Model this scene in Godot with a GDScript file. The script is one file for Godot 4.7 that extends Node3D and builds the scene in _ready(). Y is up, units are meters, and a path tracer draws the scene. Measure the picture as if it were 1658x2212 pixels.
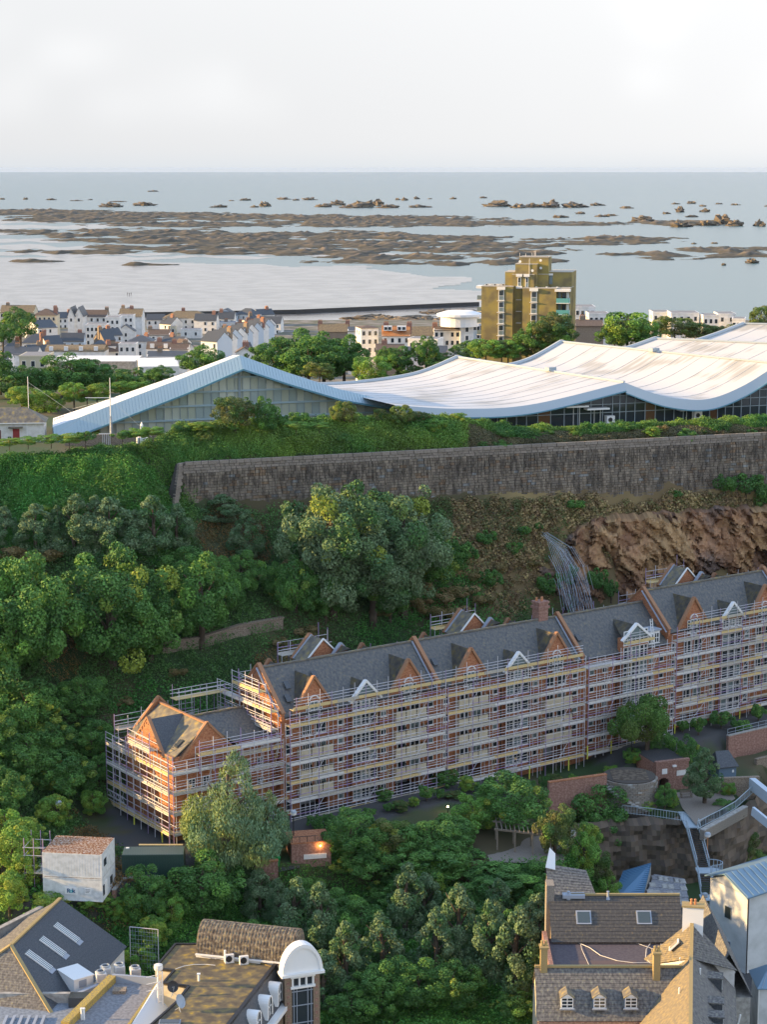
extends Node3D
# A hillside town seen from a drone: scaffolded brick terrace, granite fort with white shell roofs, tower block, seafront town and tidal reefs.

class MB:
	var v := PackedVector3Array()
	var n := PackedVector3Array()
	var c := PackedColorArray()
	var ix := PackedInt32Array()
	var col := Color(1, 1, 1)
	var use_col := false
	func tri(a: Vector3, b: Vector3, d: Vector3) -> void:
		var nn := (b - a).cross(d - a).normalized()
		var i := v.size()
		v.append(a); v.append(b); v.append(d)
		n.append(nn); n.append(nn); n.append(nn)
		if use_col:
			c.append(col); c.append(col); c.append(col)
		ix.append(i); ix.append(i + 2); ix.append(i + 1)
	func quad(a: Vector3, b: Vector3, d: Vector3, e: Vector3) -> void:
		# corners in order round the face
		var nn := (b - a).cross(d - a)
		if nn.length_squared() < 1e-12:
			nn = (d - a).cross(e - a)
		nn = nn.normalized()
		var i := v.size()
		v.append(a); v.append(b); v.append(d); v.append(e)
		for k in 4:
			n.append(nn)
			if use_col:
				c.append(col)
		ix.append(i); ix.append(i + 2); ix.append(i + 1); ix.append(i); ix.append(i + 3); ix.append(i + 2)
	func hexa(p: Array) -> void:
		# p: bottom ring 0..3 counter-clockwise from above, top ring 4..7
		quad(p[3], p[2], p[1], p[0])
		quad(p[4], p[5], p[6], p[7])
		for k in 4:
			var j := (k + 1) % 4
			quad(p[k], p[j], p[j + 4], p[k + 4])
	func box(x0: float, y0: float, z0: float, x1: float, y1: float, z1: float) -> void:
		hexa([Vector3(x0, y0, z1), Vector3(x1, y0, z1), Vector3(x1, y0, z0), Vector3(x0, y0, z0), Vector3(x0, y1, z1), Vector3(x1, y1, z1), Vector3(x1, y1, z0), Vector3(x0, y1, z0)])
	func bar(a: Vector3, b: Vector3, w: float, h: float, up := Vector3.UP) -> void:
		var d := (b - a).normalized()
		var s := d.cross(up)
		if s.length() < 0.01:
			s = d.cross(Vector3.RIGHT)
		s = s.normalized() * w * 0.5
		var u := s.cross(d).normalized() * h * 0.5
		hexa([a - s - u, a + s - u, b + s - u, b - s - u, a - s + u, a + s + u, b + s + u, b - s + u])
	func tube(a: Vector3, b: Vector3, r0: float, r1: float, k := 6) -> void:
		var d := (b - a).normalized()
		var s := d.cross(Vector3.UP)
		if s.length() < 0.01:
			s = d.cross(Vector3.RIGHT)
		s = s.normalized()
		var u := d.cross(s)
		for i in k:
			var p := TAU * i / k
			var q := TAU * (i + 1) / k
			var e0 := s * cos(p) + u * sin(p)
			var e1 := s * cos(q) + u * sin(q)
			quad(a + e0 * r0, a + e1 * r0, b + e1 * r1, b + e0 * r1)
			if r0 > 0.0:
				tri(a, a + e1 * r0, a + e0 * r0)
			if r1 > 0.0:
				tri(b, b + e0 * r1, b + e1 * r1)
	func lathe(o: Vector3, prof: Array, k := 10) -> void:
		for i in prof.size() - 1:
			for j in k:
				var p := TAU * j / k
				var q := TAU * (j + 1) / k
				var a: Vector2 = prof[i]
				var b: Vector2 = prof[i + 1]
				quad(o + Vector3(cos(p) * a.x, a.y, sin(p) * a.x), o + Vector3(cos(p) * b.x, b.y, sin(p) * b.x), o + Vector3(cos(q) * b.x, b.y, sin(q) * b.x), o + Vector3(cos(q) * a.x, a.y, sin(q) * a.x))
	func poly(pts: Array, y0: float, y1: float) -> void:
		# vertical prism over plan points (x, z)
		var pp := PackedVector2Array(pts)
		var t := Geometry2D.triangulate_polygon(pp)
		for i in range(0, t.size(), 3):
			var a := pp[t[i]]; var b := pp[t[i + 1]]; var d := pp[t[i + 2]]
			tri(Vector3(a.x, y1, a.y), Vector3(b.x, y1, b.y), Vector3(d.x, y1, d.y))
			tri(Vector3(a.x, y0, a.y), Vector3(d.x, y0, d.y), Vector3(b.x, y0, b.y))
		for i in pp.size():
			var a := pp[i]; var b := pp[(i + 1) % pp.size()]
			quad(Vector3(a.x, y0, a.y), Vector3(b.x, y0, b.y), Vector3(b.x, y1, b.y), Vector3(a.x, y1, a.y))
	func face(pts: Array, thick: Vector3) -> void:
		# a flat polygon in space given thickness: front ring pts, back ring pts + thick (convex)
		for i in range(1, pts.size() - 1):
			tri(pts[0], pts[i], pts[i + 1])
			tri(pts[0] + thick, pts[i + 1] + thick, pts[i] + thick)
		for i in pts.size():
			var j := (i + 1) % pts.size()
			quad(pts[i], pts[i] + thick, pts[j] + thick, pts[j])
	func mesh(m: Material) -> ArrayMesh:
		var a := []
		a.resize(Mesh.ARRAY_MAX)
		a[Mesh.ARRAY_VERTEX] = v
		a[Mesh.ARRAY_NORMAL] = n
		if use_col:
			a[Mesh.ARRAY_COLOR] = c
		a[Mesh.ARRAY_INDEX] = ix
		var r := ArrayMesh.new()
		r.add_surface_from_arrays(Mesh.PRIMITIVE_TRIANGLES, a)
		r.surface_set_material(0, m)
		return r

const CAM_Y := 96.0
const FOCAL := 4200.0
var pitch := atan(744.0 / 4200.0)
var rng := RandomNumberGenerator.new()
var M := {}
var taken := {}

# --- surveying: picture columns and rows of the 1658 x 2212 view to places on the ground plan
func dirof(u: float, v: float) -> Vector3:
	var cy := (1106.0 - v) / FOCAL
	return Vector3((u - 829.0) / FOCAL, cy * cos(pitch) - sin(pitch), -(cos(pitch) + cy * sin(pitch)))
func at(u: float, v: float, dist: float) -> Vector3:
	var r := dirof(u, v)
	return Vector3(0, CAM_Y, 0) + r * (dist / -r.z)
func aty(u: float, v: float, y: float) -> Vector3:
	var r := dirof(u, v)
	return Vector3(0, CAM_Y, 0) + r * ((y - CAM_Y) / r.y)

# --- naming and tagging
func numbered(called: String) -> String:
	var k: int = taken.get(called, 0)
	taken[called] = k + 1
	return called if k == 0 else "%s_%03d" % [called, k]
func tag(o: Node, label: String, category: String, group := "", kind := "") -> Node:
	if label: o.set_meta("label", label)
	if category: o.set_meta("category", category)
	if group: o.set_meta("group", group)
	if kind: o.set_meta("kind", kind)
	return o
func thing(called: String, label: String, category: String, pos := Vector3.ZERO, turn := 0.0, group := "") -> Node3D:
	var o := Node3D.new()
	o.name = numbered(called)
	add_child(o)
	o.position = pos
	o.rotation.y = turn
	tag(o, label, category, group)
	return o
func inst(called: String, mesh: Mesh, parent: Node, xf := Transform3D.IDENTITY) -> MeshInstance3D:
	var o := MeshInstance3D.new()
	o.mesh = mesh
	o.transform = xf
	if parent == self:
		o.name = numbered(called)
		add_child(o)
	else:
		o.name = called
		parent.add_child(o, true)
	return o
func part(called: String, b: MB, m: Material, parent: Node) -> MeshInstance3D:
	return inst(called, b.mesh(m), parent)
func struct(called: String, mesh: Mesh) -> MeshInstance3D:
	var o := inst(called, mesh, self)
	o.set_meta("kind", "structure")
	return o
func bx(called: String, parent: Node, m: Material, x0: float, y0: float, z0: float, x1: float, y1: float, z1: float) -> MeshInstance3D:
	# one box as a part, origin at its middle, sharing a unit mesh per material
	var o := inst(called, unit_box(m), parent)
	o.position = Vector3((x0 + x1) * 0.5, (y0 + y1) * 0.5, (z0 + z1) * 0.5)
	o.scale = Vector3(absf(x1 - x0), absf(y1 - y0), absf(z1 - z0))
	return o
var boxes := {}
func unit_box(m: Material) -> ArrayMesh:
	if not boxes.has(m):
		var b := MB.new()
		b.box(-0.5, -0.5, -0.5, 0.5, 0.5, 0.5)
		boxes[m] = b.mesh(m)
	return boxes[m]
var tubes := {}
func rod(called: String, parent: Node, m: Material, a: Vector3, b: Vector3, r: float) -> MeshInstance3D:
	# one tube as a part: a unit tube per material, stretched
	if not tubes.has(m):
		var q := MB.new()
		q.tube(Vector3(0, 0, 0), Vector3(0, 1, 0), 1.0, 1.0, 6)
		tubes[m] = q.mesh(m)
	var y := b - a
	var x := y.cross(Vector3.FORWARD if absf(y.normalized().z) < 0.9 else Vector3.RIGHT).normalized()
	var z := x.cross(y.normalized())
	return inst(called, tubes[m], parent, Transform3D(Basis(x * r, y, z * r), a))

# --- materials (linear base colours)
func lin(r: float, g: float, b: float) -> Color:
	return Color(r, g, b).linear_to_srgb()
func mat(r: float, g: float, b: float, rough := 0.85, metal := 0.0) -> StandardMaterial3D:
	var m := StandardMaterial3D.new()
	m.albedo_color = lin(r, g, b)
	m.roughness = rough
	m.metallic = metal
	return m
func ramp_tex(seed_: int, freq: float, stops: Array, size := 256, octaves := 4, stretch := Vector2(1, 1)) -> ImageTexture:
	# seamless noise coloured through linear colour stops [pos, r, g, b]
	var nz := FastNoiseLite.new()
	nz.seed = seed_
	nz.frequency = freq
	nz.fractal_octaves = octaves
	nz.noise_type = FastNoiseLite.TYPE_SIMPLEX_SMOOTH
	var w := int(size * stretch.x)
	var h := int(size * stretch.y)
	var g := nz.get_seamless_image(w, h)
	if w != size or h != size:
		g.resize(size, size, Image.INTERPOLATE_BILINEAR)
	g.convert(Image.FORMAT_L8)
	var d := g.get_data()
	var lut := []
	for i in 256:
		var p := i / 255.0
		var cc := Color(stops[0][1], stops[0][2], stops[0][3])
		for k in stops.size() - 1:
			var a: Array = stops[k]
			var b: Array = stops[k + 1]
			if p >= a[0]:
				var f := clampf((p - a[0]) / maxf(b[0] - a[0], 1e-4), 0, 1)
				cc = Color(lerpf(a[1], b[1], f), lerpf(a[2], b[2], f), lerpf(a[3], b[3], f))
		lut.append(cc.linear_to_srgb())
	var o := PackedByteArray()
	o.resize(size * size * 3)
	for i in size * size:
		var cc: Color = lut[d[i]]
		o[i * 3] = int(clampf(cc.r, 0, 1) * 255.0); o[i * 3 + 1] = int(clampf(cc.g, 0, 1) * 255.0); o[i * 3 + 2] = int(clampf(cc.b, 0, 1) * 255.0)
	return ImageTexture.create_from_image(Image.create_from_data(size, size, false, Image.FORMAT_RGB8, o))
func bump_tex(seed_: int, freq: float, strength: float, size := 256) -> ImageTexture:
	var nz := FastNoiseLite.new()
	nz.seed = seed_
	nz.frequency = freq
	nz.fractal_octaves = 4
	var g := nz.get_seamless_image(size, size)
	g.convert(Image.FORMAT_RGBA8)
	g.bump_map_to_normal_map(strength)
	return ImageTexture.create_from_image(g)
func tmat(tex: Texture2D, scale: float, rough := 0.85, world := true, bump: Texture2D = null, bump_scale := 1.0) -> StandardMaterial3D:
	# triplanar textured material, scale = repeats per metre
	var m := StandardMaterial3D.new()
	m.albedo_texture = tex
	m.uv1_triplanar = true
	m.uv1_world_triplanar = world
	m.uv1_scale = Vector3.ONE * scale
	m.roughness = rough
	if bump:
		m.normal_enabled = true
		m.normal_texture = bump
		m.normal_scale = bump_scale
	return m
func vmat(rough := 0.85) -> StandardMaterial3D:
	var m := StandardMaterial3D.new()
	m.vertex_color_use_as_albedo = true
	m.roughness = rough
	return m
func _ready() -> void:
	rng.seed = 7
	# camera
	var cam := Camera3D.new()
	cam.name = "camera"
	cam.fov = rad_to_deg(2.0 * atan(1106.0 / FOCAL))
	cam.near = 1.0
	cam.far = 200000.0
	add_child(cam)
	cam.position = Vector3(0, CAM_Y, 0)
	cam.rotation.x = -pitch
	cam.current = true
	# sky and air
	var env := Environment.new()
	env.background_mode = Environment.BG_SKY
	env.sky = make_sky()
	env.tonemap_mode = Environment.TONE_MAPPER_LINEAR
	env.tonemap_exposure = 2.3
	env.ambient_light_source = Environment.AMBIENT_SOURCE_SKY
	env.sdfgi_enabled = true
	env.ssao_enabled = true
	env.ssil_enabled = true
	env.fog_enabled = true
	env.fog_light_color = Color(0.76, 0.86, 1.0)
	env.fog_density = 0.00001
	var we := WorldEnvironment.new()
	we.name = "world_environment"
	we.environment = env
	add_child(we)
	# low warm sun from the left
	var sun := DirectionalLight3D.new()
	sun.name = "sun"
	sun.light_color = Color(1.0, 0.83, 0.57)
	sun.light_energy = 1.6
	sun.light_angular_distance = 0.6
	sun.shadow_enabled = true
	add_child(sun)
	var to_sun := Vector3(-0.972, 0.235, 0.0)
	sun.look_at_from_position(to_sun * 100.0, Vector3.ZERO, Vector3.UP)
	make_materials()
	make_terrain()
	make_sea()
	make_reefs()
	print("land ", Time.get_ticks_msec())
	make_crowns()
	make_trees()
	make_cover()
	print("green ", Time.get_ticks_msec())
	make_fort()
	make_halls()
	make_fort_top()
	make_tower()
	make_town()
	print("town ", Time.get_ticks_msec())
	make_terrace()
	make_scaffolds()
	print("terrace ", Time.get_ticks_msec())
	make_gardens()
	make_left_front()
	make_mid_front()
	make_right_front()
	print("done ", Time.get_ticks_msec())

func make_sky() -> Sky:
	var w := 512
	var h := 256
	var img := Image.create(w, h, false, Image.FORMAT_RGBF)
	var nz := FastNoiseLite.new()
	nz.seed = 4
	nz.frequency = 2.2
	nz.fractal_octaves = 4
	var to_sun := Vector3(-0.972, 0.235, 0.0).normalized()
	for j in h:
		var el := (0.5 - (j + 0.5) / h) * PI
		for i in w:
			var az := (i + 0.5) / w * TAU
			# Godot panorama: u = 0.5 is -z
			var d := Vector3(-sin(az) * cos(el), sin(el), cos(az) * cos(el))
			var cc: Color
			if el >= 0.0:
				var cs := d.dot(to_sun)
				var low := Color(0.325, 0.328, 0.335)
				var mid := Color(0.375, 0.382, 0.39)
				var top := Color(0.235, 0.33, 0.50)
				var e := sin(el)
				cc = low.lerp(mid, clampf(e / 0.12, 0, 1))
				cc = cc.lerp(top, smoothstep(0.13, 0.5, e))
				var g := pow(clampf(cs * 0.5 + 0.5, 0, 1), 3.0)
				cc = cc + Color(1.0, 0.97, 0.92) * g * 0.36 * (1.0 - smoothstep(0.0, 0.9, e) * 0.6)
				# thin bright puffs of cloud low down
				var c1 := nz.get_noise_3d(d.x * 3.0, d.y * 14.0, d.z * 3.0)
				var band := smoothstep(0.015, 0.04, e) * (1.0 - smoothstep(0.05, 0.3, e))
				cc = cc.lerp(Color(0.62, 0.62, 0.62), clampf((c1 - 0.30) * 1.2, 0, 0.2) * band)
			else:
				cc = Color(0.30, 0.33, 0.36)
			img.set_pixel(i, j, cc)
	var p := PanoramaSkyMaterial.new()
	p.panorama = ImageTexture.create_from_image(img)
	var s := Sky.new()
	s.sky_material = p
	return s

func make_materials() -> void:
	M.leaf = vmat(0.75)
	M.leaf.backlight_enabled = true
	M.leaf.backlight = Color(0.3, 0.36, 0.08)
	M.bark = tmat(ramp_tex(3, 0.03, [[0.3, 0.06, 0.045, 0.03], [0.7, 0.14, 0.11, 0.08]]), 0.7, 0.95, false)
	M.glass = mat(0.03, 0.04, 0.05, 0.08)
	M.glass_sky = mat(0.06, 0.07, 0.08, 0.06)
	M.pane_a = mat(0.42, 0.46, 0.38, 0.15)
	M.pane_b = mat(0.50, 0.54, 0.47, 0.18)
	M.pane_c = mat(0.33, 0.40, 0.39, 0.12)
	M.glass_pale = mat(0.16, 0.21, 0.22, 0.12)
	M.white = mat(0.78, 0.78, 0.76, 0.6)
	M.offwhite = tmat(ramp_tex(9, 0.02, [[0.2, 0.62, 0.61, 0.57], [0.6, 0.74, 0.73, 0.70]]), 0.15, 0.8)
	M.cream = tmat(ramp_tex(10, 0.02, [[0.2, 0.50, 0.44, 0.31], [0.7, 0.62, 0.55, 0.40]]), 0.15, 0.8)
	M.brick = tmat(ramp_tex(11, 0.03, [[0.25, 0.26, 0.095, 0.045], [0.5, 0.37, 0.15, 0.07], [0.75, 0.44, 0.215, 0.11]]), 0.35, 0.9)
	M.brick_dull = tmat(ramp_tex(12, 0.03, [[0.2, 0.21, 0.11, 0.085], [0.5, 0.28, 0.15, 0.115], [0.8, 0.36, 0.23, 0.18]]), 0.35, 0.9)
	M.coping = tmat(ramp_tex(13, 0.04, [[0.2, 0.27, 0.135, 0.07], [0.8, 0.37, 0.20, 0.11]]), 0.5, 0.85)
	M.slate = tmat(ramp_tex(14, 0.035, [[0.2, 0.05, 0.055, 0.062], [0.45, 0.085, 0.09, 0.094], [0.65, 0.12, 0.118, 0.11], [0.8, 0.16, 0.15, 0.12], [0.92, 0.28, 0.2, 0.06]], 512, 6), 0.11, 0.65)
	M.slate_lichen = tmat(ramp_tex(15, 0.03, [[0.3, 0.10, 0.095, 0.085], [0.55, 0.17, 0.158, 0.13], [0.7, 0.22, 0.19, 0.12], [0.85, 0.36, 0.26, 0.06]]), 0.12, 0.8)
	M.slate_dark = tmat(ramp_tex(16, 0.05, [[0.2, 0.035, 0.042, 0.052], [0.6, 0.065, 0.075, 0.088], [0.85, 0.11, 0.11, 0.105]]), 0.3, 0.55)
	M.lead = mat(0.30, 0.34, 0.40, 0.5)
	M.steel = mat(0.58, 0.57, 0.60, 0.45, 0.15)
	M.steel_purple = mat(0.34, 0.25, 0.42, 0.45, 0.1)
	M.board = tmat(ramp_tex(17, 0.04, [[0.2, 0.34, 0.31, 0.255], [0.8, 0.52, 0.485, 0.41]]), 0.5, 0.85)
	M.board_new = tmat(ramp_tex(18, 0.04, [[0.2, 0.52, 0.38, 0.16], [0.8, 0.66, 0.52, 0.27]]), 0.5, 0.8)
	M.board_pale = mat(0.58, 0.56, 0.52, 0.8)
	M.yellow_foam = mat(0.62, 0.62, 0.08, 0.7)
	M.tarmac = tmat(ramp_tex(19, 0.05, [[0.2, 0.035, 0.035, 0.038], [0.8, 0.07, 0.07, 0.072]]), 0.3, 0.9)
	M.gravel = tmat(ramp_tex(20, 0.06, [[0.2, 0.17, 0.145, 0.12], [0.8, 0.27, 0.235, 0.20]]), 0.4, 0.95)
	M.felt = tmat(ramp_tex(21, 0.03, [[0.2, 0.16, 0.165, 0.18], [0.8, 0.25, 0.255, 0.27]]), 0.25, 0.9)
	M.dark = mat(0.012, 0.012, 0.014, 0.9)
	M.grey_paint = mat(0.32, 0.37, 0.42, 0.5)
	M.black = mat(0.02, 0.02, 0.022, 0.5)
	M.terracotta = mat(0.45, 0.20, 0.09, 0.85)
	M.granite_bump = bump_tex(31, 0.03, 6.0)
	M.stone_warm = tmat(ramp_tex(22, 0.035, [[0.2, 0.15, 0.11, 0.08], [0.5, 0.25, 0.2, 0.15], [0.8, 0.36, 0.3, 0.23]]), 0.5, 0.95)
	M.concrete = tmat(ramp_tex(23, 0.025, [[0.2, 0.27, 0.26, 0.24], [0.8, 0.40, 0.39, 0.36]]), 0.2, 0.9)
	M.stone_pale = tmat(ramp_tex(24, 0.05, [[0.2, 0.17, 0.15, 0.125], [0.8, 0.31, 0.28, 0.24]]), 0.5, 0.95)
	M.tread = mat(0.05, 0.05, 0.05, 0.8)
	M.felt_blue = tmat(ramp_tex(25, 0.03, [[0.2, 0.14, 0.17, 0.21], [0.8, 0.23, 0.27, 0.32]]), 0.25, 0.85)
	M.vault = tmat(ramp_tex(26, 0.035, [[0.3, 0.075, 0.06, 0.048], [0.5, 0.13, 0.105, 0.078], [0.66, 0.24, 0.215, 0.175], [0.85, 0.36, 0.27, 0.09]], 512, 5), 0.1, 0.95)
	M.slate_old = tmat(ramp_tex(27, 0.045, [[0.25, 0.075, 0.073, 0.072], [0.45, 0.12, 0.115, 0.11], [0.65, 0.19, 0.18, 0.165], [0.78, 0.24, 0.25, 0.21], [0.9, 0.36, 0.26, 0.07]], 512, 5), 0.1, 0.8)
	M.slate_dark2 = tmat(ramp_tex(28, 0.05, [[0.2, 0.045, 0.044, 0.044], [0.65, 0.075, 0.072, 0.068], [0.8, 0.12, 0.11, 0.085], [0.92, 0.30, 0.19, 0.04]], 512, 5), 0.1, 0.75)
	M.slate_sunlit = tmat(ramp_tex(29, 0.04, [[0.25, 0.13, 0.115, 0.09], [0.5, 0.20, 0.17, 0.12], [0.8, 0.33, 0.25, 0.10]], 512, 5), 0.1, 0.85)  # slate for the sunny slope, golden sunlight put into its colour
	M.glass_blue = mat(0.06, 0.085, 0.095, 0.05)
	M.tower_white = tmat(ramp_tex(30, 0.02, [[0.2, 0.52, 0.54, 0.53], [0.7, 0.66, 0.68, 0.68]]), 0.08, 0.8)
	M.blue_roof = mat(0.17, 0.27, 0.36, 0.4, 0.2)
	M.lichen_stone = tmat(ramp_tex(121, 0.05, [[0.2, 0.26, 0.205, 0.11], [0.8, 0.42, 0.32, 0.13]]), 0.8, 0.9)
# ------------------------------------------------------------------ land
const SEA := -6.0
const GX0 := -210.0
const GD0 := 130.0
const GS := 1.5
const GNX := 281
const GND := 271
var gh := PackedFloat32Array()
func wall_d(x: float) -> float:
	return 304.0 + (x + 32.3) * 0.356
func tp(t: float, s: float) -> Vector2:
	# terrace plan: t along the front, s out from it -> (x, distance)
	return Vector2(-14.0 + 0.814 * t + 0.581 * s, 253.6 + 0.581 * t - 0.814 * s)
func land_points() -> Array:
	var p := []
	# fort plateau, its bank and the foot of its wall
	for kx in 50:
		var x := -32.3 + kx * 5.0
		var d := wall_d(x)
		var crest: float = lerpf(54.0, 50.9, smoothstep(5.0, 28.0, x))
		var dep: float = lerpf(9.0, 5.0, clampf((x + 10.0) / 50.0, 0, 1))
		p.append([x, d + 1.6, 50.0]); p.append([x, d + dep, crest]); p.append([x, d + dep + 4.0, crest - 0.3]); p.append([x, d + dep + 8.0, 50.0])
		p.append([x, d - 0.9, lerpf(42.0, 38.0, clampf((x + 32.0) / 100.0, 0, 1))])
	for q in [[-45, 299.5, 50.3], [-60, 300, 50.5], [-90, 301, 50.5], [-140, 303, 50.5], [-210, 306, 50.5], [-45, 289.5, 41], [-60, 290, 41], [-90, 291, 41], [-140, 292, 41], [-210, 294, 41], [-36, 292, 41.5], [-40, 303, 51.5], [-38, 296.5, 50.0]]: p.append(q)
	for x in [-210, -140, -70, 0, 70, 140, 210]:
		p.append([x, 400, 50]); p.append([x, 450, 46]); p.append([x, 535, 30])
	# escarpment down to the back of the terrace
	for q in [[-210, 262, 26], [-140, 262, 26], [-90, 262, 26], [-62, 262, 26], [-210, 238, 14], [-140, 238, 14], [-90, 238, 14], [-62, 238, 14], [-44, 274, 27], [-42, 260, 14], [-28, 284, 29], [-10, 293, 29], [6, 306, 29], [16, 314, 31], [30, 323, 37.5], [30, 318, 17], [50, 331.5, 37.6], [70, 339.5, 37.2], [100, 350.5, 37], [45, 327.5, 14], [70, 336.5, 14], [100, 348.5, 16]]: p.append(q)
	for t in [-25.0, -16.6, 0.0, 30.0, 60.0, 80.0, 100.0, 140.0]:
		var a := tp(t, -17.0); p.append([a.x, a.y, 11.5 + t * 0.015])
		a = tp(t, -12.0); p.append([a.x, a.y, 9.2])
		a = tp(t, 5.0); p.append([a.x, a.y, 8.6])
	# foot of the building's garden terrace and the front edge of the yard
	for q in [[-43, 224.5, 8], [-33, 228.5, 8], [-27, 235, 8], [-25.5, 237.5, 7.4], [-16, 236, 7], [-8, 241, 7], [1, 242.8, 7], [13, 240.8, 7], [22.5, 239.7, 7], [25.5, 246, 7], [27, 254, 7], [-60, 224, 9], [-90, 226, 9],
		[-43, 223, 3], [-33, 227, 3], [-25.5, 236, 2.5], [-16, 234.5, 2], [-8, 239.5, 2.5], [1, 241.3, 2.5], [13, 239.3, 2], [23.2, 238.2, 1.5], [27.5, 245, 0.5], [28.5, 253, 0.5], [-60, 222, 3],
		[-80, 205, -3], [-55, 208, -3], [-24, 216, -4], [0, 216, -4], [20, 216, -4], [31, 222, -5], [45, 220, -5], [80, 220, -5], [120, 220, -5], [210, 220, -5], [-210, 205, -2], [-120, 205, -2],
		[-210, 130, -5], [0, 130, -5], [210, 130, -5],
		[42, 256, -5], [37, 259, -5], [31, 260, -5], [46, 252.5, -5], [60, 256, -5], [30, 240, -5],
		[30, 267.5, 5], [36, 267.3, 5], [42.6, 266.8, 5], [46, 266.3, 5], [50, 271.5, 5], [56.4, 282, 5], [75, 300, 4.5], [30, 266.0, -4.6], [36, 265.9, -4.6], [42.0, 265.4, -4.6], [47, 265, -4.6], [52, 270, -4.2], [59, 280.5, -4], [80, 296, -3], [120, 300, -3], [210, 310, -3],
		[44, 279, 5], [33, 277, 5.2], [47.7, 274, 5]]: p.append(q)
	for t in [58.0, 66.0, 76.0, 88.0, 102.0, 125.0]:
		var a := tp(t, 7.2); p.append([a.x, a.y, 8.6])
		a = tp(t, 8.2); p.append([a.x, a.y, 5.2])
	return p
func make_terrain() -> void:
	var pts := land_points()
	var pv := PackedVector2Array()
	for q in pts:
		pv.append(Vector2(q[0] + rng.randf() * 0.01, q[1] + rng.randf() * 0.01))
	var tr := Geometry2D.triangulate_delaunay(pv)
	gh.resize(GNX * GND)
	gh.fill(-999.0)
	for k in range(0, tr.size(), 3):
		var a := pv[tr[k]]; var b := pv[tr[k + 1]]; var c := pv[tr[k + 2]]
		var ya: float = pts[tr[k]][2]; var yb: float = pts[tr[k + 1]][2]; var yc: float = pts[tr[k + 2]][2]
		var den := (b.y - c.y) * (a.x - c.x) + (c.x - b.x) * (a.y - c.y)
		if absf(den) < 1e-6:
			continue
		var i0 := maxi(0, int(floor((minf(a.x, minf(b.x, c.x)) - GX0) / GS))); var i1 := mini(GNX - 1, int(ceil((maxf(a.x, maxf(b.x, c.x)) - GX0) / GS)))
		var j0 := maxi(0, int(floor((minf(a.y, minf(b.y, c.y)) - GD0) / GS))); var j1 := mini(GND - 1, int(ceil((maxf(a.y, maxf(b.y, c.y)) - GD0) / GS)))
		for j in range(j0, j1 + 1):
			for i in range(i0, i1 + 1):
				var x := GX0 + i * GS; var d := GD0 + j * GS
				var l0 := ((b.y - c.y) * (x - c.x) + (c.x - b.x) * (d - c.y)) / den
				var l1 := ((c.y - a.y) * (x - c.x) + (a.x - c.x) * (d - c.y)) / den
				var l2 := 1.0 - l0 - l1
				if l0 > -0.002 and l1 > -0.002 and l2 > -0.002:
					gh[j * GNX + i] = l0 * ya + l1 * yb + l2 * yc
	for j in GND:
		for i in GNX:
			if gh[j * GNX + i] < -900.0:
				gh[j * GNX + i] = gh[maxi(0, j - 1) * GNX + i] if j > 0 else -5.0
	# coloured by what lies on it: earth, dry grass, tarmac
	var nz := FastNoiseLite.new(); nz.seed = 21; nz.frequency = 0.05; nz.fractal_octaves = 4
	var v := PackedVector3Array(); var n := PackedVector3Array(); var c := PackedColorArray(); var ix := PackedInt32Array()
	for j in GND:
		for i in GNX:
			var x := GX0 + i * GS; var d := GD0 + j * GS
			var y := gh[j * GNX + i]
			var k := nz.get_noise_2d(x, d)
			var y2 := y + nz.get_noise_2d(x * 4.0, d * 4.0) * 0.25
			v.append(Vector3(x, y2, -d))
			var hx := gh[j * GNX + mini(GNX - 1, i + 1)] - gh[j * GNX + maxi(0, i - 1)]
			var hz := gh[mini(GND - 1, j + 1) * GNX + i] - gh[maxi(0, j - 1) * GNX + i]
			n.append(Vector3(-hx, 2.0 * GS, hz).normalized())
			var earth := Color(0.085, 0.07, 0.035).lerp(Color(0.035, 0.07, 0.022), clampf(k * 1.6 + 0.7, 0, 1))
			var dry := Color(0.26, 0.20, 0.09).lerp(Color(0.14, 0.10, 0.05), clampf(k * 1.8 + 0.4, 0, 1))
			var f := smoothstep(12.0, 22.0, x + k * 8.0) * smoothstep(20.0, 26.0, y) * (1.0 - smoothstep(44.0, 49.0, y))
			var cc := earth.lerp(dry, f)
			var lt := (x + 14.0) * 0.814 + (d - 253.6) * 0.581; var ls := (x + 14.0) * 0.581 - (d - 253.6) * 0.814
			if (y < 9.0 and d < 262.0 and x < -26.0 and x > -46.0 and y > 6.0) or (lt > -20.0 and ls > -14.0 and ls < 7.5 and y > 7.0 and y < 10.5):
				cc = Color(0.06, 0.06, 0.062)
			c.append(cc)
	for j in GND - 1:
		for i in GNX - 1:
			var q := j * GNX + i
			ix.append_array([q, q + GNX, q + GNX + 1, q, q + GNX + 1, q + 1])
	var a := []; a.resize(Mesh.ARRAY_MAX)
	a[Mesh.ARRAY_VERTEX] = v; a[Mesh.ARRAY_NORMAL] = n; a[Mesh.ARRAY_COLOR] = c; a[Mesh.ARRAY_INDEX] = ix
	var am := ArrayMesh.new(); am.add_surface_from_arrays(Mesh.PRIMITIVE_TRIANGLES, a)
	am.surface_set_material(0, vmat(0.95))
	struct("hillside_ground", am)
	# lower town down to the beach
	var b := MB.new()
	var prof := [[533, 30.2], [620, 22], [780, 17], [1090, 12], [1130, 6], [1150, -5.7], [1420, -6.6]]
	for k in prof.size() - 1:
		var p: Array = prof[k]; var q: Array = prof[k + 1]
		b.quad(Vector3(-600, p[1], -p[0]), Vector3(600, p[1], -p[0]), Vector3(600, q[1], -q[0]), Vector3(-600, q[1], -q[0]))
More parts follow.
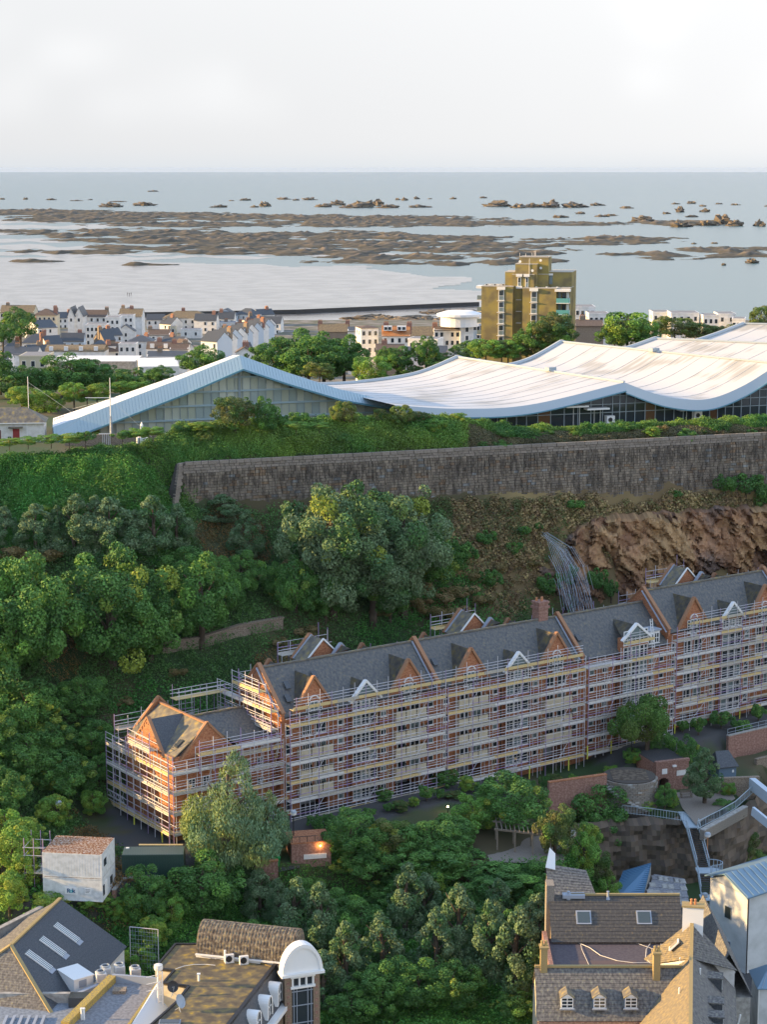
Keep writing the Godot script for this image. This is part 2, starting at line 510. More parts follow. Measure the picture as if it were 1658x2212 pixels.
	var tm := tmat(ramp_tex(40, 0.03, [[0.3, 0.09, 0.10, 0.06], [0.5, 0.14, 0.13, 0.11], [0.7, 0.2, 0.19, 0.17]]), 0.01, 0.95)
	struct("town_ground", b.mesh(tm))
func ground(x: float, z: float) -> float:
	var d := -z
	if d > 533.0:
		var prof := [[533, 30.2], [620, 22], [780, 17], [1090, 12], [1130, 6], [1150, -5.7], [1420, -6.6], [9999, -6.6]]
		for k in prof.size() - 1:
			if d < prof[k + 1][0]:
				return lerpf(prof[k][1], prof[k + 1][1], (d - prof[k][0]) / (prof[k + 1][0] - prof[k][0]))
	var fi := clampf((x - GX0) / GS, 0, GNX - 1.01); var fj := clampf((d - GD0) / GS, 0, GND - 1.01)
	var i := int(fi); var j := int(fj)
	var q := j * GNX + i
	return lerpf(lerpf(gh[q], gh[q + 1], fi - i), lerpf(gh[q + GNX], gh[q + GNX + 1], fi - i), fj - j)

# ------------------------------------------------------------------ sea, sands, reefs
func make_sea() -> void:
	var b := MB.new()
	var far := 45000.0
	b.quad(Vector3(-far, SEA, -1100), Vector3(far, SEA, -1100), Vector3(far, SEA, -far), Vector3(-far, SEA, -far))
	var water := mat(0.045, 0.12, 0.135, 0.24)
	water.normal_enabled = true
	water.normal_texture = bump_tex(5, 0.04, 3.0)
	water.uv1_triplanar = true
	water.uv1_world_triplanar = true
	water.uv1_scale = Vector3.ONE * 0.02
	water.normal_scale = 0.25
	struct("sea", b.mesh(water))
	# wet sand flat, a thin sheet with a wavering edge
	var sand := tmat(ramp_tex(6, 0.02, [[0.25, 0.14, 0.14, 0.138], [0.5, 0.205, 0.205, 0.20], [0.75, 0.27, 0.27, 0.265]], 512, 6, Vector2(1, 1)), 0.003, 0.2)
	var nz := FastNoiseLite.new(); nz.seed = 8; nz.frequency = 0.004; nz.fractal_octaves = 4
	var m := MB.new()
	# the flat's seaward edge, column by row of the survey, broken into fingers and pools
	var edge := [[556, 60], [562, 300], [568, 560], [575, 720], [585, 860], [600, 930], [620, 990], [640, 1040], [655, 1090], [675, 1180], [700, 1350], [722, 1400]]
	var v0 := 556.0
	while v0 < 720.0:
		var v1 := v0 + (1.6 if v0 < 640.0 else 4.0)
		var lim := 0.0
		for k in edge.size() - 1:
			if v0 >= edge[k][0] and v0 <= edge[k + 1][0]:
				lim = lerpf(edge[k][1], edge[k + 1][1], (v0 - edge[k][0]) / (edge[k + 1][0] - edge[k][0]))
		var u := -300.0
		while u < lim + 160.0:
			var p := aty(u, v0, SEA)
			var k := nz.get_noise_2d(p.x * 1.2, p.z * 0.7)
			if u + 12.0 < lim + k * 330.0 or u < lim - 330.0:
				m.quad(aty(u, v1, SEA + 0.12), aty(u + 12.0, v1, SEA + 0.12), aty(u + 12.0, v0, SEA + 0.12), aty(u, v0, SEA + 0.12))
			u += 12.0
		v0 = v1
	struct("wet_sand", m.mesh(sand))
	# ribs of wet sand running out between the reefs
	var m2 := MB.new()
	for q in [[478, 8, -300, 200], [490, 9, -300, 330], [503, 7, -300, 120], [520, 8, -300, 170], [534, 9, -300, 330], [548, 8, -300, 420], [556, 6, 100, 620], [512, 4, 560, 760], [536, 3, 480, 700], [550, 4, 560, 900]]:
		for k in 40:
			var ua := lerpf(q[2], q[3], k / 40.0); var ub := lerpf(q[2], q[3], (k + 1) / 40.0)
			var wa: float = q[1] * 0.5 * (0.55 + 0.9 * nz.get_noise_2d(ua * 3.0, q[0] * 9.0) + 0.4) * smoothstep(0.0, 0.2, 1.0 - k / 40.0); var wb: float = q[1] * 0.5 * (0.55 + 0.9 * nz.get_noise_2d(ub * 3.0, q[0] * 9.0) + 0.4) * smoothstep(0.0, 0.2, 1.0 - (k + 1) / 40.0)
			var ca: float = q[0] + nz.get_noise_2d(ua * 1.5, q[0]) * 6.0; var cb: float = q[0] + nz.get_noise_2d(ub * 1.5, q[0]) * 6.0
			if wa > 0.3 and wb > 0.3:
				m2.quad(aty(ua, ca + wa, SEA + 0.1), aty(ub, cb + wb, SEA + 0.1), aty(ub, cb - wb, SEA + 0.1), aty(ua, ca - wa, SEA + 0.1))
	struct("sand_ribs", m2.mesh(sand))

func reef_mesh(cells: Array, x0: float, d0: float, sx: float, sd: float, nx: int, nd: int) -> ArrayMesh:
	# heights on a grid -> only the part that stands above the water
	var v := PackedVector3Array(); var n := PackedVector3Array(); var c := PackedColorArray(); var ix := PackedInt32Array()
	var map := {}
	for j in nd - 1:
		for i in nx - 1:
			var q := j * nx + i
			if maxf(maxf(cells[q], cells[q + 1]), maxf(cells[q + nx], cells[q + nx + 1])) <= 0.0:
				continue
			var id := []
			for k in [q, q + nx, q + nx + 1, q + 1]:
				if not map.has(k):
					map[k] = v.size()
					var ii: int = k % nx; var jj: int = k / nx
					var jx := (rng.randf() - 0.5) * sx * 0.5
					v.append(Vector3(x0 + ii * sx + jx, SEA + maxf(cells[k], -0.6), -(d0 + jj * sd + (rng.randf() - 0.5) * sd * 0.5)))
					var hx: float = cells[mini(k + 1, nx * nd - 1)] - cells[maxi(k - 1, 0)]
					var hz: float = cells[mini(k + nx, nx * nd - 1)] - cells[maxi(k - nx, 0)]
					n.append(Vector3(-hx / sx, 1.1, hz / sd).normalized())
					var t := rng.randf()
					var weed := Color(0.032, 0.03, 0.018).lerp(Color(0.07, 0.056, 0.028), t)
					var rock := Color(0.09, 0.075, 0.055).lerp(Color(0.17, 0.135, 0.095), t)
					c.append(weed.lerp(rock, smoothstep(2.2, 6.5, cells[k] + t * 2.0)))
				id.append(map[k])
			ix.append_array([id[0], id[1], id[2], id[0], id[2], id[3]])
	var a := []; a.resize(Mesh.ARRAY_MAX)
	a[Mesh.ARRAY_VERTEX] = v; a[Mesh.ARRAY_NORMAL] = n; a[Mesh.ARRAY_COLOR] = c; a[Mesh.ARRAY_INDEX] = ix
	var am := ArrayMesh.new(); am.add_surface_from_arrays(Mesh.PRIMITIVE_TRIANGLES, a)
	am.surface_set_material(0, vmat(0.9))
	return am
func make_reefs() -> void:
	# weed-covered reefs laid bare by the tide: [u, v, half width, half height in rows, rise m]
	var blobs := [[60, 459, 170, 6, 7], [300, 466, 240, 7, 5], [560, 470, 260, 6, 5], [820, 474, 220, 7, 6], [200, 474, 160, 7, 3.5], [760, 484, 260, 6, 3], [430, 486, 200, 6, 3],
		[1080, 481, 150, 4, 5], [980, 484, 200, 5, 4], [1240, 484, 110, 4, 5], [1460, 482, 90, 5, 8], [300, 506, 220, 9, 4], [560, 512, 260, 9, 4], [740, 508, 150, 8, 5], [900, 516, 200, 7, 4], [420, 520, 260, 8, 3.5], [640, 528, 240, 9, 3.5],
		[820, 530, 200, 7, 3], [380, 536, 170, 6, 3], [700, 546, 160, 6, 2.5], [530, 542, 200, 7, 3], [1050, 530, 160, 6, 3], [1000, 540, 200, 5, 2.5], [1330, 518, 130, 6, 5], [1260, 524, 160, 5, 4], [1120, 548, 80, 4, 2.5],
		[900, 556, 190, 6, 2.5], [820, 566, 160, 4, 2], [1000, 568, 100, 6, 4], [1090, 566, 120, 4, 3], [1200, 564, 40, 3, 3], [1580, 540, 110, 6, 4], [1440, 557, 80, 4, 3], [1400, 550, 90, 3, 3], [1610, 553, 70, 4, 3], [60, 500, 90, 3, 1.5], [160, 545, 120, 4, 1.5], [90, 565, 60, 2, 1.2], [330, 572, 70, 2, 1.0]]
	var nz := FastNoiseLite.new(); nz.seed = 77; nz.frequency = 0.016; nz.fractal_octaves = 6; nz.fractal_gain = 0.62
	var nr := FastNoiseLite.new(); nr.seed = 5; nr.frequency = 0.05; nr.fractal_octaves = 4
	var x0 := -1150.0; var d0 := 1950.0; var sx := 5.0; var sd := 11.0; var nx := 448; var nd := 262
	var cells := []
	cells.resize(nx * nd)
	for j in nd:
		for i in nx:
			var x := x0 + i * sx; var d := d0 + j * sd
			# where this spot stands in the survey
			var ax := d * cos(pitch) + (CAM_Y - SEA) * sin(pitch)
			var u := 829.0 + FOCAL * x / ax
			var vv := 1106.0 - FOCAL * (-(CAM_Y - SEA) * cos(pitch) + d * sin(pitch)) / ax
			var f := -0.9
			if u > -60 and u < 1720:
				for q in blobs:
					var e := Vector2((u - q[0]) / q[2], (vv - q[1]) / q[3]).length_squared()
					if e < 4.0:
						f = maxf(f, (1.0 - e) * 0.9)
			var k := nz.get_noise_2d(x * 0.8, d * 0.45)
			var rise := f * 0.55 + k * 1.35 + 0.06
			if f < -0.7:
				rise = -1.0
			cells[j * nx + i] = rise * (2.6 + 5.5 * maxf(0.0, nr.get_noise_2d(x, d * 0.6) + 0.1)) if rise > 0.0 else -1.0
	struct("reef", reef_mesh(cells, x0, d0, sx, sd, nx, nd))
	# rocks standing clear of the water: u, v (waterline), width px, height px
	var rocks := [[110, 432, 26, 3], [55, 431, 12, 4], [5, 431, 16, 3], [195, 432, 14, 2], [330, 414, 24, 3], [240, 447, 60, 8], [312, 444, 62, 7], [165, 434, 30, 2], [255, 436, 50, 2], [500, 434, 16, 2],
		[475, 448, 46, 5], [530, 433, 30, 4], [572, 446, 30, 10], [550, 448, 20, 4], [612, 431, 34, 5], [668, 432, 34, 6], [640, 433, 20, 3], [700, 447, 50, 7], [730, 443, 40, 9], [785, 448, 60, 13], [815, 444, 30, 14], [760, 449, 60, 6], [860, 432, 12, 4], [874, 433, 18, 6], [900, 430, 16, 5], [980, 430, 16, 4], [1045, 428, 22, 3], [840, 449, 50, 8], [905, 448, 60, 5], [930, 430, 10, 2],
		[1075, 446, 60, 12], [1120, 449, 40, 8], [1190, 448, 60, 14], [1240, 448, 70, 10], [1150, 448, 50, 8], [1290, 444, 40, 5], [1355, 450, 36, 5], [1470, 458, 28, 10], [1525, 458, 26, 7], [1460, 441, 24, 3], [1495, 440, 26, 5], [1520, 446, 16, 4], [1555, 441, 22, 3], [1590, 443, 22, 3], [1440, 462, 20, 4], [1495, 469, 30, 5], [1560, 484, 50, 22], [1530, 487, 60, 12], [1590, 488, 40, 14], [1640, 488, 26, 12], [1650, 489, 16, 8], [1470, 490, 60, 12], [1390, 478, 60, 10], [1320, 466, 30, 4], [1255, 462, 30, 4], [1300, 468, 40, 4], [1210, 470, 40, 5], [1660, 446, 20, 3], [1565, 573, 14, 4], [1625, 568, 40, 10], [1500, 527, 14, 3], [1545, 526, 20, 3]]
	var rm := vmat(0.9)
	var bases := []
	for s in 7:
		bases.append(boulder(100 + s, rm))
	for q in rocks:
		var w := aty(q[0], q[1], SEA)
		var pxm := FOCAL / (-w.z)
		var hw: float = q[2] / pxm * 0.5; var hh: float = q[3] / pxm
		var o := inst("sea_rock", bases[rng.randi() % 7], self)
		o.position = w
		o.rotation.y = rng.randf() * TAU
		o.scale = Vector3(hw, hh, hw * 0.8)
		tag(o, "weathered brown rock islet standing alone in the shallow sea beyond the reefs", "rock", "rock islets in the sea")
func boulder(sd: int, m: Material, flat := 0.0) -> ArrayMesh:
	# a craggy lump of unit radius and unit height, base at 0
	var nz := FastNoiseLite.new(); nz.seed = sd; nz.frequency = 1.3; nz.fractal_octaves = 3
	var b := MB.new(); b.use_col = true
	var na := 14; var ne := 7
	var ring := []
	for e in ne + 1:
		var line := []
		for a in na:
			var el := lerpf(-0.15, PI * 0.5, float(e) / ne)
			var az := TAU * a / na
			var d := Vector3(cos(az) * cos(el), sin(el), sin(az) * cos(el))
			var r := 0.85 + nz.get_noise_3dv(d * 1.2) * 0.75
			line.append(Vector3(d.x * r, maxf(d.y * r * 1.05, -0.1), d.z * r))
		ring.append(line)
	for e in ne:
		for a in na:
			var t := rng.randf()
			b.col = Color(0.07, 0.06, 0.045).lerp(Color(0.20, 0.16, 0.11), t)
			var a2 := (a + 1) % na
			b.quad(ring[e][a], ring[e][a2], ring[e + 1][a2], ring[e + 1][a])
	return b.mesh(m)
# ------------------------------------------------------------------ vegetation
var crowns := {}
var trunk_mesh: ArrayMesh
func spot(u: float, v: float) -> Vector3:
	# where the line of sight through (u, v) meets the land
	var r := dirof(u, v)
	r = r / -r.z
	var d := 150.0
	while d < 1400.0:
		var p := Vector3(0, CAM_Y, 0) + r * d
		if p.y < ground(p.x, p.z):
			return Vector3(p.x, ground(p.x, p.z), p.z)
		d += 0.5 if d < 420.0 else 3.0
	return Vector3(0, CAM_Y, 0) + r * 1400.0
func leaves(sd: int, lobes: Array, per: int, size: float, ca: Color, cb: Color, cc: Color, droop := 0.0) -> ArrayMesh:
	# many small leaf sprays spread over overlapping lobes: [centre, radius]
	var g := RandomNumberGenerator.new(); g.seed = sd
	var v := PackedVector3Array(); var n := PackedVector3Array(); var c := PackedColorArray(); var ix := PackedInt32Array()
	var mid := Vector3.ZERO
	for l in lobes:
		mid += l[0] / lobes.size()
	for l in lobes:
		var tone := ca.lerp(cb, g.randf())
		if g.randf() < 0.25:
			tone = tone.lerp(cc, g.randf())
		var out: Vector3 = (l[0] - mid).normalized()
		var rad: float = l[1]
		for k in int(per * 2.7 * maxf(0.4, rad * rad)):
			var d := Vector3(g.randfn(), g.randfn(), g.randfn()).normalized()
			if d.dot(out) < -0.35 and g.randf() < 0.8:
				d = -d
			var rr := rad * (0.62 + 0.42 * sqrt(g.randf()))
			var p: Vector3 = l[0] + d * rr
			if droop > 0.0:
				p.y -= droop * g.randf() * (0.4 + Vector2(d.x, d.z).length())
			var nn := (d * 0.8 + Vector3(g.randfn(), g.randfn() + 0.4, g.randfn()) * 0.6).normalized()
			var s := size * 0.6 * (0.5 + 1.0 * g.randf())
			var tx := nn.cross(Vector3(g.randfn(), g.randfn(), g.randfn())).normalized()
			var ty := nn.cross(tx)
			if droop > 0.0:
				ty = (Vector3.DOWN + Vector3(g.randfn(), 0, g.randfn()) * 0.35).normalized(); tx = ty.cross(nn).normalized() * 0.45; ty = ty * 1.5
			var col := tone * (0.75 + 0.5 * g.randf())
			var i := v.size()
			v.append(p - tx * s * 0.5); v.append(p + ty * s * 0.55); v.append(p + tx * s * 0.5); v.append(p - ty * s * 0.55)
			for q in 4:
				n.append(nn); c.append(col)
			if tx.cross(ty).dot(nn) > 0.0:
				ix.append_array([i, i + 1, i + 2, i, i + 2, i + 3])
			else:
				ix.append_array([i, i + 2, i + 1, i, i + 3, i + 2])
	var a := []; a.resize(Mesh.ARRAY_MAX)
	a[Mesh.ARRAY_VERTEX] = v; a[Mesh.ARRAY_NORMAL] = n; a[Mesh.ARRAY_COLOR] = c; a[Mesh.ARRAY_INDEX] = ix
	var am := ArrayMesh.new(); am.add_surface_from_arrays(Mesh.PRIMITIVE_TRIANGLES, a)
	am.surface_set_material(0, M.leaf)
	return am
func dome(sd: int, rx: float, ry: float, nl: int, lr: float, low := -0.92) -> Array:
	# lobes filling an ellipsoid of half width rx and half height ry with an uneven outline, base at y = 0
	var g := RandomNumberGenerator.new(); g.seed = sd
	var out := [[Vector3(0, ry, 0), minf(rx, ry) * 0.62]]
	var tries := 0
	while out.size() < nl and tries < 2000:
		tries += 1
		var d := Vector3(g.randfn(), g.randfn(), g.randfn()).normalized()
		if d.y < low:
			continue
		var k := 0.55 + g.randf() * 0.42
		var r := lr * (0.42 + 0.85 * g.randf())
		out.append([Vector3(d.x * rx * k, ry + d.y * ry * k, d.z * rx * k), r])
	return out
func upright(sd: int, rx: float, h: float, nl: int, lr: float) -> Array:
	# several rising shoots: a ragged upright evergreen
	var g := RandomNumberGenerator.new(); g.seed = sd
	var out := []
	for i in nl:
		var t := (i + 0.5) / nl
		var w := rx * (sin(PI * pow(t, 0.6)) * 0.85 + 0.12)
		var a := g.randf() * TAU
		out.append([Vector3(cos(a) * w * g.randf_range(0.5, 1.0), t * h, sin(a) * w * g.randf_range(0.5, 1.0)), lr * (1.15 - 0.6 * t) * g.randf_range(0.7, 1.2)])
	return out
func make_crowns() -> void:
	var dk := Color(0.052, 0.145, 0.03); var md := Color(0.10, 0.235, 0.04); var yl := Color(0.28, 0.34, 0.04)
	var gy := Color(0.16, 0.235, 0.115); var gd := Color(0.07, 0.155, 0.055); var lt := Color(0.155, 0.33, 0.045); var ol := Color(0.14, 0.14, 0.04); var br := Color(0.2, 0.12, 0.04)
	crowns.big = [leaves(1, dome(1, 7.5, 7.0, 100, 1.35), 75, 0.42, dk, md, yl), leaves(2, dome(2, 7.5, 7.0, 100, 1.4), 75, 0.42, dk, md, lt)]
	crowns.broad = [leaves(3, dome(3, 4.5, 4.6, 62, 1.0), 110, 0.34, dk, md, lt), leaves(4, dome(4, 4.5, 4.4, 62, 1.0), 110, 0.34, dk, md, yl), leaves(5, dome(5, 4.6, 4.2, 62, 0.95), 110, 0.34, dk, md, md)]
	crowns.olive = [leaves(6, dome(6, 4.5, 4.6, 62, 1.0), 110, 0.34, md, ol, yl), leaves(7, dome(7, 4.5, 4.2, 62, 1.0), 110, 0.34, dk, ol, md)]
	crowns.bright = [leaves(8, dome(8, 3.5, 3.8, 54, 0.82), 130, 0.3, lt, yl, md), leaves(9, dome(9, 3.5, 3.4, 54, 0.82), 130, 0.3, md, lt, yl)]
	crowns.grey = [leaves(10, upright(10, 3.2, 8.0, 62, 0.95), 120, 0.33, gy, gd, dk), leaves(11, upright(11, 3.4, 8.0, 62, 0.95), 120, 0.33, gy, gd, gy), leaves(12, upright(12, 3.0, 8.0, 62, 0.95), 120, 0.33, gd, gy, dk)]
	crowns.dome_grey = [leaves(13, dome(13, 7.0, 7.2, 105, 1.25), 85, 0.4, gy, gd, dk), leaves(14, dome(14, 7.0, 7.0, 105, 1.25), 85, 0.4, dk, gy, yl)]
	var wl := dome(15, 5.4, 4.8, 40, 1.6, -0.95)
	for l in upright(25, 3.0, 8.0, 22, 1.25):
		wl.append([l[0] + Vector3(-0.8, 6.2, 0), l[1]])
	crowns.willow = [leaves(15, wl, 120, 0.34, Color(0.13, 0.24, 0.12), Color(0.22, 0.31, 0.14), Color(0.30, 0.36, 0.09), 0.8)]
	crowns.pine = [leaves(16, dome(16, 5.0, 3.4, 40, 1.25, -0.3), 170, 0.3, Color(0.06, 0.15, 0.025), Color(0.10, 0.2, 0.03), Color(0.12, 0.14, 0.03))]
	crowns.bush = [leaves(17, dome(17, 1.6, 1.3, 14, 0.65, -0.2), 260, 0.22, dk, lt, md), leaves(18, dome(18, 1.6, 1.3, 14, 0.65, -0.2), 260, 0.22, dk, md, dk)]
	crowns.yellow = [leaves(19, dome(19, 1.6, 1.2, 14, 0.6, -0.2), 260, 0.2, yl, Color(0.26, 0.24, 0.03), lt)]
	crowns.brown = [leaves(20, dome(20, 1.6, 1.2, 12, 0.6, -0.2), 220, 0.24, br, Color(0.26, 0.2, 0.09), ol)]
	var b := MB.new()
	b.tube(Vector3(0, -0.6, 0), Vector3(0.05, 0.45, 0.03), 0.055, 0.038, 8)
	b.tube(Vector3(0.05, 0.45, 0.03), Vector3(0.02, 0.8, 0.0), 0.038, 0.015, 7)
	for k in 5:
		var a := k * 2.3
		b.tube(Vector3(0.04, 0.3 + 0.07 * k, 0.02), Vector3(cos(a) * 0.24, 0.55 + 0.07 * k, sin(a) * 0.24), 0.018, 0.006, 5)
	trunk_mesh = b.mesh(M.bark)
const SIZES := {"big": [7.5, 14.0], "broad": [4.5, 9.0], "olive": [4.5, 9.0], "bright": [3.5, 7.4], "grey": [3.4, 8.6], "dome_grey": [7.2, 14.4], "willow": [5.8, 14.5], "pine": [5.3, 7.0], "bush": [1.8, 2.7], "yellow": [1.8, 2.6], "brown": [1.8, 2.6]}
func plant(kind: String, at_: Vector3, wide: float, high: float, called: String, label: String, category: String, group: String, lift := 0.06) -> Node3D:
	# wide, high in metres over all
	var o := thing(called, label, category, at_, rng.randf() * TAU, group)
	var s: Array = SIZES[kind]
	var cr: Array = crowns[kind]
	var stem := lift * high
	var t := inst("trunk", trunk_mesh, o, Transform3D(Basis().scaled(Vector3(maxf(0.5, high * 0.8), high, maxf(0.5, high * 0.8))), Vector3.ZERO))
	t.name = "trunk" if high > 2.5 else "stem"
	var k: float = wide * 0.5 / s[0]
	inst("crown" if high > 2.5 else "foliage", cr[rng.randi() % cr.size()], o, Transform3D(Basis(Vector3.UP, rng.randf() * TAU).scaled(Vector3(k, (high - stem) / s[1], k)), Vector3(0, stem, 0)))
	return o
func tree_px(kind: String, u: float, vb: float, wpx: float, hpx: float, called: String, label: String, group: String, category := "tree", lift := 0.06, dist := 0.0) -> Node3D:
	var p := spot(u, vb) if dist == 0.0 else at(u, vb, dist)
	var pxm := FOCAL / (Vector3(0, CAM_Y, 0).distance_to(p))
	p.y -= 0.15
	return plant(kind, p, wpx / pxm, hpx / pxm, called, label, category, group, lift)
func make_trees() -> void:
	# slope under the rampart
	for q in [[10, 1185, 60, 90], [80, 1195, 85, 110], [125, 1180, 50, 90], [165, 1200, 90, 135], [205, 1185, 70, 120], [240, 1210, 110, 140], [330, 1200, 105, 130], [290, 1190, 60, 90], [385, 1185, 75, 100], [535, 1205, 70, 110], [480, 1130, 90, 60]]:
		tree_px("grey", q[0], q[1], q[2] * 1.15, q[3], "evergreen_oak", "grey-green upright evergreen tree on the slope below the ivy-clad rampart", "grey evergreens under the rampart")
	for q in [[40, 1500, 260, 290, "big"], [250, 1450, 270, 270, "big"], [-40, 1480, 200, 240, "big"]]:
		tree_px(q[4], q[0], q[1], q[2], q[3], "broadleaf_tree", "very large spreading broadleaf tree low on the slope left of the terrace's rear", "largest broadleaf trees on the slope")
	for q in [[430, 1400, 150, 200], [330, 1440, 130, 160], [480, 1340, 110, 130], [520, 1300, 100, 110], [400, 1270, 110, 90]]:
		tree_px("broad", q[0], q[1], q[2], q[3], "broadleaf_tree", "mid-sized dark broadleaf tree on the slope above the overgrown retaining wall", "mid-sized trees on the slope")
	tree_px("dome_grey", 720, 1330, 250, 310, "evergreen_oak", "huge dome-shaped evergreen tree with pale leaf tips in front of the granite wall", "")
	tree_px("dome_grey", 865, 1330, 245, 300, "evergreen_oak", "huge evergreen tree with yellowish top touching the granite wall", "")
	tree_px("dome_grey", 800, 1350, 230, 250, "evergreen_oak", "broad evergreen tree filling the gap between the two huge domes", "")
	for q in [[640, 1335, 110, 130], [700, 1345, 100, 110], [840, 1345, 110, 110], [940, 1270, 100, 120], [980, 1240, 70, 70], [600, 1300, 80, 90]]:
		tree_px("broad", q[0], q[1], q[2], q[3], "broadleaf_tree", "small dark broadleaf tree crowding the foot of the huge evergreen domes", "small trees round the evergreen domes")
	for q in [[60, 1700, 150, 120], [150, 1725, 140, 100], [200, 1640, 110, 80], [175, 1560, 130, 100], [60, 1600, 160, 130], [110, 1640, 120, 90], [215, 1700, 70, 70], [20, 1760, 110, 100], [-30, 1650, 160, 130]]:
		tree_px("broad", q[0], q[1], q[2], q[3], "broadleaf_tree", "dark green bushy tree on the slope beside the scaffolded gable end", "bushy trees beside the gable")
	for q in [[640, 1240, 60], [900, 1290, 60], [950, 1310, 70], [1000, 1300, 60], [880, 1320, 60], [930, 1340, 60], [820, 1340, 50], [980, 1340, 60], [1040, 1310, 50], [20, 1215, 70], [70, 1225, 60], [110, 1215, 60], [610, 1240, 40], [560, 1260, 40], [660, 1380, 50], [600, 1400, 40], [1020, 1260, 40], [270, 1530, 40], [380, 1470, 40], [1075, 1240, 40], [1150, 1230, 30]]:
		tree_px("brown", q[0], q[1], q[2] * 1.3, q[2] * 0.55, "bracken_clump", "thick clump of rust-brown bracken on the slope behind the terrace", "bracken clumps on the slope", "fern")
	# a stand of trees higher up the same slope to the left, which keeps the low sun off the valley
	for k in 26:
		var x := rng.randf_range(-150.0, -72.0); var d := rng.randf_range(266.0, 297.0)
		plant("big", Vector3(x, ground(x, -d) - 0.3, -d), rng.randf_range(10, 15), rng.randf_range(8, 12), "broadleaf_tree", "large broadleaf tree in the wood that climbs the hill left of the terrace", "tree", "wood on the hill to the left")
	# on the fort
	tree_px("olive", 360, 932, 66, 66, "small_tree", "round olive-green tree beside the small white obelisk", "")
	tree_px("olive", 508, 945, 105, 95, "small_tree", "wind-shaped olive-green tree with bare trunk before the glazed gable", "", "tree", 0.22)
	tree_px("broad", 575, 940, 66, 80, "small_tree", "dark leaning tree next to the wind-shaped one before the glazed gable", "")
	tree_px("olive", 745, 920, 66, 54, "small_tree", "round bushy tree before the glazed gable's sloping right end", "")
	for q in [[865, 922, 60, 46], [822, 915, 36, 36], [990, 905, 30, 36], [905, 918, 50, 30]]:
		tree_px("olive", q[0], q[1], q[2], q[3], "shrub", "loose olive shrub on the bank by the hall's low eave", "shrubs by the low eave", "shrub")
	# behind the halls: [u, foot row, width, height, kind, distance]
	for q in [[440, 815, 110, 70, "broad", 430], [590, 825, 120, 100, "broad", 450], [640, 825, 130, 112, "broad", 455], [700, 825, 130, 112, "broad", 452], [745, 825, 100, 100, "broad", 450], [665, 828, 150, 100, "broad", 445]]:
		tree_px(q[4], q[0], q[1], q[2], q[3], "broadleaf_tree", "big dense dark tree of the clump behind the glazed gable's peak", "dense clump behind the glazed gable", "tree", 0.06, q[5])
	tree_px("bright", 800, 828, 90, 66, "young_tree", "bright yellow-green young tree behind the first white roof's swept edge", "", "tree", 0.06, 425)
	tree_px("olive", 690, 822, 75, 40, "round_bush", "round olive bush at the foot of the dense clump", "", "bush", 0.06, 415)
	for q in [[860, 800, 80, 52], [920, 795, 60, 70], [1010, 780, 80, 45], [960, 800, 90, 40], [880, 820, 70, 40], [835, 795, 50, 50]]:
		tree_px("broad", q[0], q[1], q[2], q[3], "broadleaf_tree", "low dark tree behind the first white roof, before the town houses", "low trees behind the first white roof", "tree", 0.06, 440)
	for q in [[1160, 760, 90, 70, "broad"], [1195, 752, 110, 82, "olive"], [1050, 775, 90, 48, "bright"], [1100, 775, 80, 46, "bright"], [1210, 760, 80, 56, "bright"], [1085, 768, 60, 36, "olive"], [1150, 775, 70, 40, "olive"]]:
		tree_px(q[4], q[0], q[1], q[2], q[3], "broadleaf_tree", "rounded tree at the foot of the olive-rendered tower block", "trees at the foot of the tower block", "tree", 0.06, 432)
	for q in [[1355, 748, 120, 82, "bright"], [1330, 750, 80, 50, "broad"], [1390, 750, 70, 56, "broad"]]:
		tree_px(q[4], q[0], q[1], q[2], q[3], "broadleaf_tree", "spreading tree with open crown behind the second white roof's upper edge", "trees behind the second white roof", "tree", 0.06, 450)
	for q in [[1460, 735, 110, 50], [1520, 735, 90, 36], [1570, 735, 90, 36], [1645, 722, 60, 60], [1600, 738, 60, 26]]:
		tree_px("olive", q[0], q[1], q[2], q[3], "broadleaf_tree", "low tree of the row between the white roof and the white apartment blocks", "row before the white apartments", "tree", 0.06, 470)
	tree_px("broad", 42, 738, 85, 72, "broadleaf_tree", "big round dark tree standing among the seafront houses", "", "tree", 0.1, 800)
	for q in [[5, 745, 50, 50], [0, 815, 60, 60], [20, 860, 110, 70], [60, 840, 80, 50], [150, 850, 140, 90], [200, 835, 110, 60], [110, 850, 100, 60], [250, 845, 110, 50], [290, 840, 90, 45], [330, 835, 70, 40], [350, 825, 60, 36]]:
		tree_px("broad", q[0], q[1], q[2], q[3], "broadleaf_tree", "leafy tree of the belt between the fort's left hall and the town", "tree belt left of the glazed hall", "tree", 0.06, 390 + rng.randf() * 40)
	for q in [[95, 905, 90, 60], [160, 870, 70, 50], [210, 868, 60, 40], [45, 880, 70, 46], [262, 850, 60, 30], [300, 846, 60, 26]]:
		tree_px("bright", q[0], q[1], q[2], q[3], "bush_tree", "bright yellow-green bushy tree behind the white cottage and path railing", "bright trees behind the cottage", "tree", 0.06, 365 + rng.randf() * 10)
	tree_px("brown", 188, 862, 40, 26, "bush", "reddish brown bush among the bright green trees behind the cottage", "", "bush", 0.05, 368)
	for q in [[215, 942, 50, 22], [200, 950, 46, 22]]:
		tree_px("yellow", q[0], q[1], q[2], q[3], "clipped_bush", "bright yellow rounded bush beside the lattice mast", "yellow bushes by the mast", "bush")
	# gardens before the terrace
	tree_px("willow", 497, 1878, 225, 265, "willow", "tall silvery willow rising in front of the brick pavilion", "")
	tree_px("willow", 580, 1850, 110, 150, "willow", "smaller drooping grey-green willow leaning towards the lamp post", "")
	tree_px("broad", 440, 1975, 170, 130, "broadleaf_tree", "bright broadleaf tree below the willow, beside the containers' wall", "")
	tree_px("broad", 320, 1985, 110, 120, "broadleaf_tree", "dark tree in the shade under the container terrace", "")
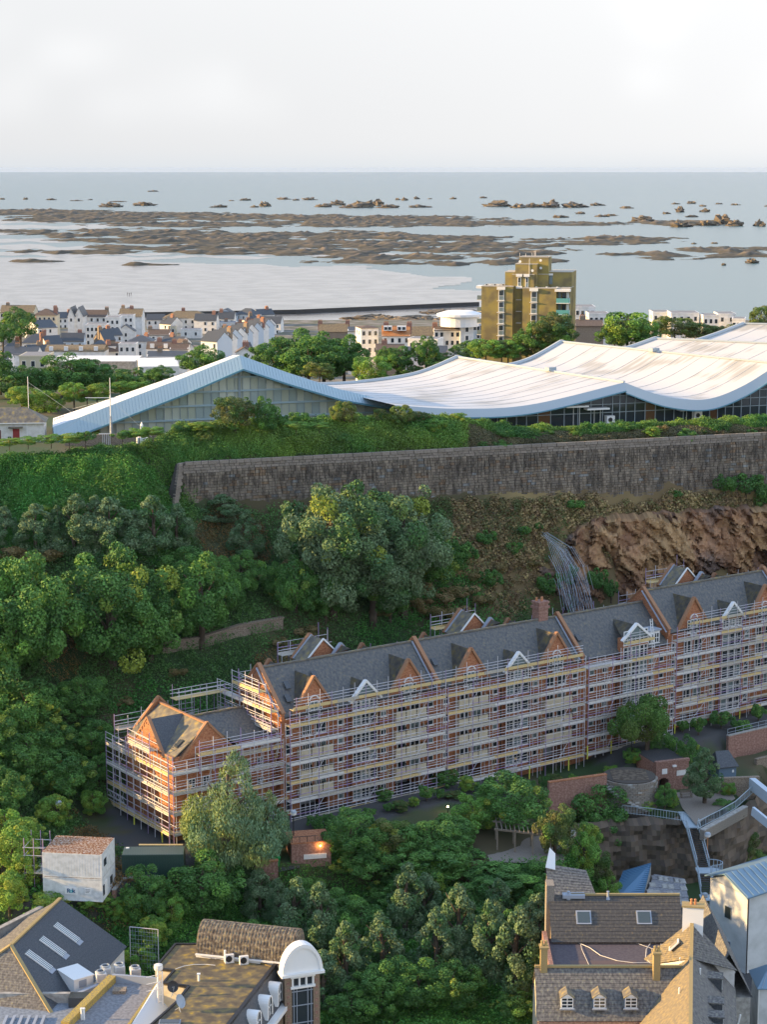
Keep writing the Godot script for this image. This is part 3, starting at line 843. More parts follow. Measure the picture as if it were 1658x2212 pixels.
	tree_px("pine", 1392, 1665, 150, 155, "stone_pine", "umbrella-shaped stone pine with warm trunk before the scaffold", "", "tree", 0.28)
	tree_px("broad", 1425, 1650, 70, 80, "evergreen_shrub", "dark bush leaning out under the stone pine", "", "shrub")
	tree_px("grey", 1522, 1738, 80, 130, "bay_tree", "upright tree with reddish trunk in the gravel court with benches", "", "tree", 0.22)
	tree_px("broad", 1490, 1690, 70, 100, "evergreen_shrub", "tall dark shrub behind the bench court against the brick wall", "", "shrub")
	tree_px("broad", 1290, 1815, 145, 130, "broadleaf_tree", "glossy dark round tree beside the stone spiral steps", "")
	tree_px("broad", 1110, 1800, 170, 130, "broadleaf_tree", "wide bright green tree spreading over the timber pergola", "")
	tree_px("bright", 1030, 1795, 100, 90, "broadleaf_tree", "yellow-green tree beside the timber pergola", "")
	tree_px("olive", 1200, 1850, 90, 120, "broadleaf_tree", "pale speckled tree standing in the pergola yard's corner", "")
	for q in [[760, 1860, 140, 115, "broad"], [850, 1860, 110, 90, "olive"], [920, 1855, 140, 90, "broad"], [980, 1840, 120, 80, "broad"], [965, 1700, 60, 40, "broad"], [830, 1730, 40, 30, "broad"]]:
		tree_px(q[4], q[0], q[1], q[2], q[3], "rounded_shrub", "large rounded shrub in the garden bank below the scaffold", "garden shrubs below the scaffold", "shrub")
	for q in [[970, 1905, 170, 80], [1090, 1915, 170, 46], [870, 1905, 170, 80], [780, 1905, 130, 70], [1180, 1925, 100, 70], [1130, 1920, 120, 40]]:
		tree_px("broad", q[0], q[1], q[2], q[3], "ivy_mound", "mound of dark ivy spilling over the yard's front wall", "ivy mounds on the yard wall", "shrub")
	# wood below
	for q in [[560, 1990, 80, 120], [600, 2000, 60, 110], [640, 2060, 110, 170], [690, 2080, 110, 180], [700, 2180, 120, 130], [750, 2150, 110, 170], [880, 2030, 110, 170], [920, 2000, 90, 120], [990, 2080, 110, 180], [940, 2120, 110, 170], [1060, 2130, 120, 190], [1120, 2150, 130, 200], [1160, 2070, 110, 150], [1080, 2020, 90, 130], [820, 2120, 110, 160]]:
		tree_px("grey", q[0], q[1], q[2], q[3], "evergreen_oak", "ragged grey-green evergreen tree in the wood below the terrace gardens", "evergreens in the lower wood")
	for q in [[610, 2150, 130, 110], [830, 2190, 150, 120], [900, 2180, 130, 110], [980, 2180, 130, 100], [1060, 2060, 110, 90], [1110, 2060, 100, 90], [1150, 2000, 100, 90], [1010, 1990, 120, 90], [780, 2030, 120, 90], [710, 2000, 120, 80], [850, 1970, 120, 70], [660, 1960, 110, 70], [1090, 1960, 110, 70], [760, 2210, 130, 80], [1120, 2200, 110, 60], [560, 2080, 110, 90], [1170, 2140, 90, 90], [950, 1950, 90, 90]]:
		tree_px("broad", q[0], q[1], q[2], q[3], "broadleaf_tree", "green bushy tree in the wood below the terrace gardens", "broadleaf trees in the lower wood")
	tree_px("bright", 925, 1965, 90, 110, "broadleaf_tree", "pale lime-green tree lighter than its neighbours in the lower wood", "")
	for q in [[330, 2060, 80, 70], [290, 2000, 60, 70], [375, 2010, 70, 80], [300, 2090, 70, 50], [250, 1990, 50, 50]]:
		tree_px("bright", q[0], q[1], q[2], q[3], "climbing_shrub", "sunlit ivy-hung shrub between the slate house and the wire fence", "shrubs by the wire fence", "shrub")
	for q in [[30, 1900, 110, 110], [55, 1930, 70, 80], [100, 1985, 100, 46], [20, 1980, 80, 90], [50, 1850, 110, 80], [200, 1985, 80, 40], [10, 1830, 90, 90], [120, 1790, 90, 70], [200, 1760, 60, 60]]:
		tree_px("bright", q[0], q[1], q[2], q[3], "climbing_shrub", "mass of bright climbing greenery round the white site cabins", "greenery round the site cabins", "shrub")
	for q in [[1260, 1900, 80, 110, "bright"], [1290, 1930, 70, 100, "olive"], [1330, 1860, 80, 80, "broad"], [1270, 1850, 60, 70, "bright"], [1310, 1960, 60, 70, "bright"], [1330, 1820, 60, 60, "broad"]]:
		tree_px(q[4], q[0], q[1], q[2], q[3], "climbing_shrub", "leafy shrub climbing the wall between the yard and the blue metal roof", "shrubs above the blue roof", "shrub")
	for q in [[1610, 1850, 60, 60], [1640, 1900, 60, 60], [1590, 1800, 40, 40], [1560, 1840, 30, 40]]:
		tree_px("olive", q[0], q[1], q[2], q[3], "shrub", "straggling shrub on the rock face right of the steel stair", "shrubs on the rock by the stair", "shrub")
	for q in [[1435, 1755, 46, 60, "broad"], [1420, 1650, 40, 36, "bright"], [1455, 1745, 30, 30, "bright"], [1575, 1720, 34, 34, "bright"], [1560, 1760, 60, 24, "broad"], [1600, 1722, 36, 30, "yellow"], [1395, 1760, 50, 24, "bright"], [1370, 1660, 40, 30, "bright"]]:
		tree_px(q[4], q[0], q[1], q[2], q[3], "garden_shrub", "small garden shrub round the gravel court with benches", "shrubs of the bench court", "shrub")
	for q in [[1510, 1590, 40, 40], [1560, 1575, 60, 40], [1600, 1590, 50, 36], [1640, 1560, 40, 40], [1475, 1585, 30, 30]]:
		tree_px("bush", q[0], q[1], q[2], q[3], "garden_shrub", "shrub on the terrace above the brick retaining wall", "shrubs above the brick retaining wall", "shrub")
	for k in 26:
		var q := tp(1.5 + k * 2.3 + rng.randf(), 5.4 + rng.randf() * 1.6)
		plant(["bush", "bush", "olive", "bright"][k % 4], Vector3(q.x, ground(q.x, -q.y) - 0.1, -q.y), rng.randf_range(1.6, 3.4), rng.randf_range(1.0, 2.4), "border_shrub", "border shrub along the drive at the scaffold's foot", "shrub", "border shrubs at the scaffold's foot")
	# quarry slope
	for q in [[1130, 1170, 40, 28], [1160, 1150, 30, 22], [1110, 1220, 50, 36], [1230, 1290, 70, 60], [1290, 1300, 60, 60], [1185, 1300, 70, 60], [1565, 1095, 60, 50], [1610, 1100, 90, 60], [1640, 1130, 60, 70], [1460, 1080, 40, 20], [1050, 1190, 60, 40], [1000, 1230, 70, 60], [1060, 1280, 60, 50], [1240, 1110, 60, 26], [1320, 1300, 40, 50]]:
		tree_px("bush", q[0], q[1], q[2], q[3], "scrub_bush", "low scrub bush on the slope round the netted quarry face", "scrub round the quarry", "bush")
func scatter(called: String, label: String, category: String, kind: Mesh, xs: Array) -> void:
	# xs: transforms and tints
	var mm := MultiMesh.new()
	mm.transform_format = MultiMesh.TRANSFORM_3D
	mm.use_colors = true
	mm.mesh = kind
	mm.instance_count = xs.size()
	for i in xs.size():
		mm.set_instance_transform(i, xs[i][0])
		mm.set_instance_color(i, xs[i][1])
	var o := MultiMeshInstance3D.new()
	o.multimesh = mm
	o.name = numbered(called)
	add_child(o)
	tag(o, label, category, "", "stuff")
func tuft(sd: int, nq: int, rad: float, size: float, up: float) -> ArrayMesh:
	var g := RandomNumberGenerator.new(); g.seed = sd
	var l := [[Vector3(0, rad * 0.4, 0), rad]]
	var m := leaves(sd, l, int(nq / 2.7 / maxf(0.4, rad * rad) * 2.0), size, Color(1, 1, 1), Color(0.8, 0.8, 0.8), Color(0.9, 1, 0.8))
	return m
func make_cover() -> void:
	var nz := FastNoiseLite.new(); nz.seed = 3; nz.frequency = 0.03; nz.fractal_octaves = 4
	var n2 := FastNoiseLite.new(); n2.seed = 9; n2.frequency = 0.012
	var ivy := []; var bramble := []; var fern := []; var grass := []
	var pick := func(list: Array, x: float, d: float, s: float, col: Color, spread := 0.25):
		var y := ground(x, -d)
		var b := Basis(Vector3.UP, rng.randf() * TAU).scaled(Vector3.ONE * s * rng.randf_range(0.7, 1.3))
		var lump := maxf(0.0, nz.get_noise_2d(x * 7.0, d * 7.0)) * 1.6 if spread > 0.3 else 0.0
		list.append([Transform3D(b, Vector3(x, y + rng.randf_range(-0.1, spread) + lump, -d)), col * (rng.randf_range(0.75, 1.2) + nz.get_noise_2d(x * 3.0 + 90.0, d * 3.0) * 0.5)])
	# escarpment
	for k in 80000:
		var x := rng.randf_range(-105.0, 75.0); var d := rng.randf_range(226.0, 345.0)
		var wd := wall_d(x) if x > -32.3 else 297.0
		if d > wd - 1.0:
			continue
		var y := ground(x, -d)
		if y < 9.6 and x > -27.0 and d < 262.0:
			continue
		# not where the terrace stands
		var rx := x + 14.0; var rd := d - 253.6
		var t := rx * 0.814 + rd * 0.581; var s := rx * 0.581 - rd * 0.814
		if t > -24.0 and s > -16.0 and y < 13.0:
			continue
		if x > 32.0 and y < 37.0 and y > 12.0:
			continue
		var k1 := nz.get_noise_2d(x, d)
		var dry := smoothstep(10.0, 20.0, x + k1 * 16.0) * smoothstep(21.0, 27.0, y)
		if rng.randf() < dry:
			if rng.randf() < 0.62 + k1 * 0.8:
				pick.call(grass, x, d, 0.9, [Color(0.46, 0.35, 0.15), Color(0.17, 0.2, 0.06), Color(0.24, 0.15, 0.07), Color(0.38, 0.28, 0.12)][rng.randi() % 4], 0.2)
			else:
				pick.call(bramble if rng.randf() < 0.6 else fern, x, d, 0.8, Color(0.08, 0.13, 0.035) if rng.randf() < 0.6 else Color(0.2, 0.12, 0.05))
		elif k1 + n2.get_noise_2d(x, d) * 0.6 > 0.18:
			pick.call(fern, x, d, 0.9, Color(0.25, 0.115, 0.035).lerp(Color(0.13, 0.13, 0.04), rng.randf()))
		elif k1 < -0.12:
			pick.call(bramble, x, d, 1.0, Color(0.07, 0.25, 0.04))
		else:
			pick.call(bramble, x, d, 1.0, Color(0.085, 0.2, 0.045))
	# rough grass and scrub on the ledge between the granite wall and the quarry
	for k in 9000:
		var x := rng.randf_range(4.0, 80.0); var d := wall_d(x) - 0.8 - pow(rng.randf(), 1.4) * 11.0
		if ground(x, -d) < 30.0:
			continue
		var k1 := nz.get_noise_2d(x * 2.0, d * 2.0)
		if k1 > 0.12:
			pick.call(bramble, x, d, 0.8, Color(0.08, 0.16, 0.04).lerp(Color(0.14, 0.15, 0.05), rng.randf()), 0.2)
		else:
			pick.call(grass, x, d, 1.0, [Color(0.42, 0.32, 0.14), Color(0.2, 0.2, 0.07), Color(0.26, 0.17, 0.08), Color(0.36, 0.27, 0.12)][rng.randi() % 4], 0.25)
	# ivy on the rampart left of the granite wall, and on the bank above it
	for k in 26000:
		var x := rng.randf_range(-105.0, -33.0); var d := rng.randf_range(288.0, 303.0)
		pick.call(ivy, x, d, 0.8, Color(0.05, 0.23, 0.03).lerp(Color(0.11, 0.29, 0.035), rng.randf()), 0.5)
	for k in 7000:
		pick.call(ivy, rng.randf_range(-50.0, -30.0), rng.randf_range(289.0, 313.0), 0.8, Color(0.06, 0.20, 0.03).lerp(Color(0.14, 0.27, 0.035), rng.randf()), 0.4)
	for k in 30000:
		var x := rng.randf_range(-34.0, 75.0)
		var dep: float = lerpf(9.0, 5.0, clampf((x + 10.0) / 50.0, 0, 1))
		var f := rng.randf()
		var d := wall_d(x) + 0.9 + f * (dep + 2.5)
		var k1 := nz.get_noise_2d(x * 2.0, d * 2.0)
		if x > 14.0 and f < 0.5 + k1 * 0.6:
			pick.call(grass, x, d, 0.5, Color(0.20, 0.16, 0.07).lerp(Color(0.10, 0.11, 0.04), rng.randf()), 0.1)
		else:
			pick.call(ivy, x, d, 0.75, Color(0.06, 0.2, 0.03).lerp(Color(0.2, 0.34, 0.045), clampf(rng.randf() * 0.6 + 0.25 + k1 * 1.4, 0, 1)), 0.4)
	# lumps of ivy, bramble and young elder breaking the carpet
	for k in 70:
		var x := rng.randf_range(-100.0, 70.0)
		var dep: float = lerpf(9.0, 5.0, clampf((x + 10.0) / 50.0, 0, 1))
		var d := wall_d(x) + rng.randf_range(1.5, dep + 2.0) if x > -32.0 else rng.randf_range(290.0, 302.0)
		var w := rng.randf_range(1.4, 4.2)
		plant(["bush", "bush", "bright", "broad", "brown"][rng.randi() % 5] if k % 9 else "olive", Vector3(x, ground(x, -d) - 0.3, -d), w, w * rng.randf_range(0.4, 0.75), "ivy_clump", "leafy clump rising out of the ivy on the rampart bank", "shrub", "clumps in the rampart ivy")
	for q in [[110, 955, 60, 20], [150, 958, 70, 22], [185, 955, 50, 26], [265, 952, 60, 24], [300, 945, 60, 24], [330, 940, 60, 22], [395, 935, 60, 22], [430, 930, 60, 20], [60, 958, 60, 18], [20, 962, 60, 16], [640, 925, 60, 18], [690, 925, 50, 16]]:
		tree_px(["bright", "bush"][int(q[0]) % 2], q[0], q[1], q[2], q[3], "rampart_bush", "rounded sunlit bush along the rampart's grassy edge", "bushes along the rampart edge", "bush", 0.05, 303.0 if q[0] < 350 else 312.0)
	# lower gardens and the wood floor
	for k in 26000:
		var x := rng.randf_range(-62.0, 31.0); var d := rng.randf_range(212.0, 250.0)
		var y := ground(x, -d)
		if y > 6.6 and (x > 9.0 or x < -9.0):
			continue
		pick.call(ivy, x, d, 0.9, Color(0.05, 0.21, 0.03).lerp(Color(0.12, 0.31, 0.035), rng.randf()), 0.5)
	for k in 5000:
		var x := rng.randf_range(29.0, 75.0); var d := rng.randf_range(255.0, 300.0)
		var y := ground(x, -d)
		if y > 4.5 or y < -4.2:
			continue
		pick.call(bramble, x, d, 0.5, Color(0.05, 0.10, 0.03).lerp(Color(0.12, 0.09, 0.04), rng.randf()))
	scatter("ivy", "dense bright green ivy over the rampart, bank and garden walls", "ivy", tuft(61, 16, 0.75, 0.34, 1.0), ivy)
	scatter("brambles", "dark green brambles and undergrowth covering the slope", "undergrowth", tuft(62, 16, 0.75, 0.34, 1.0), bramble)
	scatter("bracken", "rust-brown dying bracken in patches on the slope", "bracken", tuft(63, 14, 0.7, 0.3, 1.0), fern)
	scatter("dry_grass", "straw-coloured dry grass on the ledge under the granite wall", "grass", tuft(64, 16, 0.6, 0.42, 1.0), grass)
# ------------------------------------------------------------------ granite fort wall
func make_fort() -> void:
	var dirx = Vector3(1, 0, -0.356).normalized()
	var outn = Vector3(0.356, 0, 1).normalized()
	var w = thing("granite_wall", "tall weathered granite fort wall with dark weather streaks below the white roofs", "wall", Vector3(-32.3, 0, -304.0), atan(0.356))
	var streak = ramp_tex(51, 0.035, [[0.3, 0.34, 0.33, 0.32], [0.45, 0.62, 0.60, 0.58], [0.58, 0.92, 0.90, 0.86], [0.8, 1.0, 1.0, 0.98]], 512, 5)
	var tones = []
	for k in 6:
		var m = tmat(ramp_tex(52 + k, 0.06, [[0.2, 0.17 + 0.008 * k, 0.145 + 0.006 * k, 0.118 + 0.006 * k], [0.8, 0.26 + 0.014 * k, 0.225 + 0.012 * k, 0.185 + 0.01 * k]], 128), 0.6, 0.95, true, M.granite_bump, 0.6)
		tones.append(m)
	# body a hand's breadth behind the stones: the dark joints
	var body = MB.new()
	body.hexa([Vector3(0, 30, 0.3), Vector3(130, 28, 0.3), Vector3(130, 28, -1.4), Vector3(0, 30, -1.4), Vector3(0, 49.9, -0.12), Vector3(130, 49.9, -0.12), Vector3(130, 49.9, -1.4), Vector3(0, 49.9, -1.4)])
	part("core", body, mat(0.12, 0.105, 0.09, 0.95), w)
	var g = RandomNumberGenerator.new(); g.seed = 12
	var nz = FastNoiseLite.new(); nz.seed = 6; nz.frequency = 0.35; nz.fractal_octaves = 3
	var n2 = FastNoiseLite.new(); n2.seed = 16; n2.frequency = 0.05
	var rest = MB.new(); rest.use_col = true
	var count = 0
	var y = 50.15
	var row = 0
	while y > 36.0:
		var h = 0.6 if row == 0 else g.randf_range(0.4, 0.52)
		var x = -g.randf() * 0.6
		while x < 118.0:
			var l = g.randf_range(0.7, 1.25) if row > 0 else g.randf_range(1.1, 1.9)
			var foot = lerpf(41.0, 36.5, clampf(x / 106.0, 0, 1))
			if y - h < foot - 0.8:
				x += l
				continue
			var z0 = (50.0 - y) * 0.035
			var proud = 0.05 + g.randf() * 0.13 + (0.14 if row == 0 else 0.0)
			var x1 = x + l - 0.07
			var y0 = y - h + 0.06
			if count < 290 and row < 4 and x >= 0.0 and x < 104.0:
				var s = inst("block", unit_box(tones[g.randi() % 6]), w)
				s.position = Vector3((x + x1) * 0.5, (y + y0) * 0.5, z0 + proud - 0.25)
				s.scale = Vector3(x1 - x, y - y0, 0.5)
				count += 1
			elif x >= 0.0:
				var st = clampf(nz.get_noise_2d(x * 1.9, y * 0.1) * 2.2 + 0.42 + n2.get_noise_2d(x * 0.6, y * 0.4) * 0.9, 0, 1) * clampf((49.8 - y) * 0.8, 0.1, 1)
				var base = Color(0.31, 0.26, 0.205).lerp(Color(0.24, 0.205, 0.165), g.randf())
				if g.randf() < 0.03:
					base = Color(0.28, 0.29, 0.29)
				elif g.randf() < 0.08:
					base = Color(0.27, 0.19, 0.125)
				rest.col = base.lerp(Color(0.09, 0.082, 0.075), st * 0.45) * g.randf_range(0.93, 1.07)
				rest.box(x, y0, z0 - 0.3, x1, y, z0 + proud)
			x += l
		y -= h
		row += 1
	var rm = vmat(0.95)
	rm.albedo_texture = streak
	rm.normal_enabled = true; rm.normal_texture = M.granite_bump; rm.uv1_triplanar = true; rm.uv1_world_triplanar = true; rm.uv1_scale = Vector3(0.11, 0.012, 0.11); rm.normal_scale = 0.15
	var o = part("blocks", rest, rm, w)
	o.set_meta("kind", "stuff")
	# corner of the wall turning back under the ivy
	var c = thing("wall_corner", "pale stepped granite corner where the fort wall turns back under the ivy", "wall", Vector3(-32.3, 0, -304.0), atan2(-0.45, 0.9) + PI * 0.5)
	var cb = MB.new()
	cb.hexa([Vector3(-4.6, 36, 1.2), Vector3(-0.1, 36, 0.6), Vector3(-0.1, 36, -0.6), Vector3(-4.6, 36, -0.6), Vector3(-2.2, 46.0, 0.6), Vector3(-0.1, 49.9, 0.1), Vector3(-0.1, 49.9, -0.6), Vector3(-2.2, 46.0, -0.6)])
	part("core", cb, mat(0.06, 0.055, 0.05, 0.95), c)
	for k in 20:
		var yy = 40.0 + k * 0.5
		var zz = lerpf(1.25, 0.15, (yy - 36.0) / 14.0)
		var xa = lerpf(-4.4, -0.4, clampf((yy - 40.0) / 9.9, 0, 1))
		bx("block", c, tones[(k * 5) % 6], xa, yy, zz - 0.3, xa + 1.3 + 0.4 * (k % 2), yy + 0.47, zz + 0.12)
	# quarried rock face with fallen net
	var face = MB.new(); face.use_col = true
	var nf = FastNoiseLite.new(); nf.seed = 31; nf.frequency = 0.09; nf.fractal_octaves = 5; nf.fractal_gain = 0.6
	var fr = FastNoiseLite.new(); fr.seed = 32; fr.frequency = 0.33; fr.noise_type = FastNoiseLite.TYPE_CELLULAR; fr.cellular_return_type = FastNoiseLite.RETURN_CELL_VALUE; fr.fractal_type = FastNoiseLite.FRACTAL_NONE
	fr.domain_warp_enabled = true; fr.domain_warp_amplitude = 4.0; fr.domain_warp_frequency = 0.15
	var fb = FastNoiseLite.new(); fb.seed = 33; fb.frequency = 0.11; fb.noise_type = FastNoiseLite.TYPE_CELLULAR; fb.cellular_return_type = FastNoiseLite.RETURN_CELL_VALUE; fb.fractal_type = FastNoiseLite.FRACTAL_NONE
	fb.domain_warp_enabled = true; fb.domain_warp_amplitude = 8.0; fb.domain_warp_frequency = 0.06
	var fq = FastNoiseLite.new(); fq.seed = 36; fq.frequency = 0.9; fq.noise_type = FastNoiseLite.TYPE_CELLULAR; fq.cellular_return_type = FastNoiseLite.RETURN_CELL_VALUE; fq.fractal_type = FastNoiseLite.FRACTAL_NONE
	var nu = 230; var nv = 84
	var gridp = []
	for j in nv + 1:
		var line = []
		for i in nu + 1:
			var t = float(i) / nu; var s = float(j) / nv
			var x = lerpf(23.0, 92.0, t)
			var top = lerpf(29.0, 37.6, smoothstep(0.0, 0.2, t)) + nf.get_noise_1d(x * 3.0) * 1.0
			var yy = lerpf(11.0, top, s)
			var d = wall_d(x) - 4.4 - (1.0 - s) * 7.0 * (0.6 + 0.4 * sin(t * 5.0 + 0.6))
			d -= nf.get_noise_2d(x * 1.3 + yy * 0.5, yy * 1.2) * 1.6 + fr.get_noise_2d(x * 1.1 + yy * 0.7, yy * 0.8 - x * 0.25) * 1.0 + fq.get_noise_2d(x * 1.2 + yy, yy * 0.7) * 0.45 + fb.get_noise_2d(x * 1.1 + yy * 0.6, yy * 0.7) * 1.5
			if j == nv:
				d += 4.0
			line.append(Vector3(x, yy, -d))
		gridp.append(line)
	for j in nv:
		for i in nu:
			var p: Vector3 = gridp[j][i]
			var k = nf.get_noise_2d(p.x * 1.2 + 40.0, p.y * 1.2)
			var q = fr.get_noise_2d(p.x * 1.1 + p.y * 0.7, p.y * 0.8 - p.x * 0.25)
			var q2 = fb.get_noise_2d(p.x * 1.1 + p.y * 0.6, p.y * 0.7)
			var col = Color(0.17, 0.085, 0.045).lerp(Color(0.36, 0.20, 0.105), clampf(q * 0.5 + 0.5, 0, 1))
			col = col.lerp(Color(0.42, 0.28, 0.13), clampf(q2 * 0.6 + k - 0.1, 0, 0.6))
			col = col.lerp(Color(0.10, 0.092, 0.092), clampf(-q2 * 0.6 - k * 1.2, 0, 0.7))
			face.col = col * rng.randf_range(0.86, 1.14)
			face.quad(gridp[j][i], gridp[j][i + 1], gridp[j + 1][i + 1], gridp[j + 1][i])
	struct("rock_face", face.mesh(vmat(0.95)))
	# wire netting hanging in folds over the rock
	var net = thing("rock_netting", "pale blue-grey wire netting hanging in folds over the quarried rock", "netting", Vector3.ZERO)
	var nm = mat(0.34, 0.40, 0.46, 0.6)
	var paths = [[[1175, 1155], [1215, 1185], [1245, 1225], [1270, 1275], [1278, 1320]], [[1180, 1150], [1235, 1180], [1262, 1220], [1276, 1270]], [[1190, 1200], [1212, 1235], [1228, 1275], [1245, 1330]], [[1200, 1180], [1230, 1220], [1250, 1280], [1258, 1325]], [[1205, 1250], [1220, 1280], [1236, 1320]], [[1215, 1190], [1232, 1250], [1240, 1310]]]
	for q in paths:
		var b = MB.new()
		for k in q.size() - 1:
			for f in 4:
				var off = (f - 1.5) * 3.4 + 2.5 * sin(f * 2.0 + k * 1.3 + q[0][0])
				var p = at(q[k][0] + off, q[k][1], 311.0 - k * 1.6)
				var r = at(q[k + 1][0] + off, q[k + 1][1] + 4, 311.0 - (k + 1) * 1.6)
				b.tube(p, r, 0.022, 0.022, 4)
		part("fold", b, nm, net)
	var mesh_ = MB.new()
	for k in 13:
		var a = at(1178 + k * 4, 1150 + k * 3, 311.2); var e = at(1215 + k * 6, 1318, 306.0)
		mesh_.tube(a, a.lerp(e, 0.5) + Vector3(0.5, 0, -0.5), 0.025, 0.025, 3)
		mesh_.tube(a.lerp(e, 0.5) + Vector3(0.5, 0, -0.5), e, 0.025, 0.025, 3)
	part("mesh", mesh_, nm, net)
	# old retaining wall half hidden on the slope
	var rw = thing("retaining_wall", "long low grey stone retaining wall half buried in brambles on the slope", "wall")
	var pts = [[352, 1400], [430, 1385], [520, 1362], [612, 1340]]
	for k in pts.size() - 1:
		var a = spot(pts[k][0], pts[k][1] + 14); var e = spot(pts[k + 1][0], pts[k + 1][1] + 14)
		var b = MB.new()
		b.hexa([a + Vector3(0, -1, 0.4), e + Vector3(0, -1, 0.4), e + Vector3(0, -1, -0.4), a + Vector3(0, -1, -0.4), a + Vector3(0, 1.3, 0.3), e + Vector3(0, 1.3, 0.3), e + Vector3(0, 1.3, -0.4), a + Vector3(0, 1.3, -0.4)])
		part("masonry", b, M.stone_warm, rw)
		bx("coping", rw, M.stone_warm, 0, 0, 0, 1, 1, 1).transform = bar_xf(a + Vector3(0, 1.4, 0), e + Vector3(0, 1.4, 0), 0.9, 0.2)
func bar_xf(a: Vector3, b: Vector3, w: float, h: float) -> Transform3D:
	# stretches a unit box along a - b
	var z = b - a
	var x = Vector3.UP.cross(z).normalized()
	if x.length() < 0.5:
		x = Vector3.RIGHT
	var y = z.cross(x).normalized()
	return Transform3D(Basis(x * w, y * h, z), (a + b) * 0.5)
func strut(called: String, parent: Node, m: Material, a: Vector3, b: Vector3, w: float, h: float) -> MeshInstance3D:
	return inst(called, unit_box(m), parent, bar_xf(a, b, w, h))

# ------------------------------------------------------------------ halls on the fort
func shell(parent: Node, bl: Array, fl: Array, streaks: int) -> void:
	# bl, fl: points of the back and front eave (left to right); a hung roof skin between them
	var nu = 64; var nv = 150
	var nz = FastNoiseLite.new(); nz.seed = streaks; nz.frequency = 0.12; nz.fractal_octaves = 3
	var v = PackedVector3Array(); var n = PackedVector3Array(); var c = PackedColorArray(); var ix = PackedInt32Array()
	for j in nv + 1:
		for i in nu + 1:
			var s = float(i) / nu; var t = float(j) / nv
			v.append(along(bl, s).lerp(along(fl, s), t))
	for j in nv + 1:
		for i in nu + 1:
			var a = v[j * (nu + 1) + mini(nu, i + 1)] - v[j * (nu + 1) + maxi(0, i - 1)]
			var b = v[mini(nv, j + 1) * (nu + 1) + i] - v[maxi(0, j - 1) * (nu + 1) + i]
			n.append(b.cross(a).normalized())
			var s = float(i) / nu; var t = float(j) / nv
			# grime washed down towards the gutter of the sag
			var k = nz.get_noise_2d(t * 520.0, s * 9.0) * 0.7 + nz.get_noise_2d(t * 30.0 + 50.0, s * 22.0) * 1.3
			var grime = clampf(k * 1.4 - 0.36, 0, 0.5)
			c.append(Color(0.54, 0.55, 0.56).lerp(Color(0.23, 0.22, 0.17), grime))
	for j in nv:
		for i in nu:
			var q = j * (nu + 1) + i
			ix.append_array([q, q + 1, q + nu + 2, q, q + nu + 2, q + nu + 1])
	var arr = []; arr.resize(Mesh.ARRAY_MAX)
	arr[Mesh.ARRAY_VERTEX] = v; arr[Mesh.ARRAY_NORMAL] = n; arr[Mesh.ARRAY_COLOR] = c; arr[Mesh.ARRAY_INDEX] = ix
	var am = ArrayMesh.new(); am.add_surface_from_arrays(Mesh.PRIMITIVE_TRIANGLES, arr)
	am.surface_set_material(0, M.shell)
	inst("roof_skin", am, parent)
	# welded seams of the skin and a gutter beam on the ridge
	for k in range(1, 12):
		var sm = MB.new()
		for i in 20:
			var p = along(bl, i / 20.0).lerp(along(fl, i / 20.0), k / 12.0); var q = along(bl, (i + 1) / 20.0).lerp(along(fl, (i + 1) / 20.0), k / 12.0)
			sm.bar(p + Vector3(0, 0.02, 0), q + Vector3(0, 0.02, 0), 0.08, 0.05)
		part("seam", sm, M.seam, parent)
	var rb = MB.new()
	rb.bar(bl[-1] + Vector3(0, 0.12, 0), fl[-1] + Vector3(0, 0.12, 0), 0.5, 0.3)
	part("ridge_beam", rb, M.fascia, parent)
	# rolled grey edge along the back
	var e = MB.new()
	for i in 24:
		e.tube(along(bl, i / 24.0) + Vector3(0, 0.1, 0), along(bl, (i + 1) / 24.0) + Vector3(0, 0.1, 0), 0.45, 0.45, 6)
	part("edge_beam", e, M.fascia, parent)
func along(p: Array, s: float) -> Vector3:
	# smooth curve through points
	var k = s * (p.size() - 1)
	var i = mini(int(k), p.size() - 2)
	var f = k - i
	var a: Vector3 = p[maxi(i - 1, 0)]; var b: Vector3 = p[i]; var c: Vector3 = p[i + 1]; var d: Vector3 = p[mini(i + 2, p.size() - 1)]
	return b.cubic_interpolate(c, a, d, f)
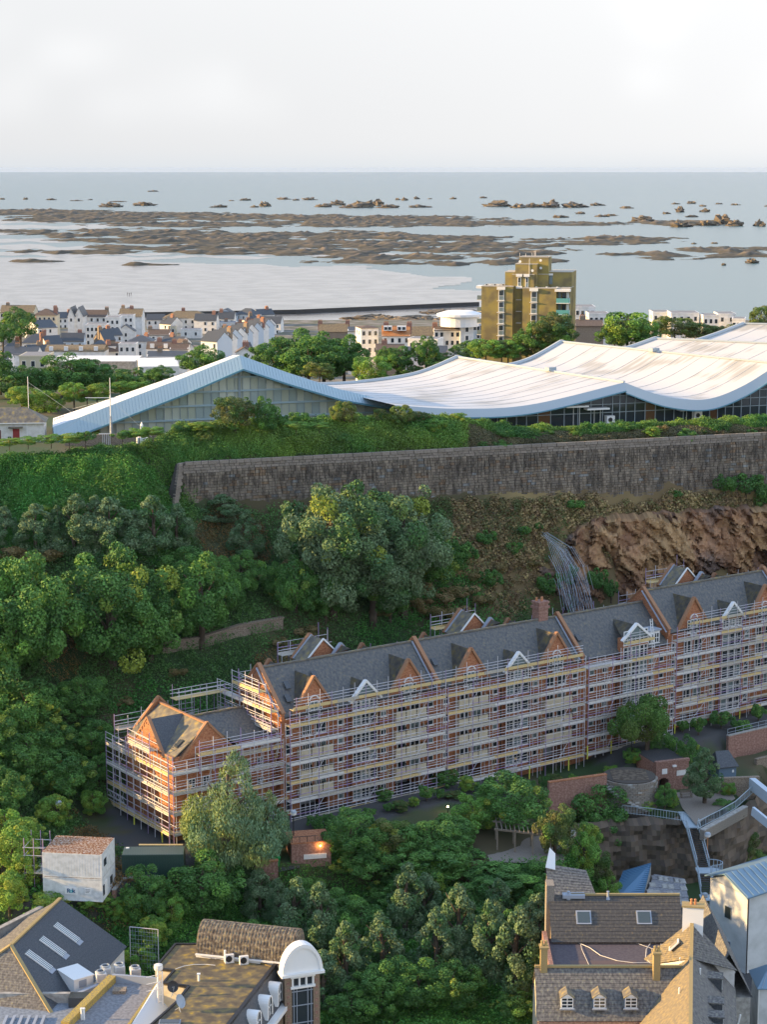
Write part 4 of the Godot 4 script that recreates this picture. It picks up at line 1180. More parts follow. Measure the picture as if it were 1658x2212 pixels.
func skirt(parent: Node, fl: Array, drop: float, out: Vector3, floor_y: float, panes: int) -> void:
	# tilted fascia under a front eave, glazing set back under it
	var b = MB.new(); var lip = MB.new()
	var n = 32
	for i in n:
		var p = along(fl, i / float(n)); var q = along(fl, (i + 1) / float(n))
		var p2 = p + out * 0.9 - Vector3(0, drop, 0); var q2 = q + out * 0.9 - Vector3(0, drop, 0)
		b.hexa([p2 - out * 0.12, p2, q2, q2 - out * 0.12, p - out * 0.12, p, q, q - out * 0.12])
		lip.bar(p2, q2, 0.22, 0.22)
	part("fascia", b, M.fascia, parent)
	part("fascia_edge", lip, M.teal_trim, parent)
	for i in panes:
		var s0 = i / float(panes); var s1 = (i + 1) / float(panes)
		var p = along(fl, s0) - out * 1.6; var q = along(fl, s1) - out * 1.6
		var top0 = p.y - drop * 0.6; var top1 = q.y - drop * 0.6
		if top0 < floor_y + 0.3 or top1 < floor_y + 0.3:
			continue
		var g = MB.new()
		g.quad(Vector3(p.x, floor_y, p.z), Vector3(q.x, floor_y, q.z), Vector3(q.x, top1, q.z), Vector3(p.x, top0, p.z))
		part("window_pane", g, M.glass if i % 7 != 3 else M.glass_warm, parent)
		strut("mullion", parent, M.grey_trim, Vector3(p.x, floor_y, p.z) + out * 0.05, Vector3(p.x, top0, p.z) + out * 0.05, 0.16, 0.16)
		var h = floor_y + 2.4
		while h < minf(top0, top1):
			strut("transom", parent, M.grey_trim, Vector3(p.x, h, p.z) + out * 0.07, Vector3(q.x, h, q.z) + out * 0.07, 0.1, 0.12)
			h += 1.5
func make_halls() -> void:
	M.shell = vmat(0.45)
	M.seam = mat(0.52, 0.53, 0.54, 0.5)
	M.fascia = mat(0.38, 0.44, 0.48, 0.5)
	M.teal_trim = mat(0.10, 0.25, 0.33, 0.5)
	M.grey_trim = mat(0.30, 0.36, 0.40, 0.5)
	M.glass_warm = mat(0.14, 0.07, 0.035, 0.2)
	M.clad = mat(0.34, 0.46, 0.52, 0.5)
	var out = Vector3(0.335, 0, 0.942)
	# four hung roofs in a row
	var h = thing("leisure_hall", "long hall under swept white hung roofs with pale blue fascia on the fort", "building")
	var B0 = Vector3(14.3, 60.0, -374); var B1 = Vector3(43.3, 58.0, -348)
	var C0 = Vector3(35.3, 62.0, -385); var C1 = Vector3(73.0, 60.3, -358.5)
	var D0 = Vector3(54.6, 62.2, -390); var D1 = Vector3(100, 62.0, -369)
	var E0 = Vector3(73.5, 64.6, -397); var E1 = Vector3(128, 65, -380)
	var f1 = [Vector3(2, 55.6, -334), Vector3(13, 54.6, -337), Vector3(26, 54.7, -342), B1]
	var f2 = [B1, Vector3(51, 55.2, -350.7), Vector3(59, 54.3, -353.6), Vector3(66, 56.4, -356), C1]
	var f3 = [C1, Vector3(81, 57.2, -362), Vector3(90, 57.2, -365), D1]
	var f4 = [D1, Vector3(110, 58.5, -373), Vector3(119, 59.5, -376), E1]
	var r1 = Node3D.new(); r1.name = "roof"; h.add_child(r1, true)
	shell(r1, [Vector3(-14, 55.5, -366), Vector3(-5, 55.7, -368.0), Vector3(6, 57.0, -371.3), B0], f1, 3)
	var r2 = Node3D.new(); r2.name = "roof"; h.add_child(r2, true)
	shell(r2, [B0, Vector3(21, 57.8, -377.7), Vector3(28, 58.6, -381.2), C0], f2, 5)
	var r3 = Node3D.new(); r3.name = "roof"; h.add_child(r3, true)
	shell(r3, [C0, Vector3(42, 59.6, -386.7), Vector3(48, 60.2, -388.4), D0], f3, 8)
	var r4 = Node3D.new(); r4.name = "roof"; h.add_child(r4, true)
	shell(r4, [D0, Vector3(61, 61.2, -392), Vector3(67, 62.4, -395), E0], f4, 11)
	var w = Node3D.new(); w.name = "front"; h.add_child(w, true)
	skirt(w, f1, 1.5, out, 50.1, 24)
	skirt(w, f2, 1.9, out, 50.1, 18)
	skirt(w, f3, 1.9, out, 50.1, 16)
	# ridge vents
	for q in [Vector3(31, 59.1, -359.2), Vector3(52, 61.4, -373)]:
		var m = bx("roof_vent", h, M.grey_trim, q.x - 0.9, q.y - 0.1, q.z - 0.6, q.x + 0.9, q.y + 0.5, q.z + 0.6)
		m.rotation.y = 0.6
	# flood lamp on the fascia and entrance canopies
	for u in [[1245, 865], [1290, 870], [1490, 872]]:
		var p = at(u[0], u[1] + 12, 346.0 + (u[0] - 1245.0) * 0.03)
		var cn = bx("canopy", h, M.white, p.x - 2.2, p.y - 0.15, p.z - 0.4, p.x + 2.2, p.y + 0.15, p.z + 1.2)
		cn.rotation.y = 0.34
		for k in 3:
			bx("door", h, M.white, p.x - 1.5 + k * 1.1, 50.1, p.z - 0.55, p.x - 1.4 + k * 1.1, p.y, p.z - 0.45)
	# back wall and ends so that the hall is closed
	var bk = MB.new()
	for sg in [[Vector3(-14, 0, -366), B0], [B0, C0], [C0, D0], [D0, E0]]:
		var a: Vector3 = sg[0]; var e: Vector3 = sg[1]
		bk.hexa([Vector3(a.x, 45, a.z + 0.2), Vector3(e.x, 45, e.z + 0.2), Vector3(e.x, 45, e.z - 0.2), Vector3(a.x, 45, a.z - 0.2), Vector3(a.x, 55.2, a.z + 0.2), Vector3(e.x, 55.2, e.z + 0.2), Vector3(e.x, 55.2, e.z - 0.2), Vector3(a.x, 55.2, a.z - 0.2)])
	part("rear_wall", bk, M.concrete, h)

	# glazed gable hall on the left
	var g = thing("glazed_hall", "wide low gabled hall with glass front and ribbed pale blue verge on the fort", "building")
	var dir = Vector3(0.949, 0, -0.316); var nrm = Vector3(0.316, 0, 0.949)
	var o = Vector3(-56.5, 0, -329.0)
	# outline of the front: [metres along, y outer, y inner]
	var prof = [[0.0, 52.4, 50.0], [4.6, 53.9, 51.2], [14.2, 57.2, 54.5], [23.2, 60.2, 57.6], [33.0, 63.7, 61.4], [41.5, 60.4, 58.4], [50.8, 57.2, 55.4], [58.4, 55.2, 53.8], [64.0, 54.4, 53.2], [69.0, 53.9, 52.8]]
	var back = Vector3(-0.16, 0, -0.987) * 15.0
	for k in prof.size() - 1:
		var p: Array = prof[k]; var q: Array = prof[k + 1]
		var a = o + dir * p[0]; var e = o + dir * q[0]
		# ribbed verge: strips about 0.5 m wide stepping proud
		var b = MB.new()
		var ns = int((q[0] - p[0]) / 0.55)
		for i in ns:
			var t0 = i / float(ns); var t1 = (i + 0.86) / float(ns)
			var yo0 = lerpf(p[1], q[1], t0); var yo1 = lerpf(p[1], q[1], t1); var yi0 = lerpf(p[2], q[2], t0); var yi1 = lerpf(p[2], q[2], t1)
			var x0 = a.lerp(e, t0); var x1 = a.lerp(e, t1)
			var ft = nrm * 2.2; var bt = nrm * 0.4
			var pr = Vector3(0, 0.035, 0) + nrm * 0.03
			b.hexa([x0 + Vector3(0, yi0, 0) + ft + pr, x1 + Vector3(0, yi1, 0) + ft + pr, x1 + Vector3(0, yi1 - 0.2, 0) + bt, x0 + Vector3(0, yi0 - 0.2, 0) + bt, x0 + Vector3(0, yo0, 0) + bt + pr, x1 + Vector3(0, yo1, 0) + bt + pr, x1 + Vector3(0, yo1, 0) - bt, x0 + Vector3(0, yo0, 0) - bt])
		var base = MB.new()
		base.hexa([a + Vector3(0, p[2], 0) + nrm * 2.2, e + Vector3(0, q[2], 0) + nrm * 2.2, e + Vector3(0, q[2] - 0.25, 0), a + Vector3(0, p[2] - 0.25, 0), a + Vector3(0, p[1], 0) + nrm * 0.4, e + Vector3(0, q[1], 0) + nrm * 0.4, e + Vector3(0, q[1] - 0.1, 0) - nrm * 0.4, a + Vector3(0, p[1] - 0.1, 0) - nrm * 0.4])
		var vg = part("verge", base, M.clad, g)
		part("ribs", b, M.clad, vg)
		strut("edge_trim", g, M.teal_trim, a + Vector3(0, p[2], 0) + nrm * 2.25, e + Vector3(0, q[2], 0) + nrm * 2.25, 0.3, 0.3)
		# roof slope running back
		var r = MB.new()
		var ka = Vector3(0, -0.4 - 1.1 * clampf(p[0] / 33.0, 0, 1), 0); var ke = Vector3(0, -0.4 - 1.1 * clampf(q[0] / 33.0, 0, 1), 0)
		r.hexa([a + Vector3(0, p[1] - 0.25, 0), e + Vector3(0, q[1] - 0.25, 0), e + Vector3(0, q[1] - 0.25, 0) + back + ke, a + Vector3(0, p[1] - 0.25, 0) + back + ka, a + Vector3(0, p[1] + 0.05, 0), e + Vector3(0, q[1] + 0.05, 0), e + Vector3(0, q[1] + 0.05, 0) + back + ke, a + Vector3(0, p[1] + 0.05, 0) + back + ka])
		part("roof_slope", r, M.white, g)
	# glass front: leaning rows of panes between mullions
	var total = 44
	for i in total:
		var s0 = 4.0 + 62.0 * i / total; var s1 = 4.0 + 62.0 * (i + 1) / total
		var t0 = prof_y(prof, s0) - 0.3; var t1 = prof_y(prof, s1) - 0.3
		var a = o + dir * s0 - nrm * 0.6; var e = o + dir * s1 - nrm * 0.6
		var y = 50.3
		while y < maxf(t0, t1):
			var yt0 = minf(y + 2.35, t0); var yt1 = minf(y + 2.35, t1)
			if yt0 > y + 0.1 or yt1 > y + 0.1:
				var pn = MB.new()
				var tilt = nrm * (0.05 + rng.randf() * 0.05)
				pn.quad(a + Vector3(0, y, 0) + tilt, e + Vector3(0, y, 0) + tilt, e + Vector3(0, maxf(yt1, y), 0), a + Vector3(0, maxf(yt0, y), 0))
				part("window_pane", pn, [M.pane_a, M.pane_b, M.pane_c][rng.randi() % 3], g)
			y += 2.4
		if t0 > 50.5:
			strut("mullion", g, M.grey_trim, a + Vector3(0, 50.3, 0) + nrm * 0.12, a + Vector3(0, t0, 0) + nrm * 0.12, 0.09, 0.12)
	for k in 5:
		var y = 52.65 + 2.4 * k
		var s0 = 4.0; var s1 = 66.0
		while prof_y(prof, s0) - 0.3 < y and s0 < 33.0: s0 += 0.5
		while prof_y(prof, s1) - 0.3 < y and s1 > 33.0: s1 -= 0.5
		if s1 > s0:
			strut("transom", g, M.clad, o + dir * s0 + Vector3(0, y, 0) - nrm * 0.4, o + dir * s1 + Vector3(0, y, 0) - nrm * 0.4, 0.25, 0.3)
	strut("apex_post", g, M.grey_trim, o + dir * 33.0 + Vector3(0, 50, 0) - nrm * 0.4, o + dir * 33.0 + Vector3(0, 61, 0) - nrm * 0.4, 0.4, 0.4)
	var bw = MB.new()
	for k in prof.size() - 1:
		var p: Array = prof[k]; var q: Array = prof[k + 1]
		var a = o + dir * p[0] + back * 0.98; var e = o + dir * q[0] + back * 0.98
		bw.hexa([a + Vector3(0, 47, 0), e + Vector3(0, 47, 0), e + Vector3(0, 47, 0) - nrm * 0.3, a + Vector3(0, 47, 0) - nrm * 0.3, a + Vector3(0, p[1] - 2.0, 0), e + Vector3(0, q[1] - 2.0, 0), e + Vector3(0, q[1] - 2.0, 0) - nrm * 0.3, a + Vector3(0, p[1] - 2.0, 0) - nrm * 0.3])
	part("rear_wall", bw, M.concrete, g)
func prof_y(prof: Array, s: float) -> float:
	for k in prof.size() - 1:
		if s <= prof[k + 1][0]:
			return lerpf(prof[k][2], prof[k + 1][2], (s - prof[k][0]) / (prof[k + 1][0] - prof[k][0]))
	return prof[-1][2]

# ------------------------------------------------------------------ small things on the fort
func make_fort_top() -> void:
	# white cottage
	var p = at(95, 948, 327.0)
	var gy = ground(p.x, p.z)
	p.y = gy
	var c = thing("cottage", "low white cottage with hipped mossy slate roof and red doors on the rampart", "house", p, 0.10)
	var wl = MB.new()
	wl.box(-12.0, -0.6, -6.0, 0, 3.4, 0)
	part("wall", wl, M.offwhite, c)
	var rf = MB.new()
	var ez = 0.4
	var A = Vector3(-12.4, 3.3, ez); var B = Vector3(0.4, 3.3, ez); var C = Vector3(0.4, 3.3, -6.4); var D = Vector3(-12.4, 3.3, -6.4); var R0 = Vector3(-9.2, 5.6, -3.0); var R1 = Vector3(-3.0, 5.6, -3.0)
	rf.quad(A, B, R1, R0); rf.tri(B, C, R1); rf.quad(C, D, R0, R1); rf.tri(D, A, R0); rf.quad(D, C, B, A)
	part("roof", rf, M.slate_lichen, c)
	bx("gutter", c, M.white, -12.4, 3.2, ez, 0.4, 3.34, ez + 0.12)
	var dr = bx("door", c, mat(0.30, 0.03, 0.03, 0.5), -5.2, 0.0, 0.0, -4.1, 2.3, 0.06)
	bx("door", c, mat(0.16, 0.05, 0.035, 0.6), -8.3, 0.0, 0.0, -7.2, 2.1, 0.06)
	bx("porch_roof", c, M.slate_lichen, -5.9, 2.45, 0.0, -3.5, 2.65, 0.9)
	bx("downpipe", c, M.white, -2.9, 0, 0.0, -2.75, 3.2, 0.12)
	for k in 2:
		rod("handrail", c, M.grey_paint, Vector3(-5.7 + k * 2.1, 0, 0.8), Vector3(-5.7 + k * 2.1, 1.0, 0.8), 0.04)
	tag(dr, "bright red panelled front door", "")
	for q in [[60, 946], [20, 950]]:
		var f = at(q[0], q[1], 325.8)
		var pot = thing("flower_pot", "terracotta flower pot with a small plant before the white cottage", "plant pot", Vector3(f.x, ground(f.x, f.z), f.z), 0, "pots before the cottage")
		var b = MB.new(); b.lathe(Vector3.ZERO, [Vector2(0.0, 0), Vector2(0.22, 0), Vector2(0.32, 0.5), Vector2(0.0, 0.5)], 8)
		part("pot", b, M.terracotta, pot)
		inst("foliage", crowns.bush[0], pot, Transform3D(Basis().scaled(Vector3.ONE * 0.22), Vector3(0, 0.45, 0)))
	# lattice mast with guys and a yard
	var m0 = spot(240, 956)
	var m = thing("signal_mast", "thin white signal mast with lattice foot, yard and guy wires", "mast", m0)
	for k in 3:
		var a = k * TAU / 3
		rod("leg", m, M.grey_paint, Vector3(cos(a) * 0.45, 0, sin(a) * 0.45), Vector3(cos(a) * 0.15, 4.5, sin(a) * 0.15), 0.05)
		for j in 5:
			var a2 = a + TAU / 3
			var r0 = 0.45 - j * 0.06; var r1 = 0.45 - (j + 1) * 0.06
			rod("brace", m, M.grey_paint, Vector3(cos(a) * r0, j * 0.9, sin(a) * r0), Vector3(cos(a2) * r1, (j + 1) * 0.9, sin(a2) * r1), 0.03)
	rod("pole", m, M.white, Vector3(0, 0, 0), Vector3(0, 8.0, 0), 0.11)
	rod("topmast", m, M.white, Vector3(0.02, 8.0, 0), Vector3(0.02, 11.0, 0), 0.06)
	rod("yard", m, M.white, Vector3(-4.2, 7.6, 0), Vector3(1.6, 7.6, 0), 0.06)
	for q in [Vector3(-11, 0.4, 4), Vector3(9, 0.2, 5), Vector3(-8, 4.5, -10)]:
		rod("guy_wire", m, M.grey_paint, Vector3(0, 7.4, 0), q, 0.02)
	# slim pole with long stays at the far left
	var s0 = spot(62, 900)
	var sp = thing("flagpole", "slim white pole behind the cottage with long stay wires", "mast", s0)
	rod("pole", sp, M.white, Vector3.ZERO, Vector3(0, 7.5, 0), 0.07)
	rod("stay", sp, M.grey_paint, Vector3(0, 6.5, 0), Vector3(14, -1, 10), 0.02)
	# obelisk
	var o0 = at(306, 926, 313.0)
	o0.y = ground(o0.x, o0.z)
	var ob = thing("white_obelisk", "small whitewashed masonry obelisk on a square plinth at the rampart's edge", "monument", o0, 0.2)
	var pl = MB.new()
	for k in 5:
		pl.box(-0.85, k * 0.5 - 0.4 * int(k == 0), -0.8, 0.85 - 0.02 * (k % 2), k * 0.5 + 0.47, 0.8 - 0.02 * (k % 2))
	part("plinth", pl, M.white, ob)
	var sh = MB.new()
	sh.hexa([Vector3(-0.35, 2.47, 0.35), Vector3(0.35, 2.47, 0.35), Vector3(0.35, 2.47, -0.35), Vector3(-0.35, 2.47, -0.35), Vector3(-0.2, 4.4, 0.2), Vector3(0.2, 4.4, 0.2), Vector3(0.2, 4.4, -0.2), Vector3(-0.2, 4.4, -0.2)])
	part("shaft", sh, M.white, ob)
	var cp = MB.new(); cp.tube(Vector3(0, 4.4, 0), Vector3(0, 5.0, 0), 0.28, 0.0, 4)
	part("cap", cp, M.white, ob)
	# masonry wall and gate below the hall's low end
	var gw = thing("rubble_wall", "brown rubble wall with a small white gate under the hall's low end", "wall")
	var a0 = at(140, 945, 322.0); var a1 = at(345, 932, 326.0)
	var gb = MB.new()
	var b0 = Vector3(a0.x, 49.5, a0.z); var b1 = Vector3(a1.x, 49.5, a1.z)
	gb.hexa([b0 + Vector3(0, 0, 0.25), b1 + Vector3(0, 0, 0.25), b1 + Vector3(0, 0, -0.25), b0 + Vector3(0, 0, -0.25), b0 + Vector3(0, 2.4, 0.25), b1 + Vector3(0, 2.4, 0.25), b1 + Vector3(0, 2.4, -0.25), b0 + Vector3(0, 2.4, -0.25)])
	part("masonry", gb, M.stone_warm, gw)
	var gm = b0.lerp(b1, 0.42)
	for k in 7:
		bx("gate_bar", gw, M.white, gm.x - 1.0 + k * 0.3, 50.2, gm.z + 0.3, gm.x - 0.92 + k * 0.3, 52.1, gm.z + 0.38)
	bx("gate_rail", gw, M.white, gm.x - 1.0, 52.0, gm.z + 0.28, gm.x + 0.9, 52.12, gm.z + 0.4)
	# road railing behind
	var rl = thing("path_railing", "dark post-and-rail railing along the ramp behind the cottage", "railing")
	var q0 = at(118, 912, 338.0); var q1 = at(300, 862, 372.0)
	q0.y = 51.3; q1.y = 52.5
	for k in 19:
		var q = q0.lerp(q1, k / 18.0)
		rod("post", rl, M.black, q, q + Vector3(0, 1.3, 0), 0.06)
	for h in [0.45, 0.85, 1.3]:
		strut("rail", rl, M.black, q0 + Vector3(0, h, 0), q1 + Vector3(0, h, 0), 0.07, 0.07)
	# hedges, shrubs and air-handling boxes along the terrace under the white roofs
	for q in [[1205, 912, 46, 20], [1255, 905, 28, 24], [1290, 912, 26, 26], [1350, 900, 60, 18], [1400, 902, 50, 20], [1430, 902, 22, 26], [1140, 912, 50, 20]]:
		tree_px("bush", q[0], q[1], q[2], q[3], "clipped_hedge", "clipped bright green hedge block under the white hall's fascia", "hedge blocks before the white hall", "hedge")
	for q in [[1370, 912, 40, 20, "brown"], [1415, 910, 36, 20, "brown"], [1330, 915, 24, 20, "olive"], [1530, 905, 40, 28, "bright"], [1560, 902, 40, 36, "olive"], [1590, 902, 34, 32, "bright"], [1615, 902, 34, 34, "olive"], [1645, 900, 30, 20, "brown"], [1060, 908, 40, 20, "brown"], [1020, 905, 36, 16, "olive"], [1480, 905, 30, 20, "bright"]]:
		tree_px(q[4], q[0], q[1], q[2], q[3], "shrub", "loose shrub among the hedges and machinery before the white hall", "shrubs before the white hall", "shrub")
	for q in [[1244, 920, 1], [1318, 922, 0], [1335, 905, 1], [1392, 900, 1], [1507, 912, 0], [1502, 900, 1], [1592, 900, 1], [1636, 898, 1], [1470, 905, 2]]:
		var f = spot(q[0], q[1])
		var a = thing("air_unit", ["white box-shaped air unit with round fan grille on the fort terrace", "small white roof cowl on a stone stub on the fort terrace", "grey louvred plant box on the fort terrace"][q[2]], "air unit", f, 0.34, "air units on the fort terrace")
		if q[2] == 0:
			bx("case", a, M.white, -0.8, -0.3, -0.5, 0.8, 2.0, 0.5)
			var fan = MB.new(); fan.tube(Vector3(-0.1, 1.3, 0.5), Vector3(-0.1, 1.3, 0.56), 0.42, 0.42, 12)
			part("fan_grille", fan, M.black, a)
			var fan2 = MB.new(); fan2.tube(Vector3(-0.1, 0.5, 0.5), Vector3(-0.1, 0.5, 0.56), 0.36, 0.36, 12)
			part("fan_grille", fan2, M.grey_paint, a)
		elif q[2] == 1:
			bx("stub", a, M.stone_warm, -0.8, -0.4, -0.6, 0.8, 0.9, 0.6)
			var cw = MB.new(); cw.lathe(Vector3(0, 0.9, 0), [Vector2(0.4, 0), Vector2(0.4, 0.4), Vector2(0.7, 0.45), Vector2(0.7, 0.65), Vector2(0.3, 0.9), Vector2(0, 0.95)], 10)
			part("cowl", cw, M.white, a)
		else:
			bx("case", a, M.grey_paint, -1.0, -0.3, -0.6, 1.0, 1.8, 0.6)
			for k in 5:
				bx("louvre", a, M.lead, -0.9, 0.2 + k * 0.3, 0.6, 0.9, 0.32 + k * 0.3, 0.68)

# ------------------------------------------------------------------ tower block
func make_tower() -> void:
	var k = 0.0164
	var p = at(1040, 747.0, 456.0)
	var t = thing("tower_block", "olive-rendered stepped tower block with white window columns and teal balconies", "building", Vector3(p.x, 0, p.z), deg_to_rad(-11.7))
	var y0 = p.y
	var X = func(zx: float) -> float: return (zx - 190.0) * k
	var Y = func(zy: float) -> float: return y0 + (1340.0 - zy) * k
	M.render_olive = tmat(ramp_tex(71, 0.02, [[0.2, 0.18, 0.145, 0.075], [0.45, 0.25, 0.205, 0.085], [0.7, 0.32, 0.255, 0.075]], 256, 4), 0.05, 0.9)
	M.teal = mat(0.12, 0.36, 0.36, 0.3)
	var base = y0 - 10.0
	# volumes: x0, x1, top, front z, back z
	for q in [[190, 640, 495, 0.0, -9.0], [640, 800, 515, -2.2, -9.0], [780, 1260, 515, 0.0, -9.0], [1260, 1440, 515, -2.0, -9.0], [500, 640, 300, -3.0, -11.0], [615, 925, 330, -2.0, -12.0], [650, 960, 185, -2.6, -9.0], [690, 1110, 90, -4.6, -10.5], [1110, 1440, 300, -5.5, -15.0], [925, 1112, 330, -4.0, -12.0]]:
		bx("wall", t, M.render_olive, X.call(q[0]), base, q[4], X.call(q[1]), Y.call(q[2]), q[3])
		bx("parapet", t, M.board, X.call(q[0]) - 0.08, Y.call(q[2]), q[4] - 0.08, X.call(q[1]) + 0.08, Y.call(q[2]) + 0.14, q[3] + 0.08)
	# window columns: x0, x1, first sill row, storeys, z
	for q in [[435, 515, 690, 4, 0.0, 165.0], [900, 985, 705, 4, 0.0, 165.0], [690, 740, 680, 4, -2.2, 165.0], [690, 740, 510, 1, -2.0, 165.0], [800, 845, 510, 1, -2.0, 165.0]]:
		for f in q[3] + (1 if q[3] > 1 else 0):
			var yb: float = Y.call(q[2] + q[5] * f)
			var w = bx("window", t, M.white, X.call(q[0]), yb, q[4], X.call(q[1]), yb + 2.45, q[4] + 0.10)
			w.name = "window"
			var xa: float = X.call(q[0]) + 0.16; var xb: float = X.call(q[1]) - 0.16
			bx("pane", t, M.glass, xa, yb + 1.15, q[4] + 0.10, xb, yb + 2.3, q[4] + 0.13)
			bx("window_panel", t, M.glass_pale, xa, yb + 0.12, q[4] + 0.10, xb, yb + 1.05, q[4] + 0.13)
			bx("ledge", t, M.offwhite, X.call(q[0]) - 0.3, yb - 0.14, q[4], X.call(q[1]) + 0.2, yb - 0.02, q[4] + 0.45)
		if q[3] > 0:
			bx("canopy", t, M.white, X.call(q[0]) - 0.3, Y.call(q[2] - 155.0) - 0.02, q[4], X.call(q[1]) + 0.3, Y.call(q[2] - 192.0), q[4] + 0.6)
	# corner balconies in teal glass
	for f in 5:
		var yb: float = Y.call(712.0 + 165.0 * f)
		bx("balcony_slab", t, M.offwhite, X.call(1260), yb - 0.18, -2.0, X.call(1445), yb, 0.25)
		bx("balcony_glass", t, M.teal, X.call(1262), yb, 0.12, X.call(1440), yb + 1.05, 0.18)
		bx("balcony_glass", t, M.teal, X.call(1440), yb, -2.0, X.call(1444), yb + 1.05, 0.12)
		bx("window", t, M.glass_pale, X.call(1275), yb + 0.1, -2.0, X.call(1315), yb + 2.3, -1.9)
		bx("window", t, M.glass, X.call(1330), yb + 0.1, -2.0, X.call(1380), yb + 2.2, -1.9)
		bx("window_frame", t, M.white, X.call(1390), yb + 0.1, -2.0, X.call(1430), yb + 2.3, -1.88)
	bx("canopy", t, M.white, X.call(1240), Y.call(555), -2.0, X.call(1455), Y.call(520), 0.35)
	# left side balconies
	for f in 5:
		var yb: float = Y.call(685.0 + 165.0 * f)
		bx("balcony_slab", t, M.offwhite, X.call(120), yb - 0.15, -4.0, X.call(190), yb, -0.6)
		bx("balcony_glass", t, M.glass_pale, X.call(122), yb, -0.7, X.call(188), yb + 1.0, -0.64)
	bx("canopy", t, M.white, X.call(108), Y.call(525), -4.0, X.call(200), Y.call(488), -0.4)
	bx("window", t, M.glass_pale, X.call(1115), Y.call(470), -5.5, X.call(1165), Y.call(330), -5.4)
	bx("window_frame", t, M.white, X.call(1110), Y.call(345), -5.5, X.call(1170), Y.call(318), -5.2)
	# dishes and masts on the roof
	for q in [[1000, 130, -4.4], [900, 270, -2.4], [1005, 238, -4.4], [705, 150, -4.4]]:
		var d = MB.new(); var c = Vector3(X.call(q[0]), Y.call(q[1]), q[2] + 0.3)
		d.tube(c, c + Vector3(0, 0, 0.12), 0.26, 0.32, 10)
		part("dish", d, M.white, t)
	for q in [[685, 30], [770, 40], [862, 30], [895, 0], [912, 0]]:
		rod("antenna", t, M.steel, Vector3(X.call(q[0]), Y.call(95), -6.0), Vector3(X.call(q[0]), Y.call(q[1]), -6.0), 0.05)
	for q in [680, 860, 1100]:
		rod("roof_rail_post", t, M.black, Vector3(X.call(q), Y.call(90), -4.7), Vector3(X.call(q), Y.call(70), -4.7), 0.04)
	bx("roof_rail", t, M.black, X.call(680), Y.call(75), -4.74, X.call(1100), Y.call(72), -4.68)
	rod("drainpipe", t, M.offwhite, Vector3(X.call(852), Y.call(330), -2.5), Vector3(X.call(852), Y.call(100), -2.5), 0.06)
	for q in 9:
		bx("roof_clutter", t, [M.black, M.white, M.grey_paint][q % 3], X.call(230 + q * 40), Y.call(494), -3.0 - (q % 3), X.call(250 + q * 40), Y.call(470 + (q % 3) * 6), -2.4 - (q % 3))
		bx("roof_clutter", t, [M.white, M.black, M.grey_paint][q % 3], X.call(940 + q * 50), Y.call(514), -3.0 - (q % 3), X.call(965 + q * 50), Y.call(496 + (q % 3) * 6), -2.4 - (q % 3))
# ------------------------------------------------------------------ brick terrace
var T: Node3D
var frames = {}
func win(parent: Node, x: float, y: float, z: float, w: float, h: float, cols := 2, rows := 2, glass: Material = null, yaw := 0.0) -> MeshInstance3D:
	# a white framed window standing proud of the wall: frame > pane
	var key = "%.2f_%.2f_%d_%d" % [w, h, cols, rows]
	if not frames.has(key):
		var b = MB.new()
		var e = 0.085
		b.box(0, 0, 0, w, e, 0.12); b.box(0, h - e, 0, w, h, 0.12); b.box(0, e, 0, e, h - e, 0.12); b.box(w - e, e, 0, w, h - e, 0.12)
		for c in range(1, cols):
			b.box(w * c / cols - 0.045, e, 0.02, w * c / cols + 0.045, h - e, 0.1)
		for r in range(1, rows):
			b.box(e, h * r / rows - 0.045, 0.03, w - e, h * r / rows + 0.045, 0.09)
		b.box(-0.1, -0.1, 0, w + 0.1, 0, 0.2)
		frames[key] = b.mesh(M.white)
	var o = inst("window", frames[key], parent, Transform3D(Basis(Vector3.UP, yaw), Vector3(x, y, z)))
	var p = inst("pane", unit_box(glass if glass else M.glass), o)
	p.position = Vector3(w * 0.5, h * 0.5, 0.02); p.scale = Vector3(w - 0.1, h - 0.1, 0.03)
	return o
func gable_front(t: float, hw: float, y0: float, yp: float, z: float, back: float, coping: Material, slope_mat: Material, wall_mat: Material, over := 0.0) -> void:
	# a cross gable: triangular wall, coping and a roof running back into the main slope
	var g = MB.new()
	g.face([Vector3(t - hw, y0, z), Vector3(t + hw, y0, z), Vector3(t, yp, z)], Vector3(0, 0, -0.35 * signf(back - z) * -1.0))
	var w = part("gable", g, wall_mat, T)
	for s in [-1, 1]:
		var c = MB.new()
		c.bar(Vector3(t + s * (hw + 0.25), y0 - 0.25, z), Vector3(t, yp + 0.12, z), 0.55, 0.32)
		part("coping", c, coping, w)
		var r = MB.new()
		var e0 = Vector3(t + s * hw, y0 - 0.05, z - over); var rg = Vector3(t, yp - 0.1, z - over)
		r.quad(e0, rg, Vector3(t, yp - 0.1, back), Vector3(t + s * hw * 0.02, yp - 0.12, back) if false else Vector3(t + s * 0.01, yp - 0.1, back))
		r.tri(e0, Vector3(t, yp - 0.1, back), rg)
		part("slope", r, slope_mat, w)
func slab(b: MB, p: Array, th: float) -> void:
	b.face(p, Vector3(0, -th, 0))
